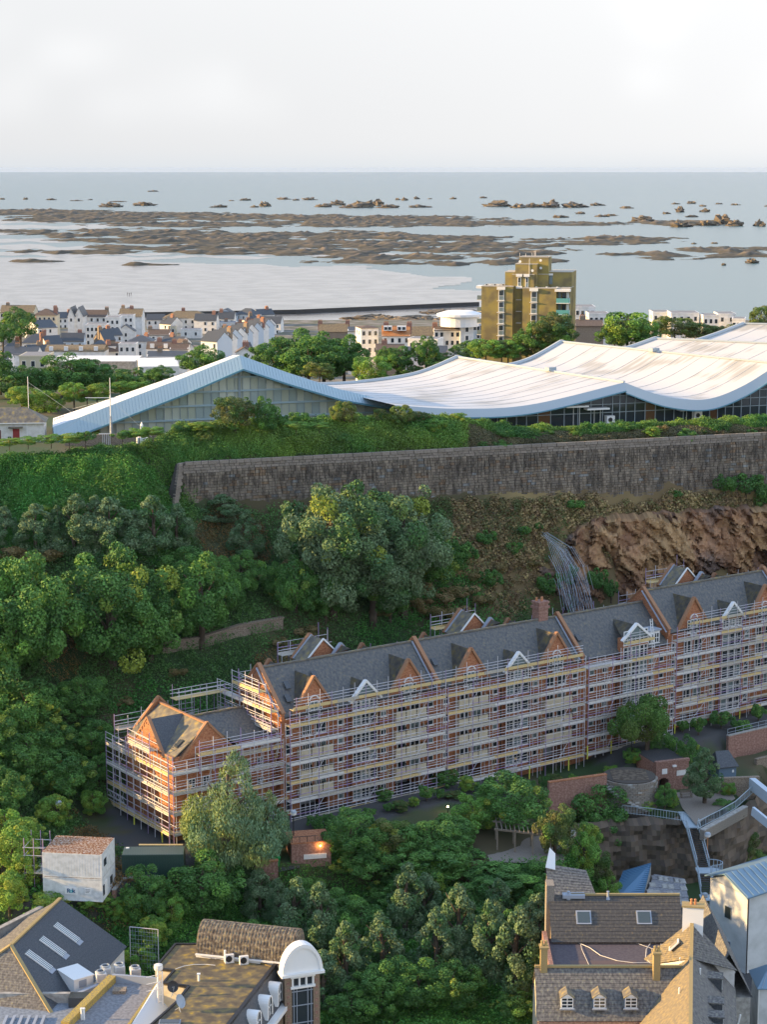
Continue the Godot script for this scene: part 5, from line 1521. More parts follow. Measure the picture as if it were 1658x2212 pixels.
func module(t0: float, t1: float, dy: float, cols: Array) -> void:
	# walls and main roof between two party walls
	var eave = 23.0 + dy; var ridge = 28.6 + dy
	var w = MB.new()
	w.box(t0, 11.0, -11.15, t1, eave, 0.0)
	# ground floor set back behind piers where the garages open
	w.box(t0, 4.0, -11.15, t1, 11.0, -2.8)
	var at_ = t0
	for c in cols:
		if c[0] == "brick":
			w.box(at_, 4.0, -2.8, c[1] - 2.2, 11.0, 0.0)
			at_ = c[1] + 2.2
	w.box(at_, 4.0, -2.8, t1, 11.0, 0.0)
	part("wall", w, M.brick, T)
	var r = MB.new()
	slab(r, [Vector3(t0, eave - 0.1, 0.35), Vector3(t1, eave - 0.1, 0.35), Vector3(t1, ridge, -5.6), Vector3(t0, ridge, -5.6)], 0.2)
	part("roof_slope", r, M.slate, T)
	var r2 = MB.new()
	slab(r2, [Vector3(t1, eave - 0.1, -11.5), Vector3(t0, eave - 0.1, -11.5), Vector3(t0, ridge, -5.6), Vector3(t1, ridge, -5.6)], 0.2)
	part("roof_slope", r2, M.slate, T)
	strut("ridge_tiles", T, M.slate_lichen, Vector3(t0, ridge + 0.05, -5.6), Vector3(t1, ridge + 0.05, -5.6), 0.4, 0.22)
	strut("gutter", T, M.black, Vector3(t0, eave - 0.2, 0.42), Vector3(t1, eave - 0.2, 0.42), 0.14, 0.12)
	for c in cols:
		var t: float = c[1]
		if c[0] == "brick":
			gable_front(t, 3.4, eave - 0.1, 27.75 + dy, 0.12, -4.9, M.coping, M.slate_lichen, M.brick)
			gable_front(t, 3.4, eave - 0.1, 27.75 + dy, -11.3, -6.4, M.coping, M.slate_lichen, M.brick)
			# attic doors with arched head, balconies in cream panels on the floors below
			win(T, t - 0.65, 21.9 + dy, 0.14, 1.3, 2.5, 2, 2, M.glass_pale)
			win(T, t - 1.35, 22.3 + dy, 0.14, 0.6, 2.0, 1, 2)
			win(T, t + 0.75, 22.3 + dy, 0.14, 0.6, 2.0, 1, 2)
			var ar = MB.new()
			for k in 8:
				var a0 = PI * k / 8; var a1 = PI * (k + 1) / 8
				ar.bar(Vector3(t + cos(a0) * 0.75, 24.55 + dy + sin(a0) * 0.6, 0.2), Vector3(t + cos(a1) * 0.75, 24.55 + dy + sin(a1) * 0.6, 0.2), 0.16, 0.2, Vector3.BACK)
			part("arch", ar, M.offwhite, T)
			for f in 4:
				var y = 11.65 + f * 2.65 + dy * 0.6
				win(T, t - 1.9, y + 0.1, 0.04, 1.5, 2.0, 2, 1)
				win(T, t + 0.3, y + 0.1, 0.04, 1.7, 2.0, 2, 1, M.glass_pale if f % 2 == 0 else M.glass)
				if f == 3 and c[2] == 0:
					continue
				bx("balcony_slab", T, M.cream, t - 2.75, y - 0.25, 0.0, t + 2.75, y, 1.0)
				for k in 3:
					var x0 = t - 2.7 + k * 1.82
					bx("balcony_panel", T, M.cream, x0, y, 0.9, x0 + 1.66, y + (1.15 if (f + c[2]) % 2 == 0 else 0.8), 1.0)
					bx("balcony_post", T, M.black, x0 + 1.68, y, 0.88, x0 + 1.8, y + 1.4, 0.98)
				bx("balcony_panel", T, M.cream, t - 2.72, y, 0.05, t - 2.62, y + 1.05, 0.9)
				bx("balcony_panel", T, M.cream, t + 2.62, y, 0.05, t + 2.72, y + 1.05, 0.9)
			bx("garage_door", T, M.grey_paint, t - 1.9, 8.0, -2.8, t + 1.9, 10.5, -2.74)
			bx("lintel", T, M.cream, t - 2.5, 10.9, 0.0, t + 2.5, 11.3, 0.12)
		elif c[0] == "white":
			var yb = 22.0 + dy; var hw = 2.4
			gable_front(t, hw, 23.6 + dy, 26.0 + dy, 0.75, -3.0, M.white, M.slate_lichen, M.glass_pale)
			bx("bay", T, M.brick, t - 2.2, 7.5, 0.0, t + 2.2, 23.6 + dy, 0.6)
			for f in 6:
				var y = 9.2 + f * 2.65 + dy * 0.6
				if f == 5: y = 22.1 + dy
				for k in 3:
					win(T, t - 2.1 + k * 1.42, y, 0.6, 1.32, 1.35 if f == 5 else 1.95, 1 if f < 5 else 2, 2, M.glass_pale if (f * 3 + k) % 4 == 0 else M.glass)
		elif c[0] == "bay":
			var hw = 2.7
			gable_front(t, hw, 25.2 + dy, 28.0 + dy - 0.8, 1.15, -4.6, M.white, M.slate_lichen, M.glass_pale)
			bx("bay", T, M.brick, t - 2.6, 7.5, -0.2, t + 2.6, 25.2 + dy, 1.0)
			for f in 7:
				var y = 9.2 + f * 2.5
				for k in 3:
					win(T, t - 2.5 + k * 1.68, y, 1.0, 1.58, 2.15, 2, 3, M.glass_pale if (f + k) % 3 == 0 else M.glass)
			bx("dormer", T, M.offwhite, t + 3.6, 23.0, -1.8, t + 6.2, 25.2, -0.2)
			bx("dormer_roof", T, M.lead, t + 3.4, 25.2, -2.6, t + 6.4, 25.45, 0.0)
			win(T, t + 3.8, 23.3, -0.2, 1.0, 1.6); win(T, t + 5.0, 23.3, -0.2, 1.0, 1.6)
		elif c[0] == "win":
			for f in 5:
				var y = 9.6 + f * 2.65 + dy * 0.6
				win(T, t - 0.5, y, 0.0, 1.0, 1.5, 1, 2, M.glass_pale if (f + int(t)) % 3 == 0 else M.glass)
		elif c[0] == "pipe":
			rod("downpipe", T, M.black, Vector3(t, 7.5, 0.12), Vector3(t, 22.8 + dy, 0.12), 0.08)
		elif c[0] == "tower":
			# rear pavilion breaking through the back slope
			gable_front(t, 2.9, 27.0 + dy, 29.9 + dy, -13.3, -9.7, M.coping, M.slate_lichen, M.brick)
			var q = MB.new()
			q.box(t - 2.9, 20, -13.3, t + 2.9, 27.0 + dy, -9.9)
			part("pavilion", q, M.brick, T)
			var fr = MB.new()
			fr.face([Vector3(t - 2.9, 27.0 + dy, -9.9), Vector3(t + 2.9, 27.0 + dy, -9.9), Vector3(t, 29.8 + dy, -9.9)], Vector3(0, 0, -0.3))
			part("gable", fr, M.brick, T)
			for s in [-1, 1]:
				var sl = MB.new()
				slab(sl, [Vector3(t + s * 3.1, 26.85 + dy, -13.2), Vector3(t + s * 3.1, 26.85 + dy, -9.8), Vector3(t, 29.85 + dy, -9.8), Vector3(t, 29.85 + dy, -13.2)], 0.15)
				part("slope", sl, M.slate_lichen, T)
				strut("flashing", T, M.lead, Vector3(t + s * 3.1, 26.9 + dy, -13.0), Vector3(t, 29.95 + dy, -13.0), 0.5, 0.12)
				strut("flashing", T, M.white, Vector3(t + s * 3.1, 26.95 + dy, -9.75), Vector3(t, 29.95 + dy, -9.75), 0.2, 0.2)
			gable_front(t + 2.6, 1.3, 27.6 + dy, 28.9 + dy, -9.2, -6.6, M.lead, M.slate_lichen, M.brick)
func party_wall(t: float, dy: float, high := 0.55) -> void:
	var e = 23.0 + dy; var r = 28.6 + dy
	var b = MB.new()
	b.face([Vector3(t - 0.2, e - 0.6, 0.5), Vector3(t - 0.2, e + high - 0.1, 0.5), Vector3(t - 0.2, r + high, -5.6), Vector3(t - 0.2, e + high - 0.1, -11.65), Vector3(t - 0.2, e - 0.6, -11.65)], Vector3(0.4, 0, 0))
	var w = part("party_wall", b, M.brick, T)
	for q in [[0.6, -5.6], [-11.75, -5.6]]:
		var c = MB.new()
		c.bar(Vector3(t, e + high - 0.05, q[0]), Vector3(t, r + high + 0.1, q[1]), 0.6, 0.22)
		part("coping", c, M.coping, w)
	strut("flashing", w, M.lead, Vector3(t - 0.45, e + 0.1, 0.3), Vector3(t - 0.45, r + 0.1, -5.5), 0.3, 0.08)
func make_terrace() -> void:
	T = thing("brick_terrace", "long five-storey red brick terrace with slate roofs, gables and cream balconies", "building", Vector3(-14, 0, -253.6), deg_to_rad(35.5))
	module(0, 26.6, 0, [["brick", 5.4, 0], ["white", 13.6, 0], ["brick", 21.4, 1], ["win", 1.3, 0], ["win", 9.9, 0], ["win", 17.1, 0], ["win", 25.4, 0], ["pipe", 10.9, 0], ["pipe", 16.3, 0], ["tower", 13.6, 0]])
	module(26.6, 53.8, 0, [["brick", 32.6, 1], ["white", 41.0, 0], ["brick", 48.8, 0], ["win", 28.2, 0], ["win", 37.2, 0], ["win", 44.8, 0], ["pipe", 38.3, 0], ["pipe", 43.7, 0], ["win", 52.6, 0], ["tower", 41.0, 0]])
	module(53.8, 71.6, 0, [["bay", 64.0, 0], ["win", 56.0, 0], ["win", 58.6, 0], ["win", 68.2, 0], ["win", 70.4, 0], ["pipe", 61.0, 0]])
	module(71.6, 98.6, 1.7, [["brick", 77.1, 0], ["white", 85.2, 0], ["brick", 93.0, 1], ["win", 73.0, 0], ["win", 81.5, 0], ["win", 89.2, 0], ["pipe", 82.4, 0], ["pipe", 88.0, 0], ["tower", 85.2, 0]])
	module(98.6, 112, 1.7, [["brick", 104.3, 0], ["win", 100.5, 0]])
	party_wall(0.2, 0); party_wall(26.6, 0); party_wall(53.8, 0); party_wall(71.6, 1.7); party_wall(98.6, 1.7)
	# sunlit end gable details: string courses and small windows
	var ends = MB.new()
	for k in 9:
		ends.box(-0.06, 23.2 + k * 0.55, -5.6 - (9 - k) * 0.5, 0.0, 23.35 + k * 0.55, -5.6 + (9 - k) * 0.5)
	part("brick_corbels", ends, M.coping, T)
	for y in [9.6, 12.3, 15.0, 17.6]:
		win(T, -0.02, y, -8.6, 0.9, 1.4, 1, 2, null, -PI / 2)
	# skylights lying in the slopes
	for q in [[2.2, 24.6], [7.9, 26.6], [28.0, 25.6], [55.2, 25.4], [3.0, 26.0]]:
		var z: float = -(q[1] - 23.0) * (5.95 / 5.7)
		var s = inst("skylight", unit_box(M.glass_sky), T, Transform3D(Basis(Vector3.RIGHT, deg_to_rad(43.5)).scaled(Vector3.ONE), Vector3(q[0], q[1] + 0.35, z + 0.3)))
		s.scale = Vector3(0.8, 0.12, 1.2)
	# chimney
	var ch = MB.new(); ch.box(49.9, 27.6, -6.9, 51.7, 31.0, -5.3); ch.box(49.7, 30.2, -7.1, 51.9, 30.6, -5.1); ch.box(49.75, 31.0, -7.05, 51.85, 31.3, -5.15)
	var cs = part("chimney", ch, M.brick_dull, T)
	for q in [[50.3, -6.4], [50.8, -5.8], [51.3, -6.3]]:
		var p = MB.new(); p.lathe(Vector3(q[0], 31.3, q[1]), [Vector2(0.2, 0), Vector2(0.16, 0.5), Vector2(0.2, 0.55), Vector2(0.0, 0.56)], 8)
		part("chimney_pot", p, M.terracotta, cs)
	make_pavilion()
func make_pavilion() -> void:
	# lower pavilion at the terrace's sunny end
	T = thing("brick_pavilion", "lower cross-gabled brick pavilion with sunlit orange gable wrapped in scaffolding", "building", Vector3(-14, 0, -253.6), deg_to_rad(35.5))
	bx("wall", T, M.brick, -16.5, 4.0, -12.7, -6.3, 20.2, 0.0)
	bx("wall", T, M.brick, -6.3, 4.0, -11.5, -0.02, 20.6, -1.2)
	# through roof along z, ridge at t = -11.4
	var tr = -11.4
	for s in [-1, 1]:
		var b = MB.new()
		var te: float = -16.8 if s < 0 else -6.0
		slab(b, [Vector3(te, 20.0, 0.1), Vector3(te, 20.0, -12.8), Vector3(tr, 23.9, -12.8), Vector3(tr, 23.9, 0.1)], 0.2)
		part("roof_slope", b, M.slate_lichen, T)
	gable_pair(tr, 3.9, 20.0, 24.05, 0.15)
	gable_pair(tr, 4.6, 20.0, 24.6, -12.9)
	# cross roof to the left gable, ridge at z = -6.2
	for s in [-1, 1]:
		var b = MB.new()
		slab(b, [Vector3(-16.6, 20.0, -6.2 + s * 3.9), Vector3(-16.6, 24.0, -6.2), Vector3(-11.3, 24.0, -6.2), Vector3(-12.6, 20.4, -6.2 + s * 3.9)], 0.15)
		part("roof_slope", b, M.slate_dark, T)
	var g = MB.new()
	g.face([Vector3(-16.9, 19.9, -10.2), Vector3(-16.9, 24.15, -6.2), Vector3(-16.9, 19.9, -2.2)], Vector3(0.35, 0, 0))
	part("gable", g, M.brick, T)
	for s in [-1, 1]:
		strut("coping", T, M.coping, Vector3(-16.75, 19.8, -6.2 + s * 4.2), Vector3(-16.75, 24.35, -6.2), 0.5, 0.28)
		strut("coping", T, M.coping, Vector3(-16.6, 20.25, -6.2 + s * 4.2), Vector3(-16.6, 20.25, -6.2 + s * 6.3), 0.4, 0.2)
		for k in 7:
			var f = (k + 0.5) / 7.0
			bx("brick_corbel", T, M.coping, -17.0, 20.0 + 3.6 * f, -6.2 + s * 4.0 * (1.0 - f) - 0.14, -16.9, 20.3 + 3.6 * f, -6.2 + s * 4.0 * (1.0 - f) + 0.14)
	# link roof to the terrace
	for s in [-1, 1]:
		var b = MB.new()
		slab(b, [Vector3(-11.4, 20.5, -6.2 + s * 5.2), Vector3(-0.1, 20.5, -6.2 + s * 5.2), Vector3(-0.1, 23.3, -6.2), Vector3(-11.4, 23.3, -6.2)], 0.2)
		part("roof_slope", b, M.slate, T)
	strut("ridge_tiles", T, M.slate_lichen, Vector3(-11.4, 23.4, -6.2), Vector3(-0.1, 23.4, -6.2), 0.35, 0.2)
	strut("ridge_tiles", T, M.coping, Vector3(-11.4, 24.0, 0), Vector3(-11.4, 24.0, -12.8), 0.35, 0.2)
	# windows: end wall and front
	for y in [9.4, 12.3, 15.3]:
		win(T, -16.52, y, -5.0, 0.95, 1.4, 1, 2, M.glass_pale if y > 15 else null, -PI / 2)
	for y in [9.6, 12.2, 15.0]:
		for x in [-14.4, -12.2, -9.6]:
			win(T, x, y, 0.0, 1.1, 1.9, 2, 2)
	for y in [10.5, 13.2, 16.0]:
		win(T, -5.0, y, -1.2, 1.0, 1.5); win(T, -3.0, y, -1.2, 1.0, 1.5)
	bx("string_course", T, M.coping, -16.56, 16.9, -12.7, -16.5, 17.1, 0.0)
	var s2 = inst("skylight", unit_box(M.glass_sky), T, Transform3D(Basis(Vector3.BACK, deg_to_rad(36)), Vector3(-14.9, 21.55, -1.4)))
	s2.scale = Vector3(1.3, 0.12, 0.8)
func gable_pair(t: float, hw: float, y0: float, yp: float, z: float) -> void:
	var g = MB.new()
	g.face([Vector3(t - hw, y0, z), Vector3(t + hw, y0, z), Vector3(t, yp, z)], Vector3(0, 0, -0.3))
	var w = part("gable", g, M.brick, T)
	for s in [-1, 1]:
		strut("coping", w, M.coping, Vector3(t + s * (hw + 0.3), y0 - 0.25, z - 0.1), Vector3(t, yp + 0.15, z - 0.1), 0.5, 0.3)
		strut("flashing", w, M.lead, Vector3(t + s * hw, y0 + 0.1, z - 0.5), Vector3(t, yp, z - 0.5), 0.4, 0.1)

# ------------------------------------------------------------------ scaffolding
var deck_meshes = {}
func deck(parent: Node, a: Vector3, b: Vector3, w: float, fresh: int) -> void:
	# a lift of boards with gaps, unit sized and stretched: boards run a - b
	var m: Material = [M.board, M.board_new, M.board_pale][fresh]
	if not deck_meshes.has(m):
		var q = MB.new()
		for k in 5:
			q.box(-0.5 + k * 0.2 + 0.01, -0.5, -0.5, -0.5 + k * 0.2 + 0.19, 0.5, 0.5 - 0.03 * (k % 2))
		deck_meshes[m] = q.mesh(m)
	inst("deck", deck_meshes[m], parent, bar_xf(a, b, w, 0.06))
func lifts(parent: Node, a: Vector3, b: Vector3, out: Vector3, levels: Array, bays: int, y_foot: float, top: float, opts := {}) -> void:
	# two rows of standards from a to b (at the wall), out = outward unit; decks at each level
	var wi = 0.35; var wo = 1.45
	var g = RandomNumberGenerator.new(); g.seed = int(absf(a.x * 13.0 + b.z * 7.0 + top)) + 5
	for i in bays + 1:
		var p = a.lerp(b, i / float(bays))
		var h = top + g.randf_range(-0.3, 0.9)
		var po = p + out * wo; var pi = p + out * wi
		rod("standard", parent, M.steel_purple if i % 3 == 0 else M.steel, Vector3(po.x, y_foot, po.z), Vector3(po.x, h, po.z), 0.055)
		if i % 3 != 1:
			rod("standard", parent, M.steel, Vector3(pi.x, y_foot, pi.z), Vector3(pi.x, levels[-1] + g.randf_range(0.3, 1.2), pi.z), 0.05)
		if opts.has("foam") and i % opts.foam == 0:
			rod("foam_sleeve", parent, M.yellow_foam, Vector3(po.x, y_foot, po.z), Vector3(po.x, y_foot + 2.1, po.z), 0.1)
	var sections = maxi(1, int(ceil(bays / 3.0)))
	for li in levels.size():
		var y: float = levels[li]
		for s in sections:
			var p = a.lerp(b, s / float(sections)); var q = a.lerp(b, (s + 1) / float(sections))
			if opts.has("skip") and g.randf() < opts.skip:
				continue
			p.y = y; q.y = y
			var fresh = 0
			if g.randf() < opts.get("fresh", 0.22) or (li == levels.size() - 1 and opts.get("top_new", false)):
				fresh = 1
			elif g.randf() < 0.2:
				fresh = 2
			deck(parent, p + out * (wi + wo) * 0.5, q + out * (wi + wo) * 0.5, 1.3, fresh)
			var j = g.randf_range(-0.1, 0.1)
			rod("ledger", parent, M.steel, p + out * wo + Vector3(0, -0.12, 0), q + out * wo + Vector3(0, -0.12 + j * 0.3, 0), 0.048)
			rod("guard_rail", parent, M.steel_purple if g.randf() < 0.4 else M.steel, p + out * (wo + 0.04) + Vector3(0, 0.98, 0), q + out * (wo + 0.04) + Vector3(0, 0.98 + j * 0.3, 0), 0.048)
			rod("guard_rail", parent, M.steel, p + out * (wo + 0.04) + Vector3(0, 0.52, 0), q + out * (wo + 0.04) + Vector3(0, 0.52 + j * 0.2, 0), 0.045)
			rod("guard_rail", parent, M.steel, p + out * wi + Vector3(0, 0.9, 0), q + out * wi + Vector3(0, 0.9 - j * 0.3, 0), 0.04)
			rod("ledger", parent, M.steel, p + out * (wo + 0.05) + Vector3(0, 1.75, 0), q + out * (wo + 0.05) + Vector3(0, 1.75 + j * 0.4, 0), 0.034)
			strut("toe_board", parent, [M.board, M.board_new, M.board_pale][fresh if fresh else (2 if g.randf() < 0.3 else 0)], p + out * (wo - 0.05) + Vector3(0, 0.14, 0), q + out * (wo - 0.05) + Vector3(0, 0.14, 0), 0.05, 0.3)
			for k in 2:
				var tr = p.lerp(q, 0.25 + 0.5 * k)
				rod("transom", parent, M.steel, tr + out * 0.05 + Vector3(0, -0.08, 0), tr + out * (wo + 0.15) + Vector3(0, -0.08, 0), 0.034)
	# a ladder between two lifts and a bundle of boards
	if levels.size() > 2:
		for k in 2:
			var lv = int(g.randi() % (levels.size() - 1))
			var p = a.lerp(b, g.randf_range(0.1, 0.9)) + out * 0.9
			var along_ = (b - a).normalized()
			var p0 = Vector3(p.x, levels[lv], p.z); var p1 = Vector3(p.x, levels[lv + 1] + 0.9, p.z) + along_ * 0.9
			for e in [-0.2, 0.2]:
				rod("ladder_stile", parent, M.board_new, p0 + out * e, p1 + out * e, 0.04)
			for r in 9:
				rod("ladder_rung", parent, M.board_new, p0.lerp(p1, (r + 0.5) / 9.0) - out * 0.2, p0.lerp(p1, (r + 0.5) / 9.0) + out * 0.2, 0.025)
			var q = a.lerp(b, g.randf_range(0.1, 0.8)) + out * 0.8
			strut("board_bundle", parent, M.board_new if k == 0 else M.board_pale, Vector3(q.x, levels[lv] + 0.2, q.z), Vector3(q.x, levels[lv] + 0.2, q.z) + along_ * 2.4, 0.5, 0.3)
	for k in opts.get("braces", 2):
		var f = (k + 0.5) / float(opts.get("braces", 2))
		for li in levels.size() - 1:
			var x0 = f - 0.04 + 0.05 * (li % 2); var x1 = f + 0.04 - 0.05 * (li % 2)
			var p = a.lerp(b, clampf(x0, 0, 1)) + out * (wo + 0.06); var q = a.lerp(b, clampf(x1, 0, 1)) + out * (wo + 0.06)
			rod("brace", parent, M.steel, Vector3(p.x, levels[li], p.z), Vector3(q.x, levels[li + 1], q.z), 0.034)
func scaffold(label: String) -> Node3D:
	return thing("scaffold", label, "scaffolding", Vector3(-14, 0, -253.6), deg_to_rad(35.5), "scaffolding round the brick terrace")
func top_guard(o: Node, t0: float, t1: float, y: float, z: float) -> void:
	# the band of new timber guard boards along the top lift, with rails above
	var n = int(ceil((t1 - t0) / 4.0))
	for k in n:
		var a = Vector3(lerpf(t0, t1, k / float(n)), y, z); var b = Vector3(lerpf(t0, t1, (k + 1) / float(n)), y, z)
		strut("guard_board", o, M.board_new if k % 5 != 2 else M.board, a, b + Vector3(-0.03, 0, 0), 0.07, 0.42)
		deck(o, a + Vector3(0, -0.25, -0.55), b + Vector3(0, -0.25, -0.55), 1.0, 1)
		for h in [0.55, 1.0, 1.4]:
			rod("guard_rail", o, M.steel, a + Vector3(0, h, 0.06), b + Vector3(0, h, 0.06), 0.035)
	for k in int((t1 - t0) / 1.9):
		var x = t0 + k * 1.9 + 0.4
		rod("standard", o, M.steel_purple if k % 3 == 0 else M.steel, Vector3(x, y - 2.6, z + 0.1), Vector3(x, y + 1.6 + 0.3 * (k % 3), z + 0.1), 0.04)
func make_scaffolds() -> void:
	var lv = [8.6, 11.3, 13.95, 16.6, 19.25, 21.9]
	var up = [10.2, 12.9, 15.6, 18.2, 20.8, 23.5]
	var N = Vector3(0, 0, 1)
	var s = scaffold("scaffold of steel tubes and boards on the terrace front nearest the sunny end")
	lifts(s, Vector3(0.3, 0, 0.6), Vector3(26.6, 0, 0.6), N, lv, 17, 7.0, 23.6, {"top_new": true, "braces": 3})
	top_guard(s, 1.0, 26.0, 24.3, 1.9)
	s = scaffold("scaffold on the middle of the terrace front, between the two nearest party walls")
	lifts(s, Vector3(27.0, 0, 0.6), Vector3(53.0, 0, 0.6), N, lv, 17, 6.8, 23.6, {"top_new": true, "braces": 3, "foam": 5})
	top_guard(s, 26.2, 52.5, 24.3, 1.9)
	s = scaffold("scaffold in front of the tall white bay window above the stone pine")
	lifts(s, Vector3(53.4, 0, 0.9), Vector3(71.0, 0, 0.9), N, lv, 11, 8.0, 23.8, {"braces": 2, "fresh": 0.2, "foam": 3})
	for k in 3:
		deck(s, Vector3(53.6, 21.95, -0.4 + k * 0.9), Vector3(60.6, 21.95, -0.4 + k * 0.9), 0.85, 2)
	top_guard(s, 61.0, 66.5, 25.0, 2.6)
	var ld = Node3D.new(); ld.name = "ladder"; s.add_child(ld, true)
	for k in 2:
		rod("stile", ld, M.white, Vector3(67.2 + k * 0.45, 23.0, 1.4), Vector3(67.6 + k * 0.45, 27.4, 0.3), 0.06)
	for k in 9:
		rod("rung", ld, M.white, Vector3(67.2 + k * 0.045, 23.2 + k * 0.48, 1.4 - k * 0.12), Vector3(67.65 + k * 0.045, 23.2 + k * 0.48, 1.4 - k * 0.12), 0.035)
	s = scaffold("scaffold on the raised far half of the terrace below the quarry face")
	lifts(s, Vector3(71.8, 0, 0.6), Vector3(110.0, 0, 0.6), N, up, 24, 8.2, 25.2, {"braces": 4, "foam": 3})
	top_guard(s, 75.0, 98.0, 26.0, 1.9)
	# end gable of the terrace above the pavilion roof
	s = scaffold("scaffold stepping round the terrace's tall sunlit end gable above the link roof")
	lifts(s, Vector3(-0.6, 0, 1.0), Vector3(-0.6, 0, -13.0), Vector3(-1, 0, 0), [19.0, 21.6, 24.1], 7, 18.4, 25.4, {"braces": 1, "fresh": 0.45})
	lifts(s, Vector3(-0.6, 0, -2.0), Vector3(-0.6, 0, -9.0), Vector3(-1, 0, 0), [26.2], 4, 24.0, 27.8, {"braces": 0, "fresh": 0.5})
	for k in 2:
		deck(s, Vector3(-9.5, 24.2, -12.0 - k * 0.9), Vector3(-1.0, 24.2, -12.0 - k * 0.9), 0.8, 1)
	for x in [-9.0, -7.0, -4.6, -2.4]:
		rod("standard", s, M.steel_purple, Vector3(x, 20.0, -13.4), Vector3(x, 26.0 + (int(x) % 3), -13.4), 0.045)
		rod("standard", s, M.steel, Vector3(x, 20.0, -11.6), Vector3(x, 25.8, -11.6), 0.045)
	for h in [21.5, 24.7, 25.2]:
		rod("guard_rail", s, M.steel, Vector3(-9.4, h, -13.4), Vector3(-0.8, h, -13.4), 0.04)
		rod("guard_rail", s, M.steel, Vector3(-9.4, h, -11.5), Vector3(-0.8, h, -11.5), 0.04)
	lattice(s, Vector3(-1.95, 22.2, -11.0), Vector3(-1.95, 22.2, 1.6))
	# pavilion
	var la = [10.3, 13.05, 15.8, 18.45]
	s = scaffold("scaffold wrapping the pavilion's sunlit orange end wall")
	lifts(s, Vector3(-16.6, 0, -16.0), Vector3(-16.6, 0, 1.3), Vector3(-1, 0, 0), la, 9, 8.2, 20.4, {"braces": 2, "fresh": 0.3, "foam": 4})
	lifts(s, Vector3(-16.9, 0, -9.0), Vector3(-16.9, 0, -3.0), Vector3(-1, 0, 0), [20.6], 3, 18.4, 22.4, {"braces": 0, "fresh": 0.6})
	lattice(s, Vector3(-18.1, 11.4, -16.0), Vector3(-18.1, 11.4, -11.0))
	s = scaffold("scaffold on the pavilion's shaded front behind the willow")
	lifts(s, Vector3(-17.6, 0, 0.3), Vector3(-7.0, 0, 0.3), N, la, 5, 8.2, 20.2, {"braces": 1, "fresh": 0.15})
	lifts(s, Vector3(-13.6, 0, 0.35), Vector3(-1.0, 0, 0.35), N, [20.4], 6, 18.0, 22.3, {"braces": 0, "fresh": 0.4})
	lifts(s, Vector3(-7.0, 0, -0.6), Vector3(0.0, 0, -0.6), N, [8.8, 11.3, 14.0, 16.6, 19.0], 4, 7.4, 20.2, {"braces": 1})
	lattice(s, Vector3(-5.5, 16.2, 1.0), Vector3(0.2, 16.2, 1.0))
	s = scaffold("scaffold tower behind the pavilion's rear gable")
	lifts(s, Vector3(-17.5, 0, -13.0), Vector3(-5.0, 0, -13.0), Vector3(0, 0, -1), [18.4, 20.9], 6, 9.0, 22.6, {"braces": 1, "fresh": 0.3})
	# behind the ridge
	for q in [[13.6, 0.0, "first"], [41.0, 0.0, "second"], [85.2, 1.7, "third"]]:
		s = scaffold("scaffold cage round the %s rear roof pavilion counted from the sunny end" % q[2])
		var t: float = q[0]; var dy: float = q[1]
		lifts(s, Vector3(t - 4.6, 0, -13.2), Vector3(t + 4.0, 0, -13.2), Vector3(0, 0, -1), [24.2 + dy, 27.3 + dy], 4, 20.0, 29.2 + dy, {"braces": 1, "fresh": 0.4})
		for x in [-4.4, -2.6, 2.6, 4.2]:
			rod("standard", s, M.steel_purple, Vector3(t + x, 22.0, -14.9), Vector3(t + x, 30.0 + dy + 0.5 * (int(x * 10) % 3), -14.9), 0.045)
		lifts(s, Vector3(t - 12.0, 0, -11.6), Vector3(t - 4.6, 0, -11.6), Vector3(0, 0, -1), [24.4 + dy], 4, 20.0, 26.2 + dy, {"braces": 0})
		lifts(s, Vector3(t + 4.4, 0, -11.6), Vector3(t + 12.6, 0, -11.6), Vector3(0, 0, -1), [24.4 + dy], 4, 20.0, 26.2 + dy, {"braces": 0, "fresh": 0.3})
	s = scaffold("low scaffold rails behind the ridge beside the brick chimney")
	lifts(s, Vector3(55.0, 0, -11.6), Vector3(70.0, 0, -11.6), Vector3(0, 0, -1), [24.4], 7, 20.0, 27.0, {"braces": 0})
	s = scaffold("scaffold rails behind the ridge at the terrace's far end")
	lifts(s, Vector3(98.0, 0, -11.6), Vector3(110.0, 0, -11.6), Vector3(0, 0, -1), [26.1], 5, 22.0, 28.4, {"braces": 0})
func lattice(parent: Node, a: Vector3, b: Vector3) -> void:
	# ladder beam
	var q = MB.new()
	q.tube(a, b, 0.04, 0.04, 5); q.tube(a + Vector3(0, 0.75, 0), b + Vector3(0, 0.75, 0), 0.04, 0.04, 5)
	var n = int(a.distance_to(b) / 0.6)
	for k in n:
		q.tube(a.lerp(b, k / float(n)) + Vector3(0, 0.75 * (k % 2), 0), a.lerp(b, (k + 1) / float(n)) + Vector3(0, 0.75 * ((k + 1) % 2), 0), 0.03, 0.03, 4)
	part("ladder_beam", q, M.steel, parent)
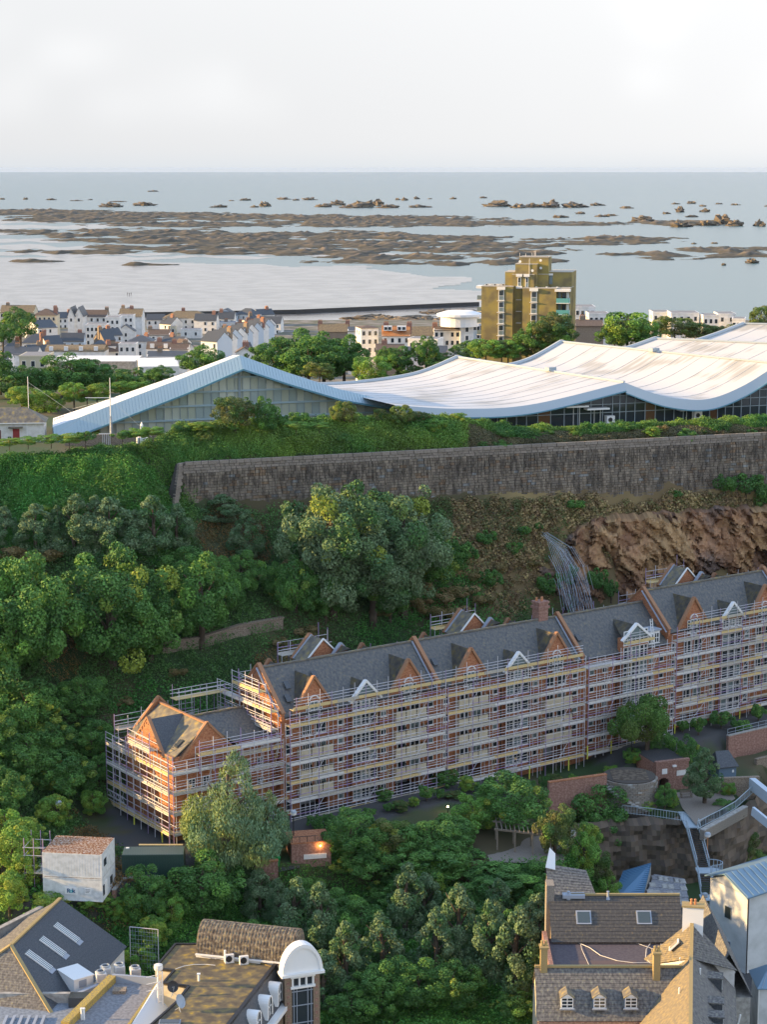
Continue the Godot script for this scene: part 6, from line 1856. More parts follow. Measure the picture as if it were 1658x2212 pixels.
# ------------------------------------------------------------------ town between the fort and the sea
func house(o: Node3D, w: float, dp: float, h: float, rise: float, roof: String, wall: Material, rmat: Material, rows: int, cols: int, chim: Array, deep: float) -> void:
	# local: x along the front 0..w, z 0 front to -dp, y 0 floor
	bx("wall", o, wall, 0, -deep, -dp, w, h, 0)
	var e = 0.35
	if roof == "flat":
		bx("parapet", o, wall, -0.1, h, -dp - 0.1, w + 0.1, h + 0.5, 0.1)
		bx("roof", o, rmat, 0.3, h + 0.3, -dp + 0.3, w - 0.3, h + 0.54, -0.3)
	elif roof == "hip":
		var i = minf(dp, w) * 0.45
		var b = MB.new()
		var A = Vector3(-e, h, e); var B = Vector3(w + e, h, e); var C = Vector3(w + e, h, -dp - e); var D = Vector3(-e, h, -dp - e)
		var R0 = Vector3(i, h + rise, -dp * 0.5); var R1 = Vector3(w - i, h + rise, -dp * 0.5)
		if R1.x < R0.x: R0.x = w * 0.5 - 0.1; R1.x = w * 0.5 + 0.1
		b.quad(A, B, R1, R0); b.tri(B, C, R1); b.quad(C, D, R0, R1); b.tri(D, A, R0); b.quad(D, C, B, A)
		part("roof", b, rmat, o)
	elif roof == "gable_z":
		var g = MB.new()
		g.face([Vector3(0, h, 0), Vector3(w, h, 0), Vector3(w * 0.5, h + rise, 0)], Vector3(0, 0, -0.3))
		g.face([Vector3(0, h, -dp + 0.3), Vector3(w, h, -dp + 0.3), Vector3(w * 0.5, h + rise, -dp + 0.3)], Vector3(0, 0, -0.3))
		part("gable", g, wall, o)
		for s in [0, 1]:
			var b = MB.new()
			b.face([Vector3(-e + s * (w + 2 * e), h - 0.2, e), Vector3(w * 0.5, h + rise + 0.12, e), Vector3(w * 0.5, h + rise + 0.12, -dp - e), Vector3(-e + s * (w + 2 * e), h - 0.2, -dp - e)], Vector3(0, -0.15, 0))
			part("roof", b, rmat, o)
	elif roof == "mansard":
		var b = MB.new()
		b.hexa([Vector3(0, h, 0.2), Vector3(w, h, 0.2), Vector3(w, h, -dp - 0.2), Vector3(0, h, -dp - 0.2), Vector3(0, h + rise * 0.6, -1.6), Vector3(w, h + rise * 0.6, -1.6), Vector3(w, h + rise * 0.6, -dp + 1.6), Vector3(0, h + rise * 0.6, -dp + 1.6)])
		b.face([Vector3(0, h + rise * 0.6, -1.6), Vector3(w, h + rise * 0.6, -1.6), Vector3(w, h + rise, -dp * 0.5), Vector3(0, h + rise, -dp * 0.5)], Vector3(0, -0.15, 0))
		b.face([Vector3(0, h + rise * 0.6, -dp + 1.6), Vector3(w, h + rise * 0.6, -dp + 1.6), Vector3(w, h + rise, -dp * 0.5), Vector3(0, h + rise, -dp * 0.5)], Vector3(0, -0.15, 0))
		part("roof", b, rmat, o)
	else:
		var g = MB.new()
		g.face([Vector3(0, h, 0), Vector3(0, h + rise, -dp * 0.5), Vector3(0, h, -dp)], Vector3(0.3, 0, 0))
		g.face([Vector3(w - 0.3, h, 0), Vector3(w - 0.3, h + rise, -dp * 0.5), Vector3(w - 0.3, h, -dp)], Vector3(0.3, 0, 0))
		part("gable", g, wall, o)
		for s in [0, 1]:
			var b = MB.new()
			b.face([Vector3(-e * 0.3, h - 0.2, e - s * (dp + 2 * e)), Vector3(w + e * 0.3, h - 0.2, e - s * (dp + 2 * e)), Vector3(w + e * 0.3, h + rise + 0.12, -dp * 0.5), Vector3(-e * 0.3, h + rise + 0.12, -dp * 0.5)], Vector3(0, -0.15, 0))
			part("roof", b, rmat, o)
	for r in rows:
		for c in cols:
			if rng.randf() < 0.1:
				continue
			var x = w * (c + 0.5) / cols; var y = h - 2.6 - r * 3.0
			if y < -deep:
				continue
			var fr = bx("window", o, M.white, x - 0.62, y - 0.05, 0.0, x + 0.62, y + 1.7, 0.06)
			bx("pane", o, M.glass, x - 0.5, y + 0.05, 0.06, x + 0.5, y + 1.58, 0.09)
	# windows in the left flank
	if dp > 5.0:
		for c in 2:
			bx("window", o, M.glass, -0.07, h - 2.5, -dp * (0.3 + 0.4 * c) - 0.5, 0.0, h - 1.0, -dp * (0.3 + 0.4 * c) + 0.5)
	for f in chim:
		var cx: float = w * f
		var zz = -dp * 0.5
		bx("chimney", o, M.brick_dull if rng.randf() < 0.6 else M.stone_warm, cx - 0.9, h, zz - 0.6, cx + 0.9, h + rise + 1.2, zz + 0.6)
		for k in 3:
			bx("chimney_pot", o, M.terracotta, cx - 0.7 + k * 0.55, h + rise + 1.2, zz - 0.2, cx - 0.4 + k * 0.55, h + rise + 1.7, zz + 0.15)
func make_town() -> void:
	M.tile_tan = tmat(ramp_tex(81, 0.05, [[0.2, 0.13, 0.10, 0.07], [0.5, 0.19, 0.15, 0.095], [0.75, 0.26, 0.2, 0.1]]), 0.1, 0.9)
	M.tile_brown = tmat(ramp_tex(82, 0.05, [[0.2, 0.08, 0.06, 0.05], [0.8, 0.15, 0.11, 0.085]]), 0.1, 0.9)
	M.tile_orange = tmat(ramp_tex(83, 0.05, [[0.2, 0.34, 0.14, 0.05], [0.8, 0.46, 0.22, 0.09]]), 0.1, 0.9)
	M.town_white = tmat(ramp_tex(84, 0.03, [[0.2, 0.66, 0.65, 0.61], [0.7, 0.78, 0.77, 0.74]]), 0.05, 0.85)
	M.town_blue = mat(0.50, 0.58, 0.66, 0.8)
	M.town_cream = mat(0.56, 0.51, 0.38, 0.85)
	var wl = {"w": M.town_white, "b": M.town_blue, "c": M.town_cream, "s": M.stone_warm, "g": M.concrete}
	var rl = {"s": M.slate_dark, "t": M.tile_tan, "b": M.tile_brown, "o": M.tile_orange, "w": M.white, "g": M.felt}
	var zo = {"A": [0.0, 643.2, 0.1857], "B": [274.9, 648.7, 0.199], "C": [659.7, 676.2, 0.2387], "D": [1220.5, 648.7, 0.2639]}
	# [survey sheet, x0, x1, base, eave, ridge, distance, roof, wall, tiles, storeys, window columns, chimneys, turn, depth m, label]
	var list = [
		["A", 0, 395, 300, 165, 85, 1000, "gable_x", "c", "t", 2, 9, [0.18], 0, 12, "long cream seafront hotel with tan roof behind the big round tree"],
		["A", 385, 650, 320, 205, 125, 960, "hip", "c", "b", 2, 5, [0.9], 0, 12, "cream house with dark brown hipped roof beside the seafront hotel"],
		["A", 785, 865, 270, 215, 95, 930, "gable_z", "w", "s", 1, 1, [], 0, 14, "white house with steep gable and round window, one of a pair"],
		["A", 866, 965, 270, 215, 95, 932, "gable_z", "w", "s", 1, 1, [], 0, 14, "white house with steep gable, right half of the pair with dark roofs"],
		["A", 960, 1240, 270, 215, 140, 945, "gable_x", "w", "b", 1, 4, [0.95], 0, 11, "white house with brown roof and large red-topped chimney stack"],
		["A", 1225, 1390, 360, 240, 235, 900, "flat", "w", "g", 2, 3, [], 0, 10, "plain white flat-roofed house below the large chimney stack"],
		["A", 1380, 1650, 260, 215, 125, 935, "gable_x", "w", "t", 0, 3, [0.5], 0, 12, "tan-roofed white house with tall gable end facing the beach"],
		["A", 1380, 1550, 350, 215, 210, 915, "flat", "w", "g", 2, 3, [], 0, 8, "white flat-roofed extension in front of the tan-roofed house"],
		["A", 440, 740, 430, 350, 262, 900, "gable_x", "w", "s", 1, 4, [0.2], 38, 13, "white hall with long dark slate roof and broad gable"],
		["A", 1000, 1240, 480, 322, 318, 880, "flat", "w", "g", 3, 5, [], 0, 9, "three-storey plain white flats with flat roof"],
		["A", 250, 530, 650, 527, 410, 830, "hip", "w", "s", 2, 3, [0.85], 0, 12, "white square house with hipped slate roof"],
		["A", 545, 790, 640, 552, 440, 815, "gable_x", "w", "s", 1, 3, [0.0], 30, 11, "white gable house with chimney at its peak and slate roof"],
		["A", 700, 920, 560, 550, 400, 850, "gable_x", "w", "s", 0, 3, [0.95], 0, 11, "slate-roofed house with white dormer behind the white gable"],
		["A", 520, 1215, 700, 628, 550, 760, "mansard", "w", "t", 0, 0, [], 0, 12, "long building with brown mansard roof and a row of skylights"],
		["A", 0, 200, 600, 552, 500, 800, "gable_x", "c", "s", 1, 2, [0.9], 0, 10, "low cream house with dark slate roof behind the mansion"],
		["A", 30, 430, 720, 655, 575, 740, "gable_x", "w", "s", 0, 0, [0.35], 0, 12, "broad dark slate roof above the beige modern block"],
		["A", 0, 110, 760, 720, 650, 720, "gable_x", "w", "s", 1, 2, [], 0, 10, "small slate-roofed house next to the broad dark slate roof"],
		["A", 225, 545, 880, 695, 690, 545, "flat", "c", "g", 2, 3, [], 0, 12, "beige modern flat-roofed block standing behind the bushes"],
		["A", 560, 1580, 860, 760, 700, 575, "flat", "g", "w", 0, 0, [], 0, 18, "wide low building with pale flat roof and dark side"],
		["A", 1210, 1380, 500, 492, 360, 850, "gable_x", "s", "s", 0, 0, [0.1], 35, 10, "stone-gabled house with dark slate roof and chimney"],
		["A", 1180, 1345, 690, 582, 575, 775, "flat", "w", "g", 1, 2, [], 0, 8, "small white flat-roofed annexe with blue canopy side"],
		["A", 1380, 1580, 660, 548, 542, 765, "flat", "w", "g", 1, 3, [], 0, 8, "cream-white flat-roofed annexe with grid window"],
		["A", 1060, 1240, 560, 555, 490, 800, "hip", "w", "s", 0, 0, [], 0, 9, "low hipped slate roof between the annexes and the flats"],
		["B", 0, 275, 560, 450, 382, 790, "hip", "w", "s", 2, 3, [], 0, 11, "white villa with dark hipped roof below the brown-roofed house"],
		["B", 388, 890, 430, 195, 112, 985, "hip", "w", "t", 3, 7, [0.42], 0, 14, "big white seafront house with tan hipped roof and square chimney"],
		["B", 465, 530, 450, 290, 285, 950, "flat", "c", "g", 3, 1, [], 0, 5, "tall cream stair block on the big seafront house"],
		["B", 580, 800, 440, 325, 318, 945, "flat", "w", "g", 1, 2, [], 0, 8, "grey-white rear wing of the big seafront house"],
		["B", 897, 1180, 360, 252, 245, 990, "flat", "w", "g", 2, 5, [0.6], 0, 9, "long white low building next to the big seafront house"],
		["B", 1350, 1500, 350, 275, 202, 1000, "gable_x", "w", "t", 1, 2, [1.0], -25, 10, "tan-roofed cottage with bright white gable end and chimney"],
		["B", 1170, 1350, 340, 280, 240, 980, "gable_x", "c", "b", 1, 3, [0.3], 0, 8, "brown-roofed row beside the tan-roofed cottage"],
		["B", 225, 460, 460, 372, 318, 860, "gable_x", "w", "b", 1, 2, [0.05], 0, 10, "white house with brown roof and single skylight"],
		["B", 205, 500, 600, 530, 445, 740, "mansard", "w", "b", 0, 0, [0.45], 0, 9, "mansard-roofed house with round white dormers"],
		["B", 460, 660, 560, 530, 470, 730, "gable_x", "w", "b", 0, 0, [0.2, 0.8], 0, 9, "brown roofs with many chimney pots beside the round dormers"],
		["B", 210, 640, 660, 610, 560, 700, "gable_x", "w", "s", 0, 0, [0.3], 0, 10, "slate roof with small white finials above the flat white roof"],
		["B", 130, 630, 800, 740, 640, 545, "flat", "w", "w", 0, 0, [], 8, 26, "bright white flat roof with a roof walkway"],
		["B", 1180, 1370, 640, 560, 505, 560, "gable_z", "w", "b", 0, 0, [0.5], 0, 9, "small white gabled house with big brick stack behind the hall's peak"],
		["C", 122, 390, 200, 165, 95, 800, "gable_x", "s", "t", 0, 0, [0.04, 0.97], 0, 10, "stone house with tan roof and a chimney at each end"],
		["C", 385, 520, 240, 160, 130, 740, "gable_x", "w", "s", 0, 2, [], 0, 9, "low white house with blue-grey roof beside the stone house"],
		["C", 505, 695, 330, 140, 118, 700, "hip", "w", "b", 3, 3, [], 12, 10, "three-storey white house with paired bay windows"],
		["C", 695, 950, 320, 202, 115, 690, "gable_x", "w", "o", 1, 4, [0.15, 0.98], 0, 11, "white house with orange tiled roof and four little dormers"],
		["C", 950, 1170, 300, 200, 122, 725, "gable_x", "w", "t", 1, 4, [], 0, 9, "white house with mossy tan roof beside the orange one"],
		["C", 930, 1250, 320, 242, 216, 665, "flat", "w", "g", 2, 4, [], -14, 9, "white flat-roofed wing with a long side of windows"],
		["C", 1165, 1405, 300, 150, 128, 705, "gable_x", "w", "b", 2, 5, [0.05], 0, 9, "white three-storey terrace by the round rooftop drum"],
		["C", 1405, 1525, 300, 105, 100, 700, "flat", "w", "g", 3, 1, [], 0, 9, "tall plain white block under the round rooftop drum"],
		["C", 1520, 1615, 300, 90, 85, 710, "flat", "b", "g", 4, 3, [], 0, 9, "blue glazed modern block beside the tower block"],
		["C", 640, 900, 360, 330, 285, 610, "gable_x", "s", "b", 0, 0, [0.3], 0, 8, "low brown roof among the trees below the orange-roofed house"],
		["C", 890, 1120, 380, 350, 310, 590, "gable_x", "w", "s", 0, 0, [0.9], 0, 8, "low slate roof among the trees with a white end"],
		["C", 1120, 1290, 390, 355, 300, 585, "gable_x", "s", "s", 0, 0, [], 0, 8, "low house with slate roof and brown rear roof before the trees"],
		["D", 85, 250, 210, 62, 55, 700, "flat", "w", "g", 2, 4, [], 0, 10, "white modern block with small square windows beside the tower"],
		["D", 198, 365, 215, 118, 112, 685, "flat", "w", "g", 1, 4, [], 0, 10, "lower white modern block with two pairs of small windows"],
		["D", 90, 320, 265, 205, 165, 600, "gable_x", "s", "b", 0, 0, [0.3], 0, 10, "low brown-roofed shed below the white modern blocks"],
		["D", 722, 865, 230, 105, 98, 735, "flat", "w", "g", 2, 3, [], 0, 10, "white seaside apartment block with curved corner, first of the row"],
		["D", 872, 1100, 240, 112, 104, 725, "flat", "w", "g", 2, 4, [], 0, 10, "white seaside apartment block with dark roof edge in mid row"],
		["D", 1135, 1262, 240, 132, 125, 720, "flat", "w", "g", 2, 3, [], 0, 9, "white seaside apartment block with recessed balconies"],
		["D", 1255, 1400, 240, 118, 110, 722, "flat", "w", "g", 2, 2, [], 0, 9, "white seaside apartment block with tall narrow window"],
		["D", 1370, 1492, 255, 160, 152, 712, "flat", "w", "g", 2, 3, [], -12, 9, "last white seaside apartment block, stepping down to the rocks"]]
	for q in list:
		var z: Array = zo[q[0]]
		var u0: float = z[0] + q[1] * z[2]; var u1: float = z[0] + q[2] * z[2]
		var d: float = q[6]
		var a = at(u0, z[1] + q[3] * z[2], d); var b = at(u1, z[1] + q[3] * z[2], d)
		var e = at(u0, z[1] + q[4] * z[2], d); var r = at(u0, z[1] + q[5] * z[2], d)
		var turn: float = deg_to_rad(q[13])
		var o = thing("town_house", q[15], "house", a, turn, "houses of the seafront town")
		var w = (b.x - a.x)
		if q[13] != 0:
			w = w * 0.86
		var rise = maxf(0.6, r.y - e.y)
		house(o, w, q[14], e.y - a.y, rise * (0.86 if q[7] != "flat" else 1.0), q[7], wl[q[8]], rl[q[9]], q[10], q[11], q[12], maxf(1.0, a.y - ground(a.x, a.z) + 3.0))
		if q[7] == "mansard":
			var n = int(w / 5.0)
			for k in n:
				bx("skylight" if q[6] == 760 else "dormer", o, M.white, (k + 0.3) * w / n, e.y - a.y + 0.4, -0.8, (k + 0.3) * w / n + 1.5, e.y - a.y + 2.0, 0.25)
		if q[9] == "o":
			for k in [0.14, 0.28, 0.62, 0.78]:
				bx("dormer", o, M.white, w * k - 0.8, e.y - a.y + 1.6, -3.0, w * k + 0.8, e.y - a.y + 3.2, -0.4)
				bx("pane", o, M.glass, w * k - 0.5, e.y - a.y + 1.9, -0.4, w * k + 0.5, e.y - a.y + 2.9, -0.34)
	# round drum on the white block
	var dr = at(659.7 + 1400 * 0.2387, 676.2 + 105 * 0.2387, 704)
	var drum = thing("rooftop_drum", "round white rooftop drum with flat lid above the white terrace", "rooftop", dr)
	var db = MB.new(); db.lathe(Vector3.ZERO, [Vector2(0, -0.5), Vector2(7.0, -0.5), Vector2(7.0, 3.0), Vector2(8.4, 3.2), Vector2(8.4, 4.0), Vector2(5.0, 5.0), Vector2(0, 5.2)], 24)
	part("body", db, M.white, drum)
	# terraced row running away
	for k in 9:
		var u = 274.9 + (800 + k * 66) * 0.199; var v = 648.7 + (600 - k * 24) * 0.199
		var d = 700.0 + k * 22.0
		var a = at(u, v, d)
		var o = thing("terraced_house", "pale blue terraced house with slate roof, one of a stepped row by the beach", "house", a, deg_to_rad(-38), "stepped row of terraced houses")
		house(o, 8.0, 8.0, 5.6, 3.0, "gable_x", M.town_blue if k % 2 == 0 else M.town_white, M.slate_dark, 2, 3, [0.98] if k % 3 == 1 else [], 9.0)
	# small houses packed between the larger ones
	var g = RandomNumberGenerator.new(); g.seed = 99
	for k in 46:
		var d = g.randf_range(770.0, 1050.0)
		var u = g.randf_range(-10.0, 560.0) if k < 34 else g.randf_range(690.0, 1030.0)
		if k >= 34: d = g.randf_range(720.0, 860.0)
		var x = (u - 829.0) / FOCAL * d
		var o = thing("small_town_house", "small pitched-roof house packed among the larger seafront buildings", "house", Vector3(x, ground(x, -d), -d), deg_to_rad(g.randf_range(-40, 40)), "small houses packed into the town")
		house(o, g.randf_range(7, 12), g.randf_range(6, 9), g.randf_range(4.6, 7.0), g.randf_range(2.4, 3.6), ["gable_x", "gable_x", "hip", "gable_z"][g.randi() % 4], [M.town_white, M.town_white, M.town_cream, M.town_blue][g.randi() % 4], [M.slate_dark, M.slate_dark, M.slate_dark, M.tile_brown][g.randi() % 4], 2, 3, [g.randf()] if g.randf() < 0.6 else [], 3.0)
	# dark sea wall across the beach
	var sw = thing("sea_wall", "long dark sea wall reaching across the wet sand towards the tower", "wall")
	var pts = [[300, 684], [480, 681], [640, 678], [800, 671], [960, 664], [1036, 661]]
	for k in pts.size() - 1:
		var a = aty(pts[k][0], pts[k][1], SEA); var b = aty(pts[k + 1][0], pts[k + 1][1], SEA)
		var m = MB.new()
		m.hexa([a + Vector3(0, -1, 2), b + Vector3(0, -1, 2), b + Vector3(0, -1, -2), a + Vector3(0, -1, -2), a + Vector3(0, 3.0, 1.4), b + Vector3(0, 3.0, 1.4), b + Vector3(0, 3.0, -1.4), a + Vector3(0, 3.0, -1.4)])
		part("masonry", m, mat(0.045, 0.043, 0.04, 0.9), sw)
	# bathing pool wall curving on the beach
	var pw = thing("pool_wall", "low curved wall of the tidal bathing pool below the stone house", "wall")
	for k in 12:
		var f0 = k / 12.0; var f1 = (k + 1) / 12.0
		var a = aty(lerpf(620, 1000, f0), 712.0 - 14.0 * sin(PI * f0 * 0.5), SEA + 0.3); var b = aty(lerpf(620, 1000, f1), 712.0 - 14.0 * sin(PI * f1 * 0.5), SEA + 0.3)
		strut("masonry", pw, M.concrete, a + Vector3(0, 0.8, 0), b + Vector3(0, 0.8, 0), 2.0, 2.2)
	# rocks on the beach by the town and the headland at the right
	var rm = vmat(0.9)
	for k in 26:
		var u = lerpf(755, 985, rng.randf()); var v = lerpf(686, 697, rng.randf())
		var p = aty(u, v, SEA)
		var o = inst("beach_rock", boulder(300 + k % 5, rm), self)
		o.position = p; o.rotation.y = rng.randf() * TAU; o.scale = Vector3(rng.randf_range(4, 12), rng.randf_range(1.0, 2.6), rng.randf_range(8, 20))
		tag(o, "low brown rock in the reef on the beach behind the white houses", "rock", "rocks on the town beach")
	for k in 8:
		var p = aty(930 + k * 13, 676 - (k % 3) * 2, SEA)
		var o = inst("beach_rock", boulder(310 + k % 5, rm), self)
		o.position = p; o.scale = Vector3(8, 1.2, 14)
		tag(o, "low brown rock in the reef on the beach behind the white houses", "rock", "rocks on the town beach")
	var hl = MB.new(); hl.use_col = true
	var nz = FastNoiseLite.new(); nz.seed = 55; nz.frequency = 0.05; nz.fractal_octaves = 5
	var grid = []
	var nx = 50; var nd = 24
	for j in nd + 1:
		var line = []
		for i in nx + 1:
			var x = lerpf(105, 260, i / float(nx)); var d = lerpf(640, 860, j / float(nd))
			var k = smoothstep(105.0, 165.0, x) * (1.0 - smoothstep(760.0, 860.0, d))
			line.append(Vector3(x, ground(x, -d) - 2.0 + k * 17.0 * (0.75 + 0.6 * nz.get_noise_2d(x, d)), -d))
		grid.append(line)
	for j in nd:
		for i in nx:
			hl.col = Color(0.16, 0.12, 0.07).lerp(Color(0.30, 0.22, 0.11), rng.randf())
			hl.quad(grid[j][i], grid[j][i + 1], grid[j + 1][i + 1], grid[j + 1][i])
	struct("rocky_headland", hl.mesh(rm))
	# three walkers on the sand
	for k in 3:
		var p = aty(275 + k * 4, 636 + (k % 2), SEA + 0.12)
		var o = thing("person", ["person in dark clothes walking on the wet sand, first of three", "person in dark clothes walking on the wet sand, between two others", "person in dark clothes walking on the wet sand, last of three"][k], "person", p, 0.3 * k, "walkers on the sand")
		var b = MB.new()
		b.lathe(Vector3.ZERO, [Vector2(0.13, 0.0), Vector2(0.17, 0.5), Vector2(0.22, 0.9), Vector2(0.2, 1.1), Vector2(0.27, 1.42), Vector2(0.09, 1.5), Vector2(0.08, 1.54), Vector2(0.12, 1.62), Vector2(0.1, 1.75), Vector2(0, 1.78)], 8)
		for s in [-1, 1]:
			b.tube(Vector3(s * 0.25, 1.4, 0), Vector3(s * 0.3, 0.78, 0.06), 0.07, 0.05, 6)
			b.tube(Vector3(s * 0.1, 0.85, 0), Vector3(s * 0.12, 0.0, 0.14 * s), 0.11, 0.06, 6)
		part("body", b, mat(0.05, 0.05, 0.06, 0.9), o)
# ------------------------------------------------------------------ gardens, yards and the steel stair
func lamp_glow(parent: Node, pos: Vector3, r: float, energy: float, col := Color(1.0, 0.72, 0.38)) -> void:
	var m = StandardMaterial3D.new()
	m.albedo_color = Color(1, 0.9, 0.7)
	m.emission_enabled = true
	m.emission = col
	m.emission_energy_multiplier = 6.0
	var b = MB.new(); b.lathe(pos, [Vector2(0, -r), Vector2(r * 0.8, -r * 0.6), Vector2(r, 0), Vector2(r * 0.8, r * 0.6), Vector2(0, r)], 10)
	part("lamp_globe", b, m, parent)
	var l = OmniLight3D.new()
	l.light_color = col
	l.light_energy = energy
	l.omni_range = 40.0
	l.omni_attenuation = 2.0
	l.light_size = r
	l.shadow_enabled = true
	l.name = "lamp_light"
	parent.add_child(l, true)
	l.position = pos
func post_lamp(pos: Vector3, h: float, label: String, metal: Material) -> void:
	var o = thing("lamp_post", label, "lamp post", pos)
	rod("post", o, metal, Vector3(0, -0.3, 0), Vector3(0, h, 0), 0.08)
	var c = MB.new(); c.lathe(Vector3(0, h, 0), [Vector2(0.1, 0), Vector2(0.38, 0.12), Vector2(0.44, 0.4), Vector2(0.3, 0.62), Vector2(0, 0.72)], 12)
	part("lantern", c, M.white, o)
	var d = MB.new(); d.lathe(Vector3(0, h + 0.42, 0), [Vector2(0.46, 0), Vector2(0.34, 0.24), Vector2(0, 0.36)], 12)
	part("hood", d, M.grey_paint, o)
func balustrade(o: Node, pts: Array, h := 1.15, gap := 0.3) -> void:
	for k in pts.size() - 1:
		var a: Vector3 = pts[k]; var b: Vector3 = pts[k + 1]
		strut("handrail", o, M.rail, a + Vector3(0, h, 0), b + Vector3(0, h, 0), 0.09, 0.08)
		strut("bottom_rail", o, M.rail, a + Vector3(0, 0.14, 0), b + Vector3(0, 0.14, 0), 0.06, 0.06)
		var n = maxi(1, int(a.distance_to(b) / gap))
		for i in n + 1:
			var p = a.lerp(b, i / float(n))
			rod("baluster", o, M.rail, p + Vector3(0, 0.0, 0), p + Vector3(0, h, 0), 0.045 if i % 5 == 0 else 0.026)
func stone_wall(called: String, label: String, a: Vector3, b: Vector3, y0: float, y1: float, th: float, m: Material, cop: Material) -> Node3D:
	var o = thing(called, label, "wall")
	var w = MB.new()
	var d = (b - a); d.y = 0
	var n = Vector3(-d.z, 0, d.x).normalized() * th * 0.5
	var A = Vector3(a.x, y0, a.z); var B = Vector3(b.x, y0, b.z); var u = Vector3(0, y1 - y0, 0)
	w.hexa([A + n, B + n, B - n, A - n, A + n + u, B + n + u, B - n + u, A - n + u])
	part("masonry", w, m, o)
	strut("coping", o, cop, Vector3(a.x, y1 + 0.06, a.z), Vector3(b.x, y1 + 0.06, b.z), th + 0.12, 0.14)
	return o
func sheet(called: String, pts: Array, m: Material) -> void:
	var b = MB.new()
	var pv = PackedVector2Array()
	for p in pts: pv.append(Vector2(p.x, p.z))
	var t = Geometry2D.triangulate_polygon(pv)
	for i in range(0, t.size(), 3):
		b.tri(pts[t[i]], pts[t[i + 1]], pts[t[i + 2]])
	struct(called, b.mesh(m))
func make_gardens() -> void:
	M.rail = mat(0.36, 0.44, 0.50, 0.45)
	M.dark_stone = mat(0.07, 0.06, 0.05, 0.95)
	M.timber = tmat(ramp_tex(91, 0.05, [[0.2, 0.16, 0.13, 0.10], [0.8, 0.26, 0.22, 0.17]]), 0.6, 0.9)
	# paved yard and court
	sheet("yard", [aty(1060, 1862, 7.14), aty(1215, 1866, 7.14), aty(1240, 1822, 7.14), aty(1225, 1775, 7.14), aty(1070, 1775, 7.14), aty(1040, 1810, 7.14)], M.gravel)
	sheet("gravel_court", [aty(1475, 1745, 5.16), aty(1505, 1782, 5.16), aty(1545, 1755, 5.16), aty(1590, 1725, 5.16), aty(1580, 1708, 5.16), aty(1520, 1703, 5.16), aty(1462, 1712, 5.16)], M.gravel)
	sheet("lower_court", [aty(1330, 1958, -4.86), aty(1500, 1975, -4.86), aty(1560, 2000, -4.86), aty(1640, 2130, -4.86), aty(1700, 2230, -4.86), aty(1560, 2230, -4.86), aty(1500, 1990, -4.86)], M.tarmac)
	# access road beside the pavilion
	sheet("access_road", [aty(150, 1832, 8.45), aty(270, 1838, 8.45), aty(395, 1826, 8.45), aty(380, 1795, 8.45), aty(270, 1760, 8.45), aty(215, 1745, 8.45), aty(225, 1790, 8.45)], M.tarmac)
	# brick planter with slatted board and a warm wall lamp
	var a = aty(640, 1866, 7.2)
	var pl = thing("brick_planter", "red brick raised planter with a white slatted board on its front", "planter", a, deg_to_rad(12))
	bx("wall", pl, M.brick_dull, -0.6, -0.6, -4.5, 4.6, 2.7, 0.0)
	bx("coping", pl, M.brick, -0.7, 2.7, -4.6, 4.7, 2.85, 0.1)
	for k in 4:
		bx("slat", pl, M.white, 1.0, 0.55 + k * 0.17, 0.02, 4.0, 0.68 + k * 0.17, 0.1)
	for k in 6:
		rod("rail_post", pl, M.black, Vector3(-0.5 + k * 1.0, 2.85, -0.1), Vector3(-0.5 + k * 1.0, 3.6, -0.1), 0.04)
	rod("rail", pl, M.black, Vector3(-0.5, 3.6, -0.1), Vector3(4.5, 3.6, -0.1), 0.04)
	var wl = thing("wall_lamp", "lit warm bulkhead lamp high on the brick planter's front", "lamp", aty(640, 1866, 7.2), deg_to_rad(12), "lit garden lamps")
	bx("backplate", wl, M.black, 3.0, 2.1, 0.02, 3.3, 2.5, 0.06)
	lamp_glow(wl, Vector3(3.15, 2.3, 0.25), 0.14, 1.2)
	for q in [[968, 1745, "low garden bank below the scaffold's middle"], [1239, 1690, "brick retaining wall beside the pine"], [1331, 1666, "top of the stone spiral steps"], [1408, 1676, "curved stone wall right of the spiral steps"]]:
		var p = spot(q[0], q[1] + 14)
		var o = thing("garden_lamp", "small lit garden lamp on the " + q[2], "lamp", p, 0, "lit garden lamps")
		rod("stem", o, M.black, Vector3(0, -0.2, 0), Vector3(0, 0.9, 0), 0.05)
		lamp_glow(o, Vector3(0, 1.05, 0), 0.15, 0.6, Color(1.0, 0.85, 0.62))
	# low brick pier, bin, cone
	var bp = aty(552, 1890, 7.1)
	var pier = thing("brick_pier_wall", "low brick wall at the ramp's edge under the willow", "wall", bp, 0.12)
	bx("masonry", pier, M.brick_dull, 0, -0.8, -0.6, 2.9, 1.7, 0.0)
	bx("coping", pier, M.brick, -0.05, 1.7, -0.65, 2.95, 1.82, 0.05)
	var bn = thing("wheelie_bin", "bright green wheeled bin behind the low brick wall", "bin", aty(600, 1872, 7.1))
	var bb = MB.new(); bb.hexa([Vector3(-0.24, 0.08, 0.24), Vector3(0.24, 0.08, 0.24), Vector3(0.24, 0.08, -0.24), Vector3(-0.24, 0.08, -0.24), Vector3(-0.32, 1.15, 0.34), Vector3(0.32, 1.15, 0.34), Vector3(0.32, 1.15, -0.34), Vector3(-0.32, 1.15, -0.34)])
	part("body", bb, mat(0.02, 0.34, 0.08, 0.5), bn)
	bx("lid", bn, mat(0.02, 0.38, 0.1, 0.5), -0.36, 1.15, -0.4, 0.36, 1.25, 0.38)
	for s in [-1, 1]:
		rod("wheel", bn, M.black, Vector3(s * 0.26, 0.1, -0.26), Vector3(s * 0.32, 0.1, -0.26), 0.1)
	var cn = thing("traffic_cone", "red traffic cone on the ramp by the willow", "cone", aty(602, 1840, 7.2))
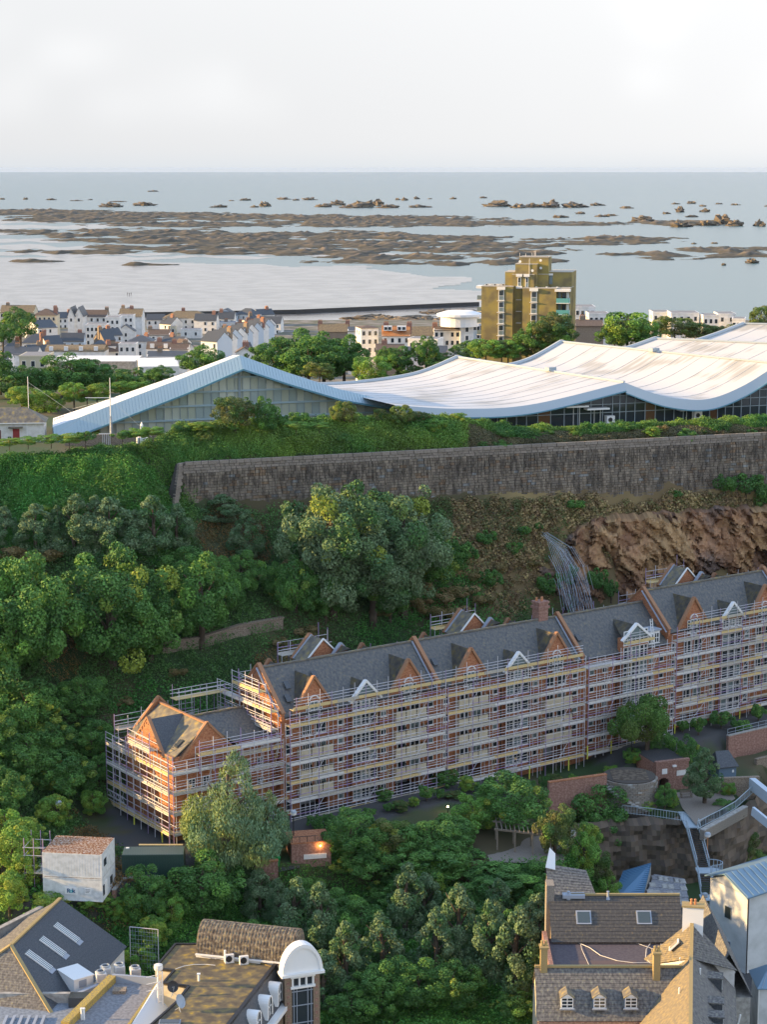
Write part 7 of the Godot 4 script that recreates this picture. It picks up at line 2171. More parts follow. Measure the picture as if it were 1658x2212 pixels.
	var cb = MB.new(); cb.lathe(Vector3.ZERO, [Vector2(0, 0), Vector2(0.3, 0), Vector2(0.3, 0.06), Vector2(0.22, 0.07), Vector2(0.05, 1.1), Vector2(0, 1.1)], 12)
	part("body", cb, mat(0.5, 0.04, 0.02, 0.6), cn)
	sheet("ramp", [aty(590, 1886, 7.13), aty(648, 1874, 7.13), aty(640, 1820, 7.3), aty(605, 1810, 7.3), aty(560, 1850, 7.2)], M.tarmac)
	post_lamp(aty(635, 1850, 7.2), 5.6, "black lamp post with round white lantern between willow and planter", M.black)
	post_lamp(spot(1365, 1640), 6.0, "dark green lamp post beside the stone pine's trunk", M.black)
	post_lamp(spot(128, 1800), 3.6, "lamp post with round lantern behind the white site cabins", M.black)
	# timber pergola
	var pg = thing("pergola", "weathered timber pergola over the gravel yard", "pergola")
	var g0 = aty(1075, 1835, 7.2); var g1 = aty(1190, 1850, 7.2)
	for r in 2:
		for k in 4:
			var p = g0.lerp(g1, k / 3.0) + Vector3(0, 0, -3.2 * r)
			strut("post", pg, M.timber, p + Vector3(0, -0.3, 0), p + Vector3(0, 2.7, 0), 0.2, 0.2)
		strut("beam", pg, M.timber, g0 + Vector3(-0.4, 2.8, -3.2 * r), g1 + Vector3(0.4, 2.8, -3.2 * r), 0.16, 0.24)
	for k in 13:
		var p = g0.lerp(g1, k / 12.0)
		strut("rafter", pg, M.timber, p + Vector3(0, 3.0, 0.6), p + Vector3(0, 3.0, -3.9), 0.08, 0.18)
	# yard wall seen end on, and brick retaining walls
	stone_wall("yard_wall", "narrow stone-coped wall climbing beside the pergola yard", aty(1222, 1895, 4.0), aty(1240, 1812, 7.0), -1.0, 8.1, 0.6, M.stone_warm, M.concrete)
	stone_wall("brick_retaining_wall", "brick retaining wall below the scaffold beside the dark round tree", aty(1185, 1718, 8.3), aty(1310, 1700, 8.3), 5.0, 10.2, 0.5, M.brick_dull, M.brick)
	var r0 = tp(77.0, 8.4); var r1 = tp(116.0, 8.4)
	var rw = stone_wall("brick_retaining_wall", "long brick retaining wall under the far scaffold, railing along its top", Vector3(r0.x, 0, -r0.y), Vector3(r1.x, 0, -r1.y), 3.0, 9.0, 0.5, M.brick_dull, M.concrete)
	for k in 24:
		var q = r0.lerp(r1, k / 23.0)
		rod("rail_post", rw, M.grey_paint, Vector3(q.x, 9.0, -q.y), Vector3(q.x, 10.1, -q.y), 0.035)
	for h in [9.55, 10.1]:
		strut("rail", rw, M.grey_paint, Vector3(r0.x, h, -r0.y), Vector3(r1.x, h, -r1.y), 0.05, 0.05)
	stone_wall("rubble_retaining_wall", "dark rubble wall below the long brick retaining wall", Vector3(r0.x + 4.0, 0, -r0.y + 2.6), Vector3(r1.x + 4.0, 0, -r1.y + 2.6), 0.0, 6.0, 0.5, M.stone_warm, M.stone_warm)
	# brick gate block with dark archway and two signs
	var gb = thing("gate_block", "red brick retaining block with dark archway and two white signs", "building", aty(1418, 1712, 5.0), deg_to_rad(20))
	var gwl = MB.new()
	gwl.box(0, -0.5, -9.0, 5.4, 4.3, -2.4); gwl.box(0, -0.5, -2.4, 0.4, 4.3, 0.0); gwl.box(2.1, -0.5, -2.4, 5.4, 4.3, 0.0); gwl.box(0.4, 2.2, -2.4, 2.1, 4.3, 0.0)
	for k in 6:
		var c0 = PI * k / 6; var c1 = PI * (k + 1) / 6
		var y0 = 1.7 + minf(sin(c0), sin(c1)) * 0.45
		gwl.box(1.25 + minf(cos(c0), cos(c1)) * 0.85, y0, -0.4, 1.25 + maxf(cos(c0), cos(c1)) * 0.85, 2.2, -0.01)
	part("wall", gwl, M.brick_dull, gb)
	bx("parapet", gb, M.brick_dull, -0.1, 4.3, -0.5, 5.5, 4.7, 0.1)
	bx("terrace_top", gb, M.tarmac, 0.05, 4.3, -8.9, 5.35, 4.36, -0.5)
	bx("archway_dark_sheet", gb, M.black, 0.45, 0.05, -2.35, 2.05, 2.0, -2.3)  # black sheet at the back, painting in the dark of the opening
	bx("sign", gb, M.white, 0.95, 2.7, 0.0, 1.8, 3.5, 0.05)
	bx("sign", gb, M.offwhite, 3.4, 2.2, 0.0, 5.2, 3.0, 0.05)
	bx("floodlight", gb, M.white, 2.6, 3.7, 0.0, 3.2, 3.95, 0.35)
	# round stone bastion with steps winding across its face
	var sc = aty(1368, 1758, 5.0) + Vector3(0, 0, -4.6)
	var st = thing("stone_bastion", "round pale stone bastion with steps winding across its face beside the archway", "wall", Vector3(sc.x, 0, sc.z))
	var core = MB.new(); core.tube(Vector3(0, 2.0, 0), Vector3(0, 9.3, 0), 4.0, 3.8, 24)
	part("core", core, M.dark_stone, st)
	var blocks = []
	for v in 3:
		var blk = MB.new(); blk.box(-0.5, -0.5, -0.5, 0.5, 0.5, 0.5)
		blocks.append(blk.mesh([M.stone_pale, M.stone_warm, M.concrete][v]))
	for r in 15:
		for k in 17:
			var an = PI * (0.02 + 0.96 * (k + 0.5 * (r % 2)) / 17.0)
			var d = Vector3(cos(an), 0, sin(an))
			var b = inst("stone_block", blocks[0 if rng.randf() < 0.7 else rng.randi() % 3], st, Transform3D(Basis(d.cross(Vector3.UP) * rng.randf_range(0.62, 0.72), Vector3.UP * 0.25, d * 0.4), d * (4.0 - r * 0.012 + rng.randf() * 0.08) + Vector3(0, 5.1 + r * 0.28, 0)))
	for k in 14:
		var an = PI * (0.82 - 0.5 * k / 14.0)
		var d = Vector3(cos(an), 0, sin(an))
		inst("step", blocks[2], st, Transform3D(Basis(d.cross(Vector3.UP) * 0.62, Vector3.UP * 0.14, d * 0.9), d * 4.4 + Vector3(0, 8.7 - k * 0.26, 0)))
	bx("planting_bed", st, M.bark, -2.6, 9.1, -2.4, 2.6, 9.36, 2.4)
	# shed, rubble wall, pale ramp wall
	var sh = thing("garden_shed", "blue-grey painted shed with dark slate roof below the brick retaining wall", "shed", aty(1554, 1688, 5.0), deg_to_rad(18))
	bx("wall", sh, mat(0.11, 0.17, 0.24, 0.7), 0, -1, -3.4, 2.9, 2.3, 0)
	var sr = MB.new()
	sr.face([Vector3(-0.3, 2.2, 0.3), Vector3(3.2, 2.2, 0.3), Vector3(2.4, 4.2, -1.7), Vector3(0.2, 4.2, -1.7)], Vector3(0, -0.15, 0))
	sr.face([Vector3(3.2, 2.2, 0.3), Vector3(3.2, 2.2, -3.7), Vector3(2.4, 4.2, -1.7)], Vector3(0, -0.15, 0))
	sr.face([Vector3(-0.3, 2.2, -3.7), Vector3(-0.3, 2.2, 0.3), Vector3(0.2, 4.2, -1.7)], Vector3(0, -0.15, 0))
	sr.face([Vector3(3.2, 2.2, -3.7), Vector3(-0.3, 2.2, -3.7), Vector3(0.2, 4.2, -1.7), Vector3(2.4, 4.2, -1.7)], Vector3(0, -0.15, 0))
	part("roof", sr, M.slate_dark, sh)
	bx("notice", sh, M.white, 2.2, 1.2, 0.0, 2.5, 1.6, 0.04)
	stone_wall("rubble_garden_wall", "warm rubble wall closing the bench court on its right", aty(1548, 1716, 5.0), aty(1640, 1712, 5.0), 4.0, 7.4, 0.5, M.stone_warm, M.stone_warm)
	var rp = thing("ramp_parapet", "pale blue painted ramp parapet at the garden's right edge", "wall")
	var p0 = at(1622, 1676, 276); var p1 = at(1690, 1730, 268); var p2 = at(1628, 1740, 266); var p3 = at(1690, 1790, 260)
	strut("parapet", rp, M.town_blue, p0 + Vector3(0, -0.9, 0), p1 + Vector3(0, -0.9, 0), 0.9, 1.7)
	strut("parapet", rp, M.town_blue, p2 + Vector3(0, -0.8, 0), p3 + Vector3(0, -0.8, 0), 0.4, 1.3)
	# benches
	for q in [[1484, 1722, "in front of the tall dark shrub"], [1538, 1712, "behind the tree with the reddish trunk"]]:
		var o = thing("park_bench", "weathered slatted bench " + q[2], "bench", aty(q[0], q[1], 5.17), deg_to_rad(14), "benches in the gravel court")
		for k in 4:
			bx("seat_slat", o, M.timber, -0.9, 0.44, -0.3 + k * 0.14, 0.9, 0.48, -0.19 + k * 0.14)
		for k in 3:
			bx("back_slat", o, M.timber, -0.9, 0.58 + k * 0.15, -0.36, 0.9, 0.69 + k * 0.15, -0.32)
		for s in [-1, 1]:
			bx("leg", o, M.timber, s * 0.8 - 0.05, 0, -0.36, s * 0.8 + 0.05, 0.95, -0.28)
			bx("leg", o, M.timber, s * 0.8 - 0.05, 0, 0.14, s * 0.8 + 0.05, 0.64, 0.22)
			bx("armrest", o, M.timber, s * 0.8 - 0.06, 0.62, -0.34, s * 0.8 + 0.06, 0.68, 0.26)
	# balustrades round the court
	var bl = thing("court_balustrade", "pale steel balustrade along the court's edge, left of the stair", "railing")
	balustrade(bl, [aty(1345, 1757, 5.1), aty(1410, 1764, 5.1), aty(1478, 1774, 5.1), aty(1488, 1779, 5.1)], 1.2, 0.42)
	var br = thing("court_balustrade", "pale steel balustrade climbing away right of the stair", "railing")
	balustrade(br, [aty(1508, 1792, 5.1), aty(1555, 1768, 5.1), aty(1590, 1748, 5.1), aty(1636, 1706, 5.1)], 1.2, 0.42)
	stone_wall("rock_kerb", "pale broken stone kerb under the climbing balustrade", aty(1518, 1800, 4.6), aty(1612, 1745, 4.8), 3.6, 5.0, 0.7, M.stone_pale, M.concrete)
	# rock below the court
	var rk = MB.new(); rk.use_col = true
	var nz = FastNoiseLite.new(); nz.seed = 91; nz.frequency = 0.2; nz.fractal_octaves = 4
	var line = [Vector3(27.0, 0, -262.0), Vector3(33.0, 0, -263.8), Vector3(40.0, 0, -264.6), Vector3(44.5, 0, -265.0), Vector3(49.5, 0, -265.5), Vector3(57.5, 0, -277.0), Vector3(72, 0, -292)]
	var gr = []
	for j in 15:
		var l = []
		for i in 71:
			var p = along(line, i / 70.0)
			var y = lerpf(-5.4, 4.7, j / 14.0)
			var k = nz.get_noise_3d(p.x * 1.2, y * 1.4, p.z * 1.2)
			l.append(Vector3(p.x, y, p.z) + Vector3(0.2, 0, 1.0) * (k * 1.7 + (14 - j) * 0.07 - (0.8 if j == 14 else 0.0)))
		gr.append(l)
	for j in 14:
		for i in 70:
			var t = rng.randf()
			rk.col = Color(0.085, 0.07, 0.055).lerp(Color(0.17, 0.13, 0.095), t)
			rk.quad(gr[j][i], gr[j][i + 1], gr[j + 1][i + 1], gr[j + 1][i])
	struct("court_rock", rk.mesh(vmat(0.95)))
	make_stair()
func make_stair() -> void:
	var o = thing("steel_stair", "long grey steel staircase with landings dropping from the court to the alley", "stairs")
	var P = [aty(1497, 1786, 4.9), aty(1520, 1872, 0.6), aty(1523, 1888, 0.6), aty(1530, 1932, -1.2), aty(1531, 1945, -1.2), aty(1538, 1998, -3.6)]
	var wd = 0.85
	for f in 3:
		var a: Vector3 = P[f * 2]; var b: Vector3 = P[f * 2 + 1]
		var d = (b - a); d.y = 0
		var s = Vector3(-d.z, 0, d.x).normalized() * wd
		var n = int(absf(a.y - b.y) / 0.2)
		for k in n:
			var p = a.lerp(b, (k + 0.5) / n)
			var t = inst("tread", unit_box(M.tread), o, bar_xf(p - s, p + s, d.length() / n * 0.9, 0.06))
		for e in [-1, 1]:
			strut("stringer", o, M.rail, a + s * e + Vector3(0, -0.1, 0), b + s * e + Vector3(0, -0.1, 0), 0.1, 0.4)
			var bal = [a + s * e * 1.05, b + s * e * 1.05]
			balustrade(o, bal, 1.15, 0.4)
	bx("bridge", o, M.rail, P[0].x - 1.0, 4.78, -267.5, P[0].x + 1.0, 4.92, P[0].z + 0.3)
	# landings: a round lookout on the first, a curved one on the second
	for q in [[P[1], P[2], 1.6, 1], [P[3], P[4], 1.2, 0]]:
		var c: Vector3 = (q[0] + q[1]) * 0.5
		bx("landing", o, M.rail, c.x - 1.0, c.y - 0.12, c.z - 1.1, c.x + 1.2, c.y, c.z + 1.1)
		var pts = []
		for i in 10:
			var an = -PI * 0.5 + PI * i / 9.0
			pts.append(c + Vector3(1.0 + cos(an) * q[2], 0, sin(an) * 1.2))
		var pp = []
		for p in pts: pp.append(Vector2(p.x, p.z))
		var b = MB.new(); b.poly(pp, c.y - 0.13, c.y - 0.01)
		part("landing", b, M.rail, o)
		balustrade(o, pts, 1.15, 0.4)
	for q in [[P[2], -5.0], [P[4], -5.0]]:
		var c: Vector3 = q[0]
		rod("column", o, M.rail, Vector3(c.x + 0.9, q[1], c.z), Vector3(c.x + 0.9, c.y, c.z), 0.1)
	post_lamp(aty(1529, 1850, 1.6), 2.8, "globe lamp on a rust-red post beside the stair's upper flight", M.terracotta)
	post_lamp(aty(1522, 2010, -4.8), 4.6, "globe lamp on a grey post at the foot of the steel stair", M.grey_paint)
	# blue ribbed lean-to roof
	var lr = thing("blue_lean_to", "lean-to with ribbed blue metal roof under the rock", "shed")
	var A = at(1408, 1865, 256.5); var B = at(1386, 1956, 246.5); var C = at(1318, 1956, 247.5); var D = at(1347, 1883, 256.5)
	var lb = MB.new(); lb.face([C, B, A, D], Vector3(0, -0.2, 0))
	M.blue_metal = mat(0.085, 0.20, 0.33, 0.35, 0.2)
	var rf = part("roof", lb, M.blue_metal, lr)
	for k in 22:
		var f = k / 21.0
		strut("rib", rf, M.blue_metal, C.lerp(D, f) + Vector3(0, 0.04, 0), B.lerp(A, f) + Vector3(0, 0.04, 0), 0.1, 0.1)
	var wb = MB.new()
	for e in [[A, B], [B, C], [C, D], [D, A]]:
		var p: Vector3 = e[0]; var q: Vector3 = e[1]
		wb.quad(Vector3(p.x, -6, p.z), Vector3(q.x, -6, q.z), q - Vector3(0, 0.25, 0), p - Vector3(0, 0.25, 0))
	part("wall", wb, M.concrete, lr)
	# flat paved roof beside it
	var fr = thing("flat_paved_roof", "low building with grey flagged flat roof between lean-to and stair", "building")
	var f0 = aty(1390, 1950, -0.5); var f1 = aty(1492, 1958, -0.5); var f2 = aty(1480, 1898, -0.5); var f3 = aty(1414, 1888, -0.5)
	var fb = MB.new(); fb.poly([Vector2(f0.x, f0.z), Vector2(f1.x, f1.z), Vector2(f2.x, f2.z), Vector2(f3.x, f3.z)], -5.5, -0.5)
	part("wall", fb, M.felt, fr)
	for k in 6:
		for j in 4:
			var p = f0.lerp(f1, (k + 0.5) / 6.0).lerp(f3.lerp(f2, (k + 0.5) / 6.0), (j + 0.5) / 4.0)
			bx("flagstone", fr, M.concrete if (k + j) % 3 else M.felt, p.x - 0.46, -0.5, p.z - 0.8, p.x + 0.46, -0.44, p.z + 0.8)
# ------------------------------------------------------------------ buildings in the foreground
func slate_roof(parent: Node, p: Array, m: Material, course := 0.32, thick := 0.05) -> void:
	# one roof plane laid in overlapping courses: p = eave left, eave right, ridge right, ridge left
	var b = MB.new()
	var a: Vector3 = p[0]; var c: Vector3 = p[3]
	var nrm = (p[1] - p[0]).cross(p[3] - p[0])
	if nrm.length() < 0.001: nrm = (p[2] - p[0]).cross(p[3] - p[0])
	nrm = nrm.normalized()
	if nrm.y < 0: nrm = -nrm
	var n = maxi(2, int(maxf(a.distance_to(c), p[1].distance_to(p[2])) / course))
	for k in n:
		var f0 = k / float(n); var f1 = minf(1.0, (k + 1.12) / n)
		var l0: Vector3 = p[0].lerp(p[3], f0); var r0: Vector3 = p[1].lerp(p[2], f0); var l1: Vector3 = p[0].lerp(p[3], f1); var r1: Vector3 = p[1].lerp(p[2], f1)
		var u = nrm * thick
		b.quad(l0 + u, r0 + u, r1 + u * 0.2, l1 + u * 0.2)
		b.quad(l0 - u, r0 - u, r0 + u, l0 + u)
	b.quad(p[0] - nrm * thick, p[3] - nrm * thick, p[2] - nrm * thick, p[1] - nrm * thick)
	part("roof_slope", b, m, parent)
func fan_unit(pos: Vector3, label: String, up: bool) -> void:
	var o = thing("condenser", label, "air unit", pos, 0.3, "condensers on the flat roofs")
	if up:
		bx("case", o, M.offwhite, -0.55, 0, -0.55, 0.55, 0.95, 0.55)
		var b = MB.new(); b.lathe(Vector3(0, 0.95, 0), [Vector2(0.5, 0), Vector2(0.5, 0.22), Vector2(0.4, 0.24), Vector2(0.38, 0.08), Vector2(0, 0.06)], 14)
		part("fan_ring", b, M.grey_paint, o)
		for k in 4:
			var blade = bx("fan_blade", o, M.black, -0.34, 1.06, -0.05, 0.34, 1.08, 0.05); blade.rotation.y = k * PI / 4
		for k in 6:
			bx("louvre", o, M.lead, -0.45, 0.12 + k * 0.13, 0.55, 0.45, 0.17 + k * 0.13, 0.58)
	else:
		bx("case", o, M.offwhite, -0.5, 0, -0.2, 0.5, 0.95, 0.2)
		var b = MB.new(); b.tube(Vector3(-0.08, 0.5, 0.2), Vector3(-0.08, 0.5, 0.25), 0.36, 0.36, 14)
		part("fan_grille", b, M.black, o)
		bx("foot", o, M.black, -0.4, -0.15, -0.15, -0.3, 0, 0.15); bx("foot", o, M.black, 0.3, -0.15, -0.15, 0.4, 0, 0.15)
func dish(pos: Vector3, r: float, m: Material, label: String, turn: float) -> void:
	var o = thing("satellite_dish", label, "satellite dish", pos, turn)
	rod("mast", o, M.grey_paint, Vector3(0, 0, 0), Vector3(0, 1.0, 0), 0.05)
	var b = MB.new()
	var ax = Vector3(0.2, 0.45, 0.87).normalized()
	var sx = ax.cross(Vector3.UP).normalized(); var sy = sx.cross(ax)
	for i in 3:
		for k in 14:
			var p = TAU * k / 14; var q = TAU * (k + 1) / 14
			var r0 = r * i / 3.0; var r1 = r * (i + 1) / 3.0
			var z0 = 0.25 * r * pow(i / 3.0, 2); var z1 = 0.25 * r * pow((i + 1) / 3.0, 2)
			b.quad(Vector3(0, 1.0, 0) + (sx * cos(p) + sy * sin(p)) * r0 + ax * z0, Vector3(0, 1.0, 0) + (sx * cos(q) + sy * sin(q)) * r0 + ax * z0, Vector3(0, 1.0, 0) + (sx * cos(q) + sy * sin(q)) * r1 + ax * z1, Vector3(0, 1.0, 0) + (sx * cos(p) + sy * sin(p)) * r1 + ax * z1)
	part("reflector", b, m, o)
	rod("feed_arm", o, M.grey_paint, Vector3(0, 1.0, 0) - sy * r, Vector3(0, 1.0, 0) + ax * r * 0.9, 0.025)
	for k in 3:
		rod("foot", o, M.grey_paint, Vector3(0, 0.35, 0), Vector3(cos(k * 2.1) * 0.5, 0, sin(k * 2.1) * 0.5), 0.03)
func text_part(parent: Node, s: String, size: float, m: Material, pos: Vector3, called := "lettering") -> void:
	var t = TextMesh.new()
	t.text = s
	var f = SystemFont.new(); f.font_names = PackedStringArray(["Droid Sans"]); f.font_weight = 700
	t.font = f
	t.font_size = 48
	t.pixel_size = size / 48.0
	t.depth = 0.02
	t.material = m
	var o = inst(called, t, parent)
	o.position = pos
func container(o: Node3D, w: float, h: float, dp: float, side: Material, top: Material, ribs: bool) -> void:
	bx("body", o, side, 0, 0, -dp, w, h - 0.02, 0)
	bx("roof", o, top, 0.03, h - 0.02, -dp + 0.03, w - 0.03, h + 0.05, -0.03)
	for c in [[0, 0], [w - 0.16, 0], [0, -dp + 0.16], [w - 0.16, -dp + 0.16]]:
		bx("corner_post", o, side, c[0] - 0.02, 0, c[1] - 0.16 - 0.02, c[0] + 0.18, h + 0.03, c[1] + 0.02)
	for y in [0.02, h - 0.16]:
		bx("rail", o, side, 0, y, -0.02, w, y + 0.15, 0.03)
	if ribs:
		var n = int(w / 0.36)
		for k in n:
			bx("corrugation", o, side, 0.24 + k * (w - 0.48) / n, 0.18, -0.01, 0.24 + (k + 0.5) * (w - 0.48) / n, h - 0.18, 0.025)
		var m = int(w / 0.3)
		var rr = MB.new()
		for k in m:
			rr.box(0.1 + k * (w - 0.2) / m, h + 0.05, -dp + 0.1, 0.1 + (k + 0.5) * (w - 0.2) / m, h + 0.075, -0.1)
		part("roof_ribs", rr, top, o)
func make_left_front() -> void:
	# stacked site cabins
	M.cabin = tmat(ramp_tex(101, 0.02, [[0.2, 0.56, 0.58, 0.57], [0.7, 0.70, 0.72, 0.72]], 256), 0.2, 0.6)
	M.rust = tmat(ramp_tex(102, 0.035, [[0.3, 0.20, 0.07, 0.025], [0.48, 0.33, 0.15, 0.06], [0.62, 0.46, 0.33, 0.22], [0.8, 0.54, 0.50, 0.45]], 256), 0.3, 0.85)
	M.container_green = mat(0.022, 0.055, 0.045, 0.5)
	var yaw = deg_to_rad(-7)
	var a = aty(94, 1943, 7.9)
	var lo = thing("site_cabin", "grey-white lower site cabin with logo sign and door, under a rusty container", "cabin", a, yaw)
	container(lo, 7.4, 2.95, 6.0, M.cabin, M.rust, false)
	bx("door", lo, M.white, 7.4, 0.1, -2.2, 7.46, 2.2, -1.2)
	bx("window", lo, M.glass, 7.4, 0.9, -4.6, 7.46, 1.9, -3.6)
	bx("window", lo, M.glass, 7.4, 0.7, -0.9, 7.46, 2.0, -0.3)
	var sg = bx("sign_board", lo, M.white, 2.7, 0.85, 0.0, 4.3, 1.75, 0.05)
	text_part(lo, "R", 0.72, mat(0.02, 0.08, 0.2, 0.5), Vector3(3.16, 1.3, 0.07))
	text_part(lo, "o", 0.72, mat(0.0, 0.4, 0.45, 0.5), Vector3(3.5, 1.3, 0.075))
	text_part(lo, "k", 0.72, mat(0.02, 0.08, 0.2, 0.5), Vector3(3.82, 1.3, 0.08))
	bx("sign_board", lo, M.white, 5.2, 0.95, 0.0, 6.0, 1.65, 0.04)
	for k in 3:
		bx("sign_line", lo, M.black, 5.3, 1.5 - k * 0.18, 0.04, 5.9 - 0.08 * k, 1.55 - k * 0.18, 0.05)
	for k in 2:
		var up = thing("site_container", ["rust-streaked white corrugated container on top of the stack, front one", "rust-roofed white container on top of the stack, rear one against the slope"][k], "container", a + Vector3(0, 3.0, 0) + Basis(Vector3.UP, yaw) * Vector3(0, 0, -3.05 * k), yaw, "stacked white containers")
		container(up, 7.4, 3.05, 3.0, M.cabin, M.rust, true)
		if k == 0:
			bx("window", up, M.glass, 7.4, 1.2, -2.0, 7.46, 2.1, -1.0)
	# stair scaffold at the cabin's left
	var sc = thing("scaffold", "small access scaffold against the left end of the white cabins", "scaffolding", a, yaw, "scaffolding round the brick terrace")
	for x in [-2.6, -1.4, -0.2]:
		for z in [-1.0, -4.0]:
			rod("standard", sc, M.steel_purple, Vector3(x, -1, z), Vector3(x, 7.4 + 0.4 * (int(x * 10) % 2), z), 0.05)
	for y in [2.9, 3.9, 5.2, 6.2]:
		for z in [-1.0, -4.0]:
			rod("guard_rail", sc, M.steel, Vector3(-2.8, y, z), Vector3(0, y, z), 0.04)
		rod("transom", sc, M.steel, Vector3(-2.6, y, -0.8), Vector3(-2.6, y, -4.2), 0.04)
	deck(sc, Vector3(-1.5, 3.0, -0.8), Vector3(-1.5, 3.0, -4.2), 2.4, 2)
	# green container
	var g = thing("storage_container", "dark green corrugated storage container beside the white cabins", "container", aty(264, 1897, 8.2), deg_to_rad(2))
	container(g, 7.7, 3.0, 3.0, M.container_green, mat(0.09, 0.13, 0.12, 0.5), true)
	bx("lamp_bracket", g, M.white, 0.3, 3.0, -2.6, 0.7, 3.15, -2.2)
	var bd = thing("scaffold_board", "long pale scaffold board lying on the green container's rear edge", "plank", aty(300, 1825, 11.3))
	bx("plank", bd, M.board_new, 0, 0, 0, 5.6, 0.12, 0.3)
	# kerb wall in front of the green container, brick wall under the cabins
	stone_wall("kerb_wall", "pale coped wall along the green container's foot", aty(262, 1912, 7.6), aty(400, 1900, 7.6), 4.0, 8.4, 0.4, M.brick_dull, M.concrete)
	stone_wall("kerb_wall", "pale coped wall turning down beside the cabins", aty(262, 1912, 7.6), aty(246, 1950, 6.6), 5.0, 8.2, 0.4, M.brick_dull, M.concrete)
	stone_wall("brick_bank_wall", "warm red brick wall exposed below the white cabins", aty(150, 1980, 4.0), aty(235, 1998, 3.4), -2.0, 4.6, 0.5, M.brick, M.concrete)
	stone_wall("rendered_wall", "weathered grey rendered wall left of the slate house", at(-20, 2040, 214), at(90, 1985, 222), 0.0, 8.4, 0.5, M.concrete, M.concrete)
	# wire fence panel
	var wf = thing("wire_fence", "square wire mesh fence panel among the ivy behind the flat roofs", "fence")
	var w0 = at(280, 2002, 222); var w1 = at(341, 2008, 221)
	for p in [w0, w1]:
		rod("post", wf, M.steel, Vector3(p.x, -1, p.z), Vector3(p.x, p.y, p.z), 0.06)
	rod("top_rail", wf, M.steel, w0, w1, 0.05)
	for k in 11:
		var p = w0.lerp(w1, k / 10.0)
		rod("wire", wf, M.grey_paint, Vector3(p.x, p.y - 5.5, p.z), p, 0.015)
		rod("wire", wf, M.grey_paint, w0 - Vector3(0, k * 0.5, 0), w1 - Vector3(0, k * 0.5, 0), 0.015)
	# slate house with three long rooflights
	var h = thing("slate_house", "large house with dark slate hipped roof and three long rooflights", "house")
	var RL = Vector3(-41.4, 11.0, -204); var RR = Vector3(-38.2, 11.0, -218)
	var ax = Vector3(3.2, 0, -14).normalized(); var pr = Vector3(-ax.z, 0, ax.x)
	if pr.x < 0: pr = -pr
	var dn = Vector3(0, -5.2, 0)
	var ER = RR + pr * 8.2 + dn; var EL = RL + pr * 8.2 - ax * 7.0 + dn
	var WR = RR - pr * 8.2 + dn; var WL = RL - pr * 8.2 - ax * 7.0 + dn
	slate_roof(h, [EL, ER, RR, RL], M.slate_dark, 0.34)
	slate_roof(h, [WR, WL, RL, RR], M.slate_old, 0.4)
	slate_roof(h, [WL, EL, RL, RL + Vector3(0, 0, 0.01)], M.slate_old, 0.4)
	var wm = MB.new()
	var dd = Vector3(0, -9, 0); var ins = 0.35
	wm.hexa([WL + dd + pr * ins, EL + dd - pr * ins, ER + dd - pr * ins, WR + dd + pr * ins, WL + pr * ins, EL - pr * ins, ER - pr * ins, WR + pr * ins])
	wm.face([WR + pr * ins - ax * 0.2, ER - pr * ins - ax * 0.2, RR - Vector3(0, 0.2, 0) - ax * 0.2], ax * 0.1)
	part("wall", wm, M.offwhite, h)
	for e in [[RL, RR], [RL, EL], [RL, WL]]:
		strut("ridge_tiles", h, M.lichen_stone, e[0] + Vector3(0, 0.1, 0), e[1] + Vector3(0, 0.1, 0), 0.4, 0.2)
	var sn = (ER - EL).cross(RL - EL).normalized()
	if sn.y < 0: sn = -sn
	for f in [0.05, 0.33, 0.62]:
		var c = RL.lerp(RR, f) + pr * 2.9 + Vector3(0, -5.2 * 2.9 / 8.2, 0) + sn * 0.12
		var down = (pr * 8.2 + dn).normalized()
		var rl_ = inst("rooflight", unit_box(M.glass_pale), h, Transform3D(Basis(ax * 1.0, sn * 0.12, down * 3.3), c))
		for k in 4:
			inst("glazing_bar", unit_box(M.white), rl_, Transform3D(Basis(Vector3(0.08, 0, 0), Vector3(0, 1.3, 0), Vector3(0, 0, 1.0)), Vector3(-0.5 + k / 3.0, 0.1, 0)))
		inst("flashing", unit_box(M.lead), h, Transform3D(Basis(ax * 1.2, sn * 0.05, down * 0.5), c + down * 1.9 - sn * 0.04))
	# flat roofs with parapets
	var fr = thing("flat_roof_block", "grey felt flat-roofed block with lichen-yellow parapet and white end gable", "building")
	var p0 = aty(243, 2120, 8.0); var p1 = aty(340, 2128, 8.0); var p2 = aty(275, 2222, 8.0); var p3 = aty(140, 2222, 8.0)
	var fb = MB.new(); fb.poly([Vector2(p0.x, p0.z), Vector2(p1.x, p1.z), Vector2(p2.x, p2.z), Vector2(p3.x, p3.z)], -6.0, 8.0)
	part("roof", fb, M.felt, fr)
	M.lichen_felt = tmat(ramp_tex(103, 0.04, [[0.25, 0.20, 0.17, 0.11], [0.5, 0.36, 0.27, 0.08], [0.75, 0.52, 0.36, 0.05]]), 0.4, 0.9)
	strut("parapet", fr, M.lichen_felt, p0 + Vector3(0, 0.3, 0), p3 + Vector3(0, 0.3, 0), 0.9, 0.9)
	strut("parapet", fr, M.lead, p0 + Vector3(0, 0.35, 0), p1 + Vector3(0, 0.35, 0), 0.35, 1.0)
	strut("kerb", fr, M.lichen_felt, p1 + Vector3(0, 0.1, 0), p2 + Vector3(0, 0.1, 0), 0.3, 0.3)
	var gv = MB.new()
	gv.face([p1 + Vector3(0.3, 0.5, 0), p1 + Vector3(3.0, -2.4, 1.0), p2 + Vector3(3.0, -2.4, 2.0), p2 + Vector3(0.3, 0.2, 0)], Vector3(-0.3, -0.2, 0))
	part("white_slope", gv, M.town_blue, fr)
	bx("roof_hatch", fr, M.stone_warm, p1.x - 4.6, 8.0, p1.z + 1.2, p1.x - 3.2, 8.35, p1.z + 2.4)
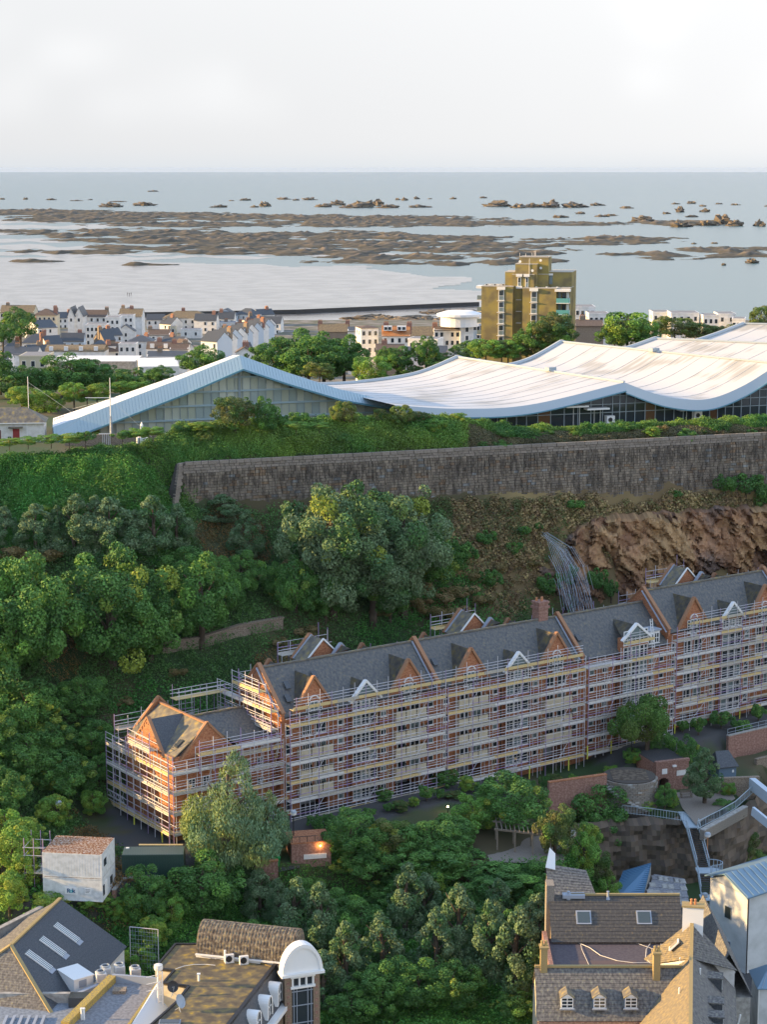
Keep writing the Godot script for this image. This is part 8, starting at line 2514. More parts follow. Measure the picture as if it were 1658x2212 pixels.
	var fl = thing("flat_roof_block", "lower grey flat-roofed block with stepped parapet at the slate house's foot", "building")
	var q0 = aty(-20, 2165, 6.6); var q1 = aty(160, 2165, 6.6); var q2 = aty(250, 2125, 6.6); var q3 = aty(150, 2225, 6.6); var q4 = aty(-20, 2225, 6.6)
	var lb = MB.new(); lb.poly([Vector2(q0.x, q0.z), Vector2(q1.x, q1.z), Vector2(q2.x, q2.z), Vector2(q3.x, q3.z), Vector2(q4.x, q4.z)], -6.0, 6.6)
	part("roof", lb, M.felt_blue, fl)
	strut("parapet", fl, M.concrete, q0 + Vector3(0, 0.5, 0), q1 + Vector3(0, 0.5, 0), 0.5, 1.2)
	strut("parapet", fl, M.lead, q1 + Vector3(0, 0.4, 0), q2 + Vector3(0, 0.4, 0), 0.5, 1.0)
	bx("glazed_hood", fl, M.glass_sky, q1.x - 0.4, 6.6, q1.z - 0.2, q1.x + 2.2, 7.7, q1.z + 1.4)
	for k in 6:
		bx("rooflight_bar", fl, M.lead, q4.x + 1.0 + k * 0.8, 6.6, q4.z - 3.0, q4.x + 1.3 + k * 0.8, 6.9, q4.z + 0.5)
	var pb = thing("plant_box", "white insulated plant box on the flat roof beside the condensers", "air unit", aty(160, 2135, 7.0), deg_to_rad(38))
	var pbb = MB.new(); pbb.box(-0.2, -1.0, -3.2, 2.2, 1.1, 0.4); part("case", pbb, M.white, pb)
	bx("lid", pb, M.white, -0.3, 1.1, -3.3, 2.3, 1.2, 0.5)
	bx("louvre", pb, M.lead, 0.4, 0.1, 0.4, 1.3, 0.9, 0.46)
	for q in [[228, 2096, "condenser with round top fan, left one at the back"], [258, 2092, "condenser with round top fan, middle of the row"], [292, 2098, "condenser with round top fan, nearest the barrel roof"], [218, 2108, "condenser with round top fan, standing in front of the row"]]:
		fan_unit(aty(q[0], q[1] + 10, 7.6), q[2], true)
	for k in 2:
		var v = aty(176 + k * 5, 2195, 8.4)
		var o = thing("roof_vent", "pair of white vent pipes on the yellow parapet" if k == 0 else "second white vent pipe on the yellow parapet", "vent pipe", v)
		rod("pipe", o, M.white, Vector3(0, -0.4, 0), Vector3(0, 0.8, 0), 0.12); rod("cap", o, M.white, Vector3(0, 0.8, 0), Vector3(0, 0.9, 0), 0.17)

func make_mid_front() -> void:
	M.moss = tmat(ramp_tex(111, 0.02, [[0.25, 0.085, 0.07, 0.05], [0.5, 0.125, 0.104, 0.066], [0.75, 0.21, 0.158, 0.062], [0.95, 0.40, 0.27, 0.03]], 512, 6), 0.06, 0.95)
	M.wall_brown = tmat(ramp_tex(112, 0.05, [[0.2, 0.20, 0.145, 0.10], [0.8, 0.30, 0.22, 0.15]]), 0.4, 0.9)
	var C = func(zx: float, zy: float, y: float) -> Vector3: return aty((560.0 + zx / 2.2405) / 1.819, (3600.0 + zy / 2.2405) / 1.819, y)
	var o = thing("moss_roof_building", "building with lichen-yellow flat roof, slate mansard with round-headed white dormers", "building")
	var ry = 9.5
	var pts = [C.call(290, 250, ry), C.call(520, 250, ry), C.call(1150, 450, ry), C.call(740, 975, ry), C.call(60, 975, ry), C.call(300, 760, ry), C.call(410, 620, ry), C.call(185, 590, ry), C.call(280, 480, ry), C.call(110, 460, ry)]
	var pp = []
	for p in pts: pp.append(Vector2(p.x, p.z))
	var b = MB.new(); b.poly(pp, -6.0, ry - 0.25)
	part("wall", b, M.cream, o)
	var t = MB.new(); t.poly(pp, ry - 0.25, ry)
	part("roof", t, M.moss, o)
	for k in pts.size():
		strut("roof_edge", o, M.black if k != 1 else M.moss, pts[k] + Vector3(0, 0.05, 0), pts[(k + 1) % pts.size()] + Vector3(0, 0.05, 0), 0.25, 0.22)
	# mansard front to the right
	var A: Vector3 = pts[2]; var B: Vector3 = pts[3]
	var fd = (B - A); fd.y = 0; fd = fd.normalized()
	var nr = Vector3(-fd.z, 0, fd.x)
	if nr.x < 0: nr = -nr
	A -= fd * 0.5
	var lo = Vector3(0, -3.4, 0) + nr * 1.5
	slate_roof(o, [B + lo + fd * 2.0, A + lo, A + nr * 0.2, B + nr * 0.2 + fd * 2.0], M.slate_dark, 0.35)
	strut("ridge_lead", o, M.black, A + nr * 0.15 + Vector3(0, 0.2, 0), B + fd * 2.0 + nr * 0.15 + Vector3(0, 0.2, 0), 0.4, 0.3)
	strut("cornice", o, M.white, A + lo + nr * 0.35 + Vector3(0, -0.15, 0), B + lo + fd * 2.0 + nr * 0.35 + Vector3(0, -0.15, 0), 0.9, 0.45)
	var wb = MB.new()
	var fo = lo + nr * 0.1
	wb.hexa([B + fo + fd * 2 + Vector3(0, -12, 0), A + fo + Vector3(0, -12, 0), A + Vector3(0, -15, 0), B + fd * 2 + Vector3(0, -15, 0), B + fo + fd * 2, A + fo, A + Vector3(0, -3.4, 0), B + fd * 2 + Vector3(0, -3.4, 0)])
	part("wall", wb, M.wall_brown, o)
	for k in 8:
		var p = A.lerp(B, 0.06 + k * 0.125) + fo
		strut("pilaster", o, M.wall_brown, p + Vector3(0, -11, 0) + nr * 0.12, p + Vector3(0, -0.4, 0) + nr * 0.12, 0.3, 0.3)
	for k in 3:
		var p = A.lerp(B, [0.2, 0.42, 0.66][k]) + nr * 0.8 + Vector3(0, -2.9, 0)
		var yaw = atan2(nr.x, nr.z)
		var dm = Node3D.new(); dm.name = "dormer"; o.add_child(dm, true)
		dm.position = p; dm.rotation.y = yaw
		var ring = MB.new()
		var prof = []
		prof.append(Vector2(-0.85, 0)); 
		for i in 11:
			var an = PI - PI * i / 10.0
			prof.append(Vector2(cos(an) * 0.85, 1.6 + sin(an) * 0.85))
		prof.append(Vector2(0.85, 0))
		for i in prof.size() - 1:
			var a: Vector2 = prof[i]; var c: Vector2 = prof[i + 1]
			ring.quad(Vector3(a.x, a.y, 0.9), Vector3(c.x, c.y, 0.9), Vector3(c.x, c.y, -1.4), Vector3(a.x, a.y, -1.4))
			var ai = a * Vector2(0.66, 0.84) + Vector2(0, 0.22); var ci = c * Vector2(0.66, 0.84) + Vector2(0, 0.22)
			ring.quad(Vector3(ai.x, ai.y, 0.9), Vector3(ci.x, ci.y, 0.9), Vector3(c.x, c.y, 0.9), Vector3(a.x, a.y, 0.9))
		part("surround", ring, M.white, dm)
		var gl = MB.new()
		for i in prof.size() - 1:
			var a: Vector2 = prof[i] * Vector2(0.68, 0.85) + Vector2(0, 0.22); var c: Vector2 = prof[i + 1] * Vector2(0.68, 0.85) + Vector2(0, 0.22)
			gl.tri(Vector3(0, 1.0, 0.8), Vector3(a.x, a.y, 0.8), Vector3(c.x, c.y, 0.8))
		part("pane", gl, M.glass, dm)
		bx("glazing_bar", dm, M.white, -0.05, 0.25, 0.8, 0.05, 2.2, 0.86)
		bx("glazing_bar", dm, M.white, -0.55, 1.2, 0.8, 0.55, 1.3, 0.86)
	# barrel vault
	var v = thing("barrel_vault", "long barrel-vaulted roof crusted with lichen beside the flat roof", "building")
	var E0 = C.call(470, 330, 9.9); var E1 = C.call(1330, 420, 9.9)
	var axd = (E1 - E0); axd.y = 0
	var L = axd.length(); axd = axd.normalized()
	var sd = Vector3(-axd.z, 0, axd.x)
	if sd.z > 0: sd = -sd
	var r = 2.3; var hh = 3.1
	var vb = MB.new()
	var n = 12
	for k in n:
		var a0 = PI * k / n; var a1 = PI * (k + 1) / n
		var c0 = sd * (r - cos(a0) * r) + Vector3(0, sin(a0) * hh, 0); var c1 = sd * (r - cos(a1) * r) + Vector3(0, sin(a1) * hh, 0)
		vb.quad(E0 + c0, E1 + c0, E1 + c1, E0 + c1)
		vb.tri(E0 + sd * r, E0 + c0, E0 + c1)
		vb.tri(E1 + sd * r, E1 + c1, E1 + c0)
	part("vault", vb, M.vault, v)
	for k in 30:
		var x = E0 + axd * (L * (k + 0.5) / 30.0)
		var rb = MB.new()
		for j in 5:
			var a0 = PI * 0.5 * j / 5.0; var a1 = PI * 0.5 * (j + 1) / 5.0
			rb.bar(x + sd * (r - cos(a0) * r) + Vector3(0, sin(a0) * hh + 0.02, 0), x + sd * (r - cos(a1) * r) + Vector3(0, sin(a1) * hh + 0.02, 0), 0.09, 0.06)
		part("seam", rb, M.vault, v)
	var sw = MB.new()
	sw.hexa([E0 + Vector3(0, -2.0, 0), E1 + Vector3(0, -2.0, 0), E1 + sd * 4.6 + Vector3(0, -2.0, 0), E0 + sd * 4.6 + Vector3(0, -2.0, 0), E0, E1, E1 + sd * 4.6, E0 + sd * 4.6])
	part("wall", sw, M.white, v)
	strut("gutter", v, M.white, E0 + Vector3(0, 0.0, 0) - sd * 0.15, E1 - sd * 0.15, 0.2, 0.16)
	for f in [0.15, 0.21]:
		var p = E0 + axd * L * f - sd * 0.03
		strut("window", v, M.glass, p + Vector3(0, -0.55, 0), p + axd * 0.5 + Vector3(0, -0.55, 0), 0.05, 0.4)
	rod("soil_pipe", v, M.white, E0 + axd * L * 0.31 - sd * 0.3 + Vector3(0, -1, 0), E0 + axd * L * 0.31 - sd * 0.3 + Vector3(0, 0.9, 0), 0.14)
	for k in 2:
		fan_unit(E0 + axd * (L * (0.36 + 0.15 * k)) - sd * 0.5 + Vector3(0, -0.4, 0), ["wall condenser under the barrel vault, beside the white pipe", "wall condenser under the barrel vault, nearer the round gable"][k], false)
	# arched stair tower
	var base = C.call(1395, 500, 10.0)
	var tw = thing("arched_tower", "slim glazed stair tower with big round white gable and brown brick piers", "building", Vector3(base.x - 1.75, 0, base.z), deg_to_rad(20))
	bx("wall", tw, M.wall_brown, 0, -6, -3.4, 3.9, 9.7, -0.1)
	bx("pier", tw, M.wall_brown, -0.05, -6, -0.3, 0.75, 9.6, 0.15)
	bx("pier", tw, M.wall_brown, 3.2, -6, -0.3, 3.95, 9.6, 0.15)
	for k in 12:
		bx("brick_panel", tw, M.brick_dull, 0.2, 8.6 - k * 0.75, 0.15, 0.5, 8.9 - k * 0.75, 0.2)
		bx("brick_panel", tw, M.brick_dull, 3.4, 8.6 - k * 0.75, 0.15, 3.7, 8.9 - k * 0.75, 0.2)
	var lun = MB.new()
	for k in 16:
		var a0 = PI * k / 16; var a1 = PI * (k + 1) / 16
		var e0 = Vector3(1.95 + cos(a0) * 2.3, 9.9 + sin(a0) * 3.2, 0); var e1 = Vector3(1.95 + cos(a1) * 2.3, 9.9 + sin(a1) * 3.2, 0)
		lun.quad(e0 + Vector3(0, 0, 0.4), e1 + Vector3(0, 0, 0.4), e1 + Vector3(0, 0, -1.0), e0 + Vector3(0, 0, -1.0))
		lun.tri(Vector3(1.95, 9.9, 0.22), e0 * Vector3(1, 1, 0) + Vector3(0, 0, 0.22), e1 * Vector3(1, 1, 0) + Vector3(0, 0, 0.22))
		lun.tri(Vector3(1.95, 9.9, -1.0), e1 + Vector3(0, 0, -1.0), e0 + Vector3(0, 0, -1.0))
		var i0 = Vector3(1.95 + cos(a0) * 1.95, 9.9 + sin(a0) * 2.8, 0.4); var i1 = Vector3(1.95 + cos(a1) * 1.95, 9.9 + sin(a1) * 2.8, 0.4)
		lun.quad(e0 + Vector3(0, 0, 0.4), i0, i1, e1 + Vector3(0, 0, 0.4))
		lun.quad(i0, i0 - Vector3(0, 0, 0.18), i1 - Vector3(0, 0, 0.18), i1)
	part("round_gable", lun, M.white, tw)
	bx("cornice", tw, M.white, -0.5, 9.6, -1.0, 4.4, 9.9, 0.6)
	for f in [[8.3, 9.3], [2.2, 3.2], [-3.6, -2.6]]:
		bx("band", tw, M.white, 0.6, f[0] - 0.2, -0.1, 3.4, f[0] + 0.05, 0.35)
		bx("band", tw, M.white, 0.6, f[1], -0.1, 3.4, f[1] + 0.2, 0.3)
		for k in 4:
			bx("mullion", tw, M.white, 0.75 + k * 0.78, f[0], -0.05, 0.95 + k * 0.78, f[1], 0.2)
		bx("pane", tw, M.glass, 0.75, f[0], -0.1, 3.25, f[1], 0.0)
	for f in [[3.4, 8.1], [-2.4, 2.0]]:
		bx("pane", tw, M.glass, 0.75, f[0], -0.1, 3.2, f[1], 0.02)
		for x in [0.95, 1.3, 2.55, 2.95]:
			bx("glazing_bar", tw, M.lead, x, f[0], 0.02, x + 0.08, f[1], 0.08)
		for y in [0.12, 0.55, 0.9]:
			bx("glazing_bar", tw, M.lead, 0.75, lerpf(f[0], f[1], y), 0.02, 3.2, lerpf(f[0], f[1], y) + 0.1, 0.08)
	# bits and pieces on the roof
	dish(C.call(265, 700, 9.4), 0.62, M.black, "dark satellite dish on the parapet of the lichen roof", 0.2)
	dish(C.call(325, 830, 9.5), 0.75, M.grey_paint, "large grey-blue satellite dish on a tripod on the lichen roof", 0.9)
	var vp = thing("roof_vent", "short white vent pipe in the middle of the lichen roof", "vent pipe", C.call(495, 570, 9.5))
	rod("pipe", vp, M.white, Vector3.ZERO, Vector3(0, 0.75, 0), 0.14)
	bx("cap", vp, M.white, -0.18, 0.75, -0.18, 0.18, 0.85, 0.18)
	var sk = thing("roof_hatch", "pale skylight box at the lichen roof's near edge", "skylight", C.call(240, 950, 9.5))
	bx("frame", sk, M.lead, -1.1, 0, -0.5, 1.1, 0.3, 0.6); bx("pane", sk, M.glass_sky, -1.0, 0.3, -0.4, 1.0, 0.36, 0.5)
	var ms = thing("antenna_mast", "white lattice antenna mast with drum aerial beside the cream wall", "mast", C.call(135, 640, 9.2))
	rod("pole", ms, M.white, Vector3(0, -4, 0), Vector3(0, 2.4, 0), 0.1)
	rod("pole", ms, M.white, Vector3(0.5, -4, 0), Vector3(0.5, 2.0, 0), 0.06)
	for k in 8:
		rod("rung", ms, M.white, Vector3(0, -3 + k * 0.8, 0), Vector3(0.5, -3 + k * 0.8, 0), 0.03)
	var dru = MB.new(); dru.lathe(Vector3(0.1, 2.2, 0), [Vector2(0, 0), Vector2(0.45, 0), Vector2(0.5, 0.25), Vector2(0.45, 0.55), Vector2(0, 0.62)], 12)
	part("drum_aerial", dru, M.offwhite, ms)
	for k in 3:
		rod("aerial_arm", ms, M.white, Vector3(-1.2, 1.4 - k * 0.8, 0.2), Vector3(0.4, 1.7 - k * 0.8, 0), 0.03)
	var cab = thing("roof_cable", "loose white cable arcing over the lichen roof from the vault", "cable")
	var prev: Vector3 = C.call(290, 465, 9.6)
	for q in [[360, 440], [450, 425], [560, 424], [640, 432]]:
		var p: Vector3 = C.call(q[0], q[1], 9.62)
		rod("cable", cab, M.white, prev, p, 0.03)
		prev = p

func dormer_box(o: Node, x: float, y: float, z: float, w: float, h: float, dp: float) -> void:
	# small pedimented dormer with white sash
	var d = Node3D.new(); d.name = "dormer"; o.add_child(d, true)
	d.position = Vector3(x, y, z)
	bx("cheek", d, M.lead, -w * 0.5, 0, -dp, w * 0.5, h, -0.05)
	var g = MB.new(); g.face([Vector3(-w * 0.5, h, 0), Vector3(w * 0.5, h, 0), Vector3(0, h + 0.4, 0)], Vector3(0, 0, -0.15))
	part("pediment", g, M.white, d)
	for s in [-1, 1]:
		var r = MB.new(); r.face([Vector3(s * (w * 0.5 + 0.12), h - 0.06, 0.12), Vector3(0, h + 0.5, 0.12), Vector3(0, h + 0.5, -dp), Vector3(s * (w * 0.5 + 0.12), h - 0.06, -dp)], Vector3(0, -0.07, 0))
		part("roof", r, M.slate_lichen, d)
	win(d, -w * 0.5 + 0.03, 0.1, -0.06, w - 0.06, h - 0.12, 2, 3)
	bx("sill", d, M.lead, -w * 0.5 - 0.12, -0.02, -0.1, w * 0.5 + 0.12, 0.1, 0.25)
func stack(o: Node, x: float, y: float, z: float, w: float, h: float, dp: float, pots: int, m: Material) -> void:
	var c = Node3D.new(); c.name = "chimney"; o.add_child(c, true)
	c.position = Vector3(x, y, z)
	bx("shaft", c, m, -w * 0.5, -2.0, -dp * 0.5, w * 0.5, h, dp * 0.5)
	bx("cap", c, M.lichen_stone, -w * 0.5 - 0.12, h, -dp * 0.5 - 0.12, w * 0.5 + 0.12, h + 0.2, dp * 0.5 + 0.12)
	for k in pots:
		var p = MB.new(); p.lathe(Vector3((k - (pots - 1) * 0.5) * 0.42, h + 0.2, 0), [Vector2(0.17, 0), Vector2(0.13, 0.45), Vector2(0.18, 0.5), Vector2(0.12, 0.62), Vector2(0, 0.62)], 9)
		part("chimney_pot", p, M.terracotta if m == M.white else M.lichen_stone, c)
func make_right_front() -> void:
	M.brown_flat = tmat(ramp_tex(122, 0.03, [[0.2, 0.07, 0.058, 0.07], [0.8, 0.10, 0.085, 0.095]]), 0.25, 0.8)
	M.brown_patch = mat(0.115, 0.08, 0.075, 0.8)
	# front house with three dormers; x 16.8 .. 31
	var o = thing("dormer_house", "old slate-roofed house with three white dormers and lichened ridge", "house")
	var x0 = 16.6; var x1 = 34.0; var zr = -201.4; var ze = -197.2; var yr = 9.6; var ye = 5.2
	slate_roof(o, [Vector3(x0, ye, ze), Vector3(x1, ye, ze), Vector3(x1, yr, zr), Vector3(x0, yr, zr)], M.slate_old, 0.45)
	slate_roof(o, [Vector3(x1, ye, zr - 4.2), Vector3(x0, ye, zr - 4.2), Vector3(x0, yr, zr), Vector3(x1, yr, zr)], M.slate_old, 0.45)
	strut("ridge_tiles", o, M.lichen_stone, Vector3(x0, yr + 0.1, zr), Vector3(x1, yr + 0.1, zr), 0.4, 0.22)
	var w = MB.new()
	w.box(x0 + 0.2, -6, zr - 4.0, x1 - 0.2, ye, ze - 0.2)
	w.face([Vector3(x0 + 0.2, ye, ze - 0.2), Vector3(x0 + 0.2, yr - 0.1, zr), Vector3(x0 + 0.2, ye, zr - 4.0)], Vector3(0.3, 0, 0))
	part("wall", w, M.cream, o)
	bx("fascia", o, M.brick_dull, x0, ye - 0.25, ze - 0.05, x1, ye - 0.08, ze + 0.08)
	for x in [19.9, 23.4, 26.8]:
		dormer_box(o, x, 6.35, -197.75, 1.35, 1.35, 1.9)
	stack(o, 17.6, 9.0, zr, 0.75, 2.9, 1.0, 2, M.lichen_stone)
	stack(o, 29.9, 8.6, zr + 0.6, 0.75, 2.9, 1.0, 2, M.lichen_stone)
	# brown flat roof behind
	var f = thing("brown_flat_roof", "low building with purple-brown flat roof crossed by loose cables", "building")
	bx("wall", f, M.stone_warm, 18.8, -6, -213.2, 33.0, 8.0, -204.0)
	bx("roof", f, M.brown_flat, 18.9, 8.0, -213.0, 33.0, 8.14, -203.6)
	bx("parapet", f, M.brick_dull, 18.4, 7.0, -213.4, 18.9, 8.9, -203.4)
	bx("edge", f, M.white, 18.9, 8.1, -203.6, 33.0, 8.35, -203.4)
	bx("patch", f, M.brown_patch, 21.0, 8.14, -206.6, 28.5, 8.16, -203.7)
	var cp = [[[410, 1110], [450, 1150], [520, 1180], [590, 1230], [700, 1265], [800, 1278], [910, 1278]], [[455, 1115], [470, 1190], [520, 1300]], [[765, 1130], [860, 1165], [950, 1197], [1025, 1230]], [[920, 1140], [885, 1190], [880, 1250], [910, 1278]], [[978, 1145], [978, 1200], [990, 1250]]]
	for k in cp.size():
		var cb = thing("roof_cable", ["long pale cable winding across the brown flat roof", "short pale cable running straight to the vent on the brown roof", "thin cable slanting towards the right gable", "bent white cable conduit near the small chimney", "thin grey cable beside the small dish"][k], "cable")
		var pv = null
		for q in cp[k]:
			var p = aty((2000.0 + q[0] / 1.632) / 1.819, (3000.0 + q[1] / 1.632) / 1.819, 8.22)
			if pv != null:
				rod("cable", cb, M.board_pale, pv, p, 0.045 if k == 0 or k == 3 else 0.03)
			pv = p
	# slate house behind with two rooflights
	var s = thing("dark_slate_house", "dark slate-roofed house with two blue-reflecting rooflights and lichened ridge", "house")
	var a0 = 19.3; var a1 = 34.6; var rz = -215.6; var ry = 12.4
	slate_roof(s, [Vector3(a0, 8.4, -211.2), Vector3(a1, 8.4, -211.2), Vector3(a1, ry, rz), Vector3(a0, ry, rz)], M.slate_dark2, 0.45)
	slate_roof(s, [Vector3(a1, 8.4, -220), Vector3(a0, 8.4, -220), Vector3(a0, ry, rz), Vector3(a1, ry, rz)], M.slate_dark2, 0.45)
	strut("ridge_tiles", s, M.lichen_stone, Vector3(a0 + 2.6, ry + 0.1, rz), Vector3(a1, ry + 0.1, rz), 0.35, 0.2)
	var sw = MB.new(); sw.box(a0 + 0.2, -6, -219.8, a1 - 0.2, 8.4, -211.5)
	sw.face([Vector3(a0 + 0.2, 8.4, -211.5), Vector3(a0 + 0.2, ry - 0.1, rz), Vector3(a0 + 0.2, 8.4, -219.8)], Vector3(0.3, 0, 0))
	sw.face([Vector3(a1 - 0.5, 8.4, -211.5), Vector3(a1 - 0.5, ry - 0.1, rz), Vector3(a1 - 0.5, 8.4, -219.8)], Vector3(0.3, 0, 0))
	part("wall", sw, M.stone_warm, s)
	bx("brick_end", s, M.stone_pale, a0 - 0.3, 4, -217.0, a0 + 0.6, 13.8, -215.0)
	bx("valley_gutter", s, M.lead, a0 + 1.6, 12.2, -216.0, a0 + 4.2, 12.6, -215.0)
	var sn = Vector3(0, 4.4, 4.0).normalized()
	for x in [23.2, 30.2]:
		var c = Vector3(x, 10.5, -213.45)
		var rl = inst("rooflight", unit_box(M.lead), s, Transform3D(Basis(Vector3(1.75, 0, 0), sn * 0.22, Vector3(0, -4.0, 4.4).normalized() * 1.7), c))
		inst("pane", unit_box(M.glass_blue), rl, Transform3D(Basis(Vector3(0.82, 0, 0), Vector3(0, 0.5, 0), Vector3(0, 0, 0.8)), Vector3(0, 0.45, 0)))
	for x in [26.2, 21.6]:
		var v = MB.new(); v.lathe(Vector3(x, ry, rz + 0.2), [Vector2(0.35, -0.4), Vector2(0.15, -0.1), Vector2(0.12, 0.5), Vector2(0.2, 0.55), Vector2(0, 0.6)], 8)
		part("vent", v, M.lead, s)
	# small slate roof behind it on the left
	var m = thing("small_slate_roof", "small slate lean-to roof with torn white tarpaulin beside the ivy wall", "building")
	slate_roof(m, [Vector3(19.8, 9.0, -220.5), Vector3(26.0, 9.0, -220.5), Vector3(24.8, 11.4, -226.5), Vector3(19.8, 12.4, -226.0)], M.slate_old, 0.45)
	var mw = MB.new(); mw.hexa([Vector3(19.9, -5, -220.6), Vector3(25.9, -5, -220.6), Vector3(24.7, -5, -226.4), Vector3(19.9, -5, -225.9), Vector3(19.9, 8.9, -220.6), Vector3(25.9, 8.9, -220.6), Vector3(24.7, 11.2, -226.4), Vector3(19.9, 12.2, -225.9)])
	part("wall", mw, M.stone_warm, m)
	var tp_ = MB.new(); tp_.face([Vector3(19.7, 12.3, -225.0), Vector3(20.9, 12.0, -225.0), Vector3(21.0, 13.6, -226.3), Vector3(20.3, 14.3, -226.5)], Vector3(0, -0.05, -0.05))
	part("tarpaulin", tp_, M.white, m)
	# gabled house on the right, ridge towards the camera
	var g = thing("right_gable_house", "tall slate house with sunlit gold put into its left slope colour, white chimney at its ridge", "house", Vector3(34.6, 0, -206.5), deg_to_rad(-9.1))
	var gy = 10.7; var n1 = 30.0; var hl = 5.6; var hr = 5.0; var pit = 1.09
	slate_roof(g, [Vector3(-hl, gy - hl * pit, 3.6), Vector3(-hl, gy - hl * pit, n1), Vector3(0, gy, n1), Vector3(0, gy, 3.6)], M.slate_sunlit, 0.45)  # sunlit look coloured in; the far slope keeps the plain slate
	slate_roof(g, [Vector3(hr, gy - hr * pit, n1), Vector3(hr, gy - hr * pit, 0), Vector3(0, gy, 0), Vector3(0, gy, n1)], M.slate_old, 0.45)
	strut("ridge_tiles", g, M.lichen_stone, Vector3(0, gy + 0.1, 4.4), Vector3(0, gy + 0.1, n1), 0.4, 0.22)
	# higher hipped part at the chimney
	slate_roof(g, [Vector3(-6.2, 7.2, 0.2), Vector3(0, 10.5, 5.0), Vector3(0, 13.0, 0.6), Vector3(-0.1, 13.0, 0.4)], M.slate_sunlit, 0.45)
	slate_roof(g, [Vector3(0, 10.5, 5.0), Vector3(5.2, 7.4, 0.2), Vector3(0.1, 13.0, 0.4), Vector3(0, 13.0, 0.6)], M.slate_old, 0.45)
	strut("ridge_tiles", g, M.lichen_stone, Vector3(0, 13.1, 0.5), Vector3(0, 10.7, 4.9), 0.4, 0.22)
	var gw = MB.new(); gw.box(-hl + 0.6, -6, 0.2, hr - 0.3, gy - hl * pit + 0.2, n1)
	gw.face([Vector3(-6.0, 7.2, 0.15), Vector3(0, 12.9, 0.15), Vector3(5.0, 7.2, 0.15)], Vector3(0, 0, 0.15))
	gw.box(-6.0, 0, 0.0, 4.9, 7.2, 0.3)
	gw.face([Vector3(-6.1, 7.1, 0.3), Vector3(0, 10.4, 5.0), Vector3(0, 2, 5.0), Vector3(-6.1, 2, 0.3)], Vector3(0.1, 0, -0.1))
	gw.box(hr - 0.6, 0, 0.2, hr - 0.3, gy - hr * pit, n1)
	part("wall", gw, M.offwhite, g)
	stack(g, 0.1, 12.2, 0.3, 2.3, 2.6, 1.2, 2, M.white)
	var rlt = inst("rooflight", unit_box(M.white), g, Transform3D(Basis(Vector3(-1, -pit, 0).normalized() * 1.5, Vector3(-pit, 1, 0).normalized() * 0.15, Vector3(0, 0, 1.1)), Vector3(-1.9, 10.75, 2.0)))
	inst("pane", unit_box(M.stone_pale), rlt, Transform3D(Basis().scaled(Vector3(0.75, 0.5, 0.75)), Vector3(0, 0.5, 0)))
	for z in [5.0, 11.5, 15.0, 18.4, 21.6]:
		var d = Node3D.new(); d.name = "dormer"; g.add_child(d, true)
		d.position = Vector3(2.4, 7.9, z)
		bx("cheek", d, M.slate_dark, -0.8, -0.8, -0.75, 1.0, 0.75, 0.75)
		bx("roof", d, M.slate_old, -1.4, 0.75, -0.9, 1.15, 0.9, 0.9)
		bx("window", d, M.white, 1.0, -0.5, -0.6, 1.06, 0.65, 0.6)
		bx("pane", d, M.glass, 1.06, -0.4, -0.5, 1.09, 0.55, 0.5)
	for q in [[-1.2, 3.9], [-1.2, 12.0], [1.0, 7.0]]:
		rod("vent_pipe", g, M.white, Vector3(q[0], gy - absf(q[0]) * pit - 0.2, q[1]), Vector3(q[0], gy - absf(q[0]) * pit + 0.7, q[1]), 0.1)
	for z in [9.0, 19.0, 23.0]:
		rod("flue", g, M.white, Vector3(hr + 0.1, gy - hr * pit - 0.6, z), Vector3(hr + 0.4, gy - hr * pit + 0.9, z), 0.1)
	dish(Vector3(31.6, 8.2, -207.4), 0.6, M.offwhite, "white satellite dish behind the right gable's chimney", 0.4)
	bx("flat_dormer", g, M.slate_dark, -4.2, 5.6, 20.0, -2.0, 7.8, 22.2)
	bx("flat_dormer", g, M.slate_lichen, -4.4, 7.8, 19.8, -1.8, 8.0, 22.4)
	# rear wing with steep dark slope
	var rwg = thing("rear_slate_wing", "narrow steep slate-roofed wing squeezed against the white stair tower", "building")
	slate_roof(rwg, [Vector3(41.6, 4.0, -206), Vector3(41.6, 4.0, -224), Vector3(38.8, 9.2, -224), Vector3(38.8, 9.2, -206)], M.slate_old, 0.45)
	var rb = MB.new(); rb.box(36.6, -6, -224, 41.4, 4.0, -206); part("wall", rb, M.concrete, rwg)
	slate_roof(rwg, [Vector3(36.4, 4.0, -224), Vector3(36.4, 4.0, -206), Vector3(38.8, 9.2, -206), Vector3(38.8, 9.2, -224)], M.slate_old, 0.45)
	# white stair tower with blue metal roof
	var t = thing("white_tower", "tall plain white block with blue metal roof beside the steel stair", "building", Vector3(46.0, 0, -233.0), deg_to_rad(30.8))
	bx("wall", t, M.tower_white, 0, -6.5, -7.2, 11.0, 5.6, 0)
	var wr = MB.new()
	wr.face([Vector3(-0.5, 5.5, 0.5), Vector3(11.5, 6.3, 0.5), Vector3(11.5, 8.0, -4.0), Vector3(-0.5, 7.3, -4.0)], Vector3(0, -0.18, 0))
	wr.face([Vector3(-0.5, 7.3, -4.0), Vector3(11.5, 8.0, -4.0), Vector3(11.5, 6.6, -7.8), Vector3(-0.5, 5.9, -7.8)], Vector3(0, -0.18, 0))
	var tr = part("roof", wr, M.blue_roof, t)
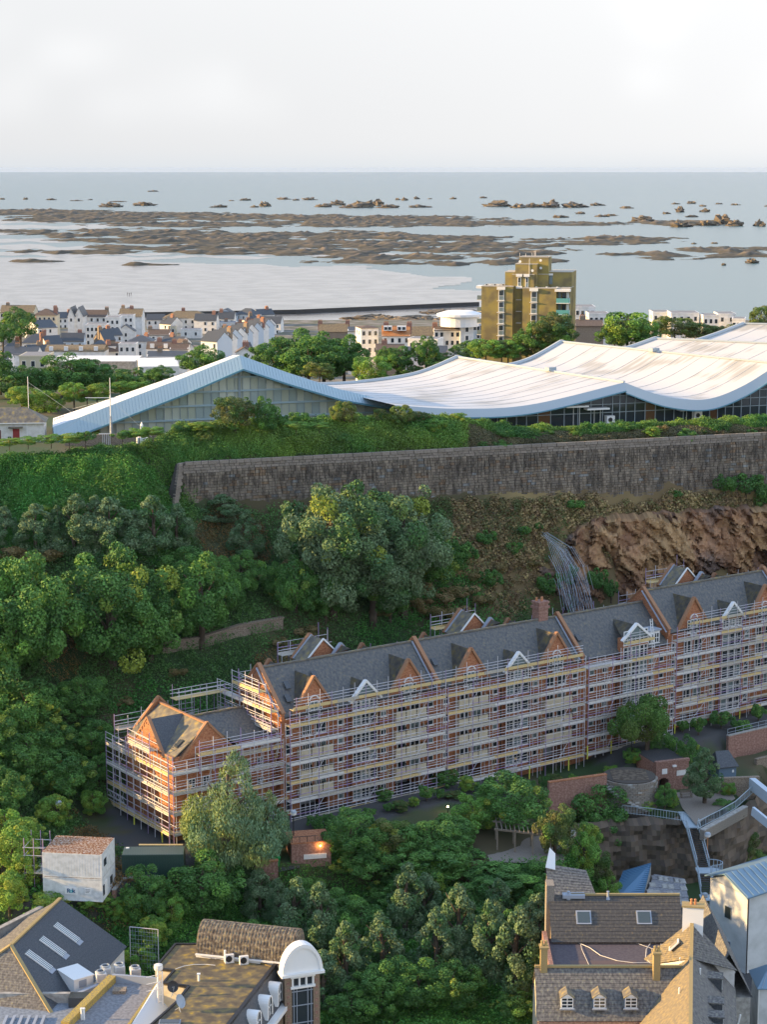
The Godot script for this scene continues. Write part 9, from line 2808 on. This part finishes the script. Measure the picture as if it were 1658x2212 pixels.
	for k in 13:
		strut("seam", tr, M.blue_roof, Vector3(-0.3 + k * 0.95, 5.58 + k * 0.06, 0.45), Vector3(-0.3 + k * 0.95, 7.4 + k * 0.055, -3.95), 0.08, 0.1)
	var tg = MB.new(); tg.face([Vector3(0, 5.5, 0), Vector3(0, 7.0, -4.0), Vector3(0, 5.5, -7.2)], Vector3(0.2, 0, 0)); part("gable", tg, M.tower_white, t)
	bx("window", t, M.grey_paint, -0.08, 1.3, -4.2, 0.0, 3.0, -2.9); bx("pane", t, M.glass, -0.11, 1.4, -4.1, -0.08, 2.9, -3.0)
	bx("window", t, M.grey_paint, -0.08, -3.2, -4.2, 0.0, -1.6, -2.9); bx("pane", t, M.glass, -0.11, -3.1, -4.1, -0.08, -1.7, -3.0)
	rod("downpipe", t, M.black, Vector3(0.1, -6, 0.1), Vector3(0.1, 5.4, 0.1), 0.07)
	# white annexe at the right edge
	var an = thing("white_annexe", "low white annexe with hipped blue metal roof below the white tower", "building", aty(1640, 2215, -1.0))
	bx("wall", an, M.tower_white, 0, -6, -4.6, 7, 4.6, 0)
	var ar = MB.new()
	var e = 0.35
	ar.face([Vector3(-e, 4.6, e), Vector3(7, 4.6, e), Vector3(7, 6.6, -2.3), Vector3(1.6, 6.6, -2.3)], Vector3(0, -0.12, 0))
	ar.face([Vector3(-e, 4.6, -4.9), Vector3(-e, 4.6, e), Vector3(1.6, 6.6, -2.3)], Vector3(0, -0.12, 0))
	ar.face([Vector3(7, 4.6, -4.9), Vector3(-e, 4.6, -4.9), Vector3(1.6, 6.6, -2.3), Vector3(7, 6.6, -2.3)], Vector3(0, -0.12, 0))
	part("roof", ar, M.blue_roof, an)
	for k in 7:
		strut("seam", an, M.lead, Vector3(0.2 + k * 0.8, 4.7, e), Vector3(maxf(1.6, 0.2 + k * 0.8), 6.7, -2.3), 0.06, 0.08)
	rod("downpipe", an, M.white, Vector3(-0.1, -5, 0.1), Vector3(-0.1, 4.4, 0.1), 0.08)
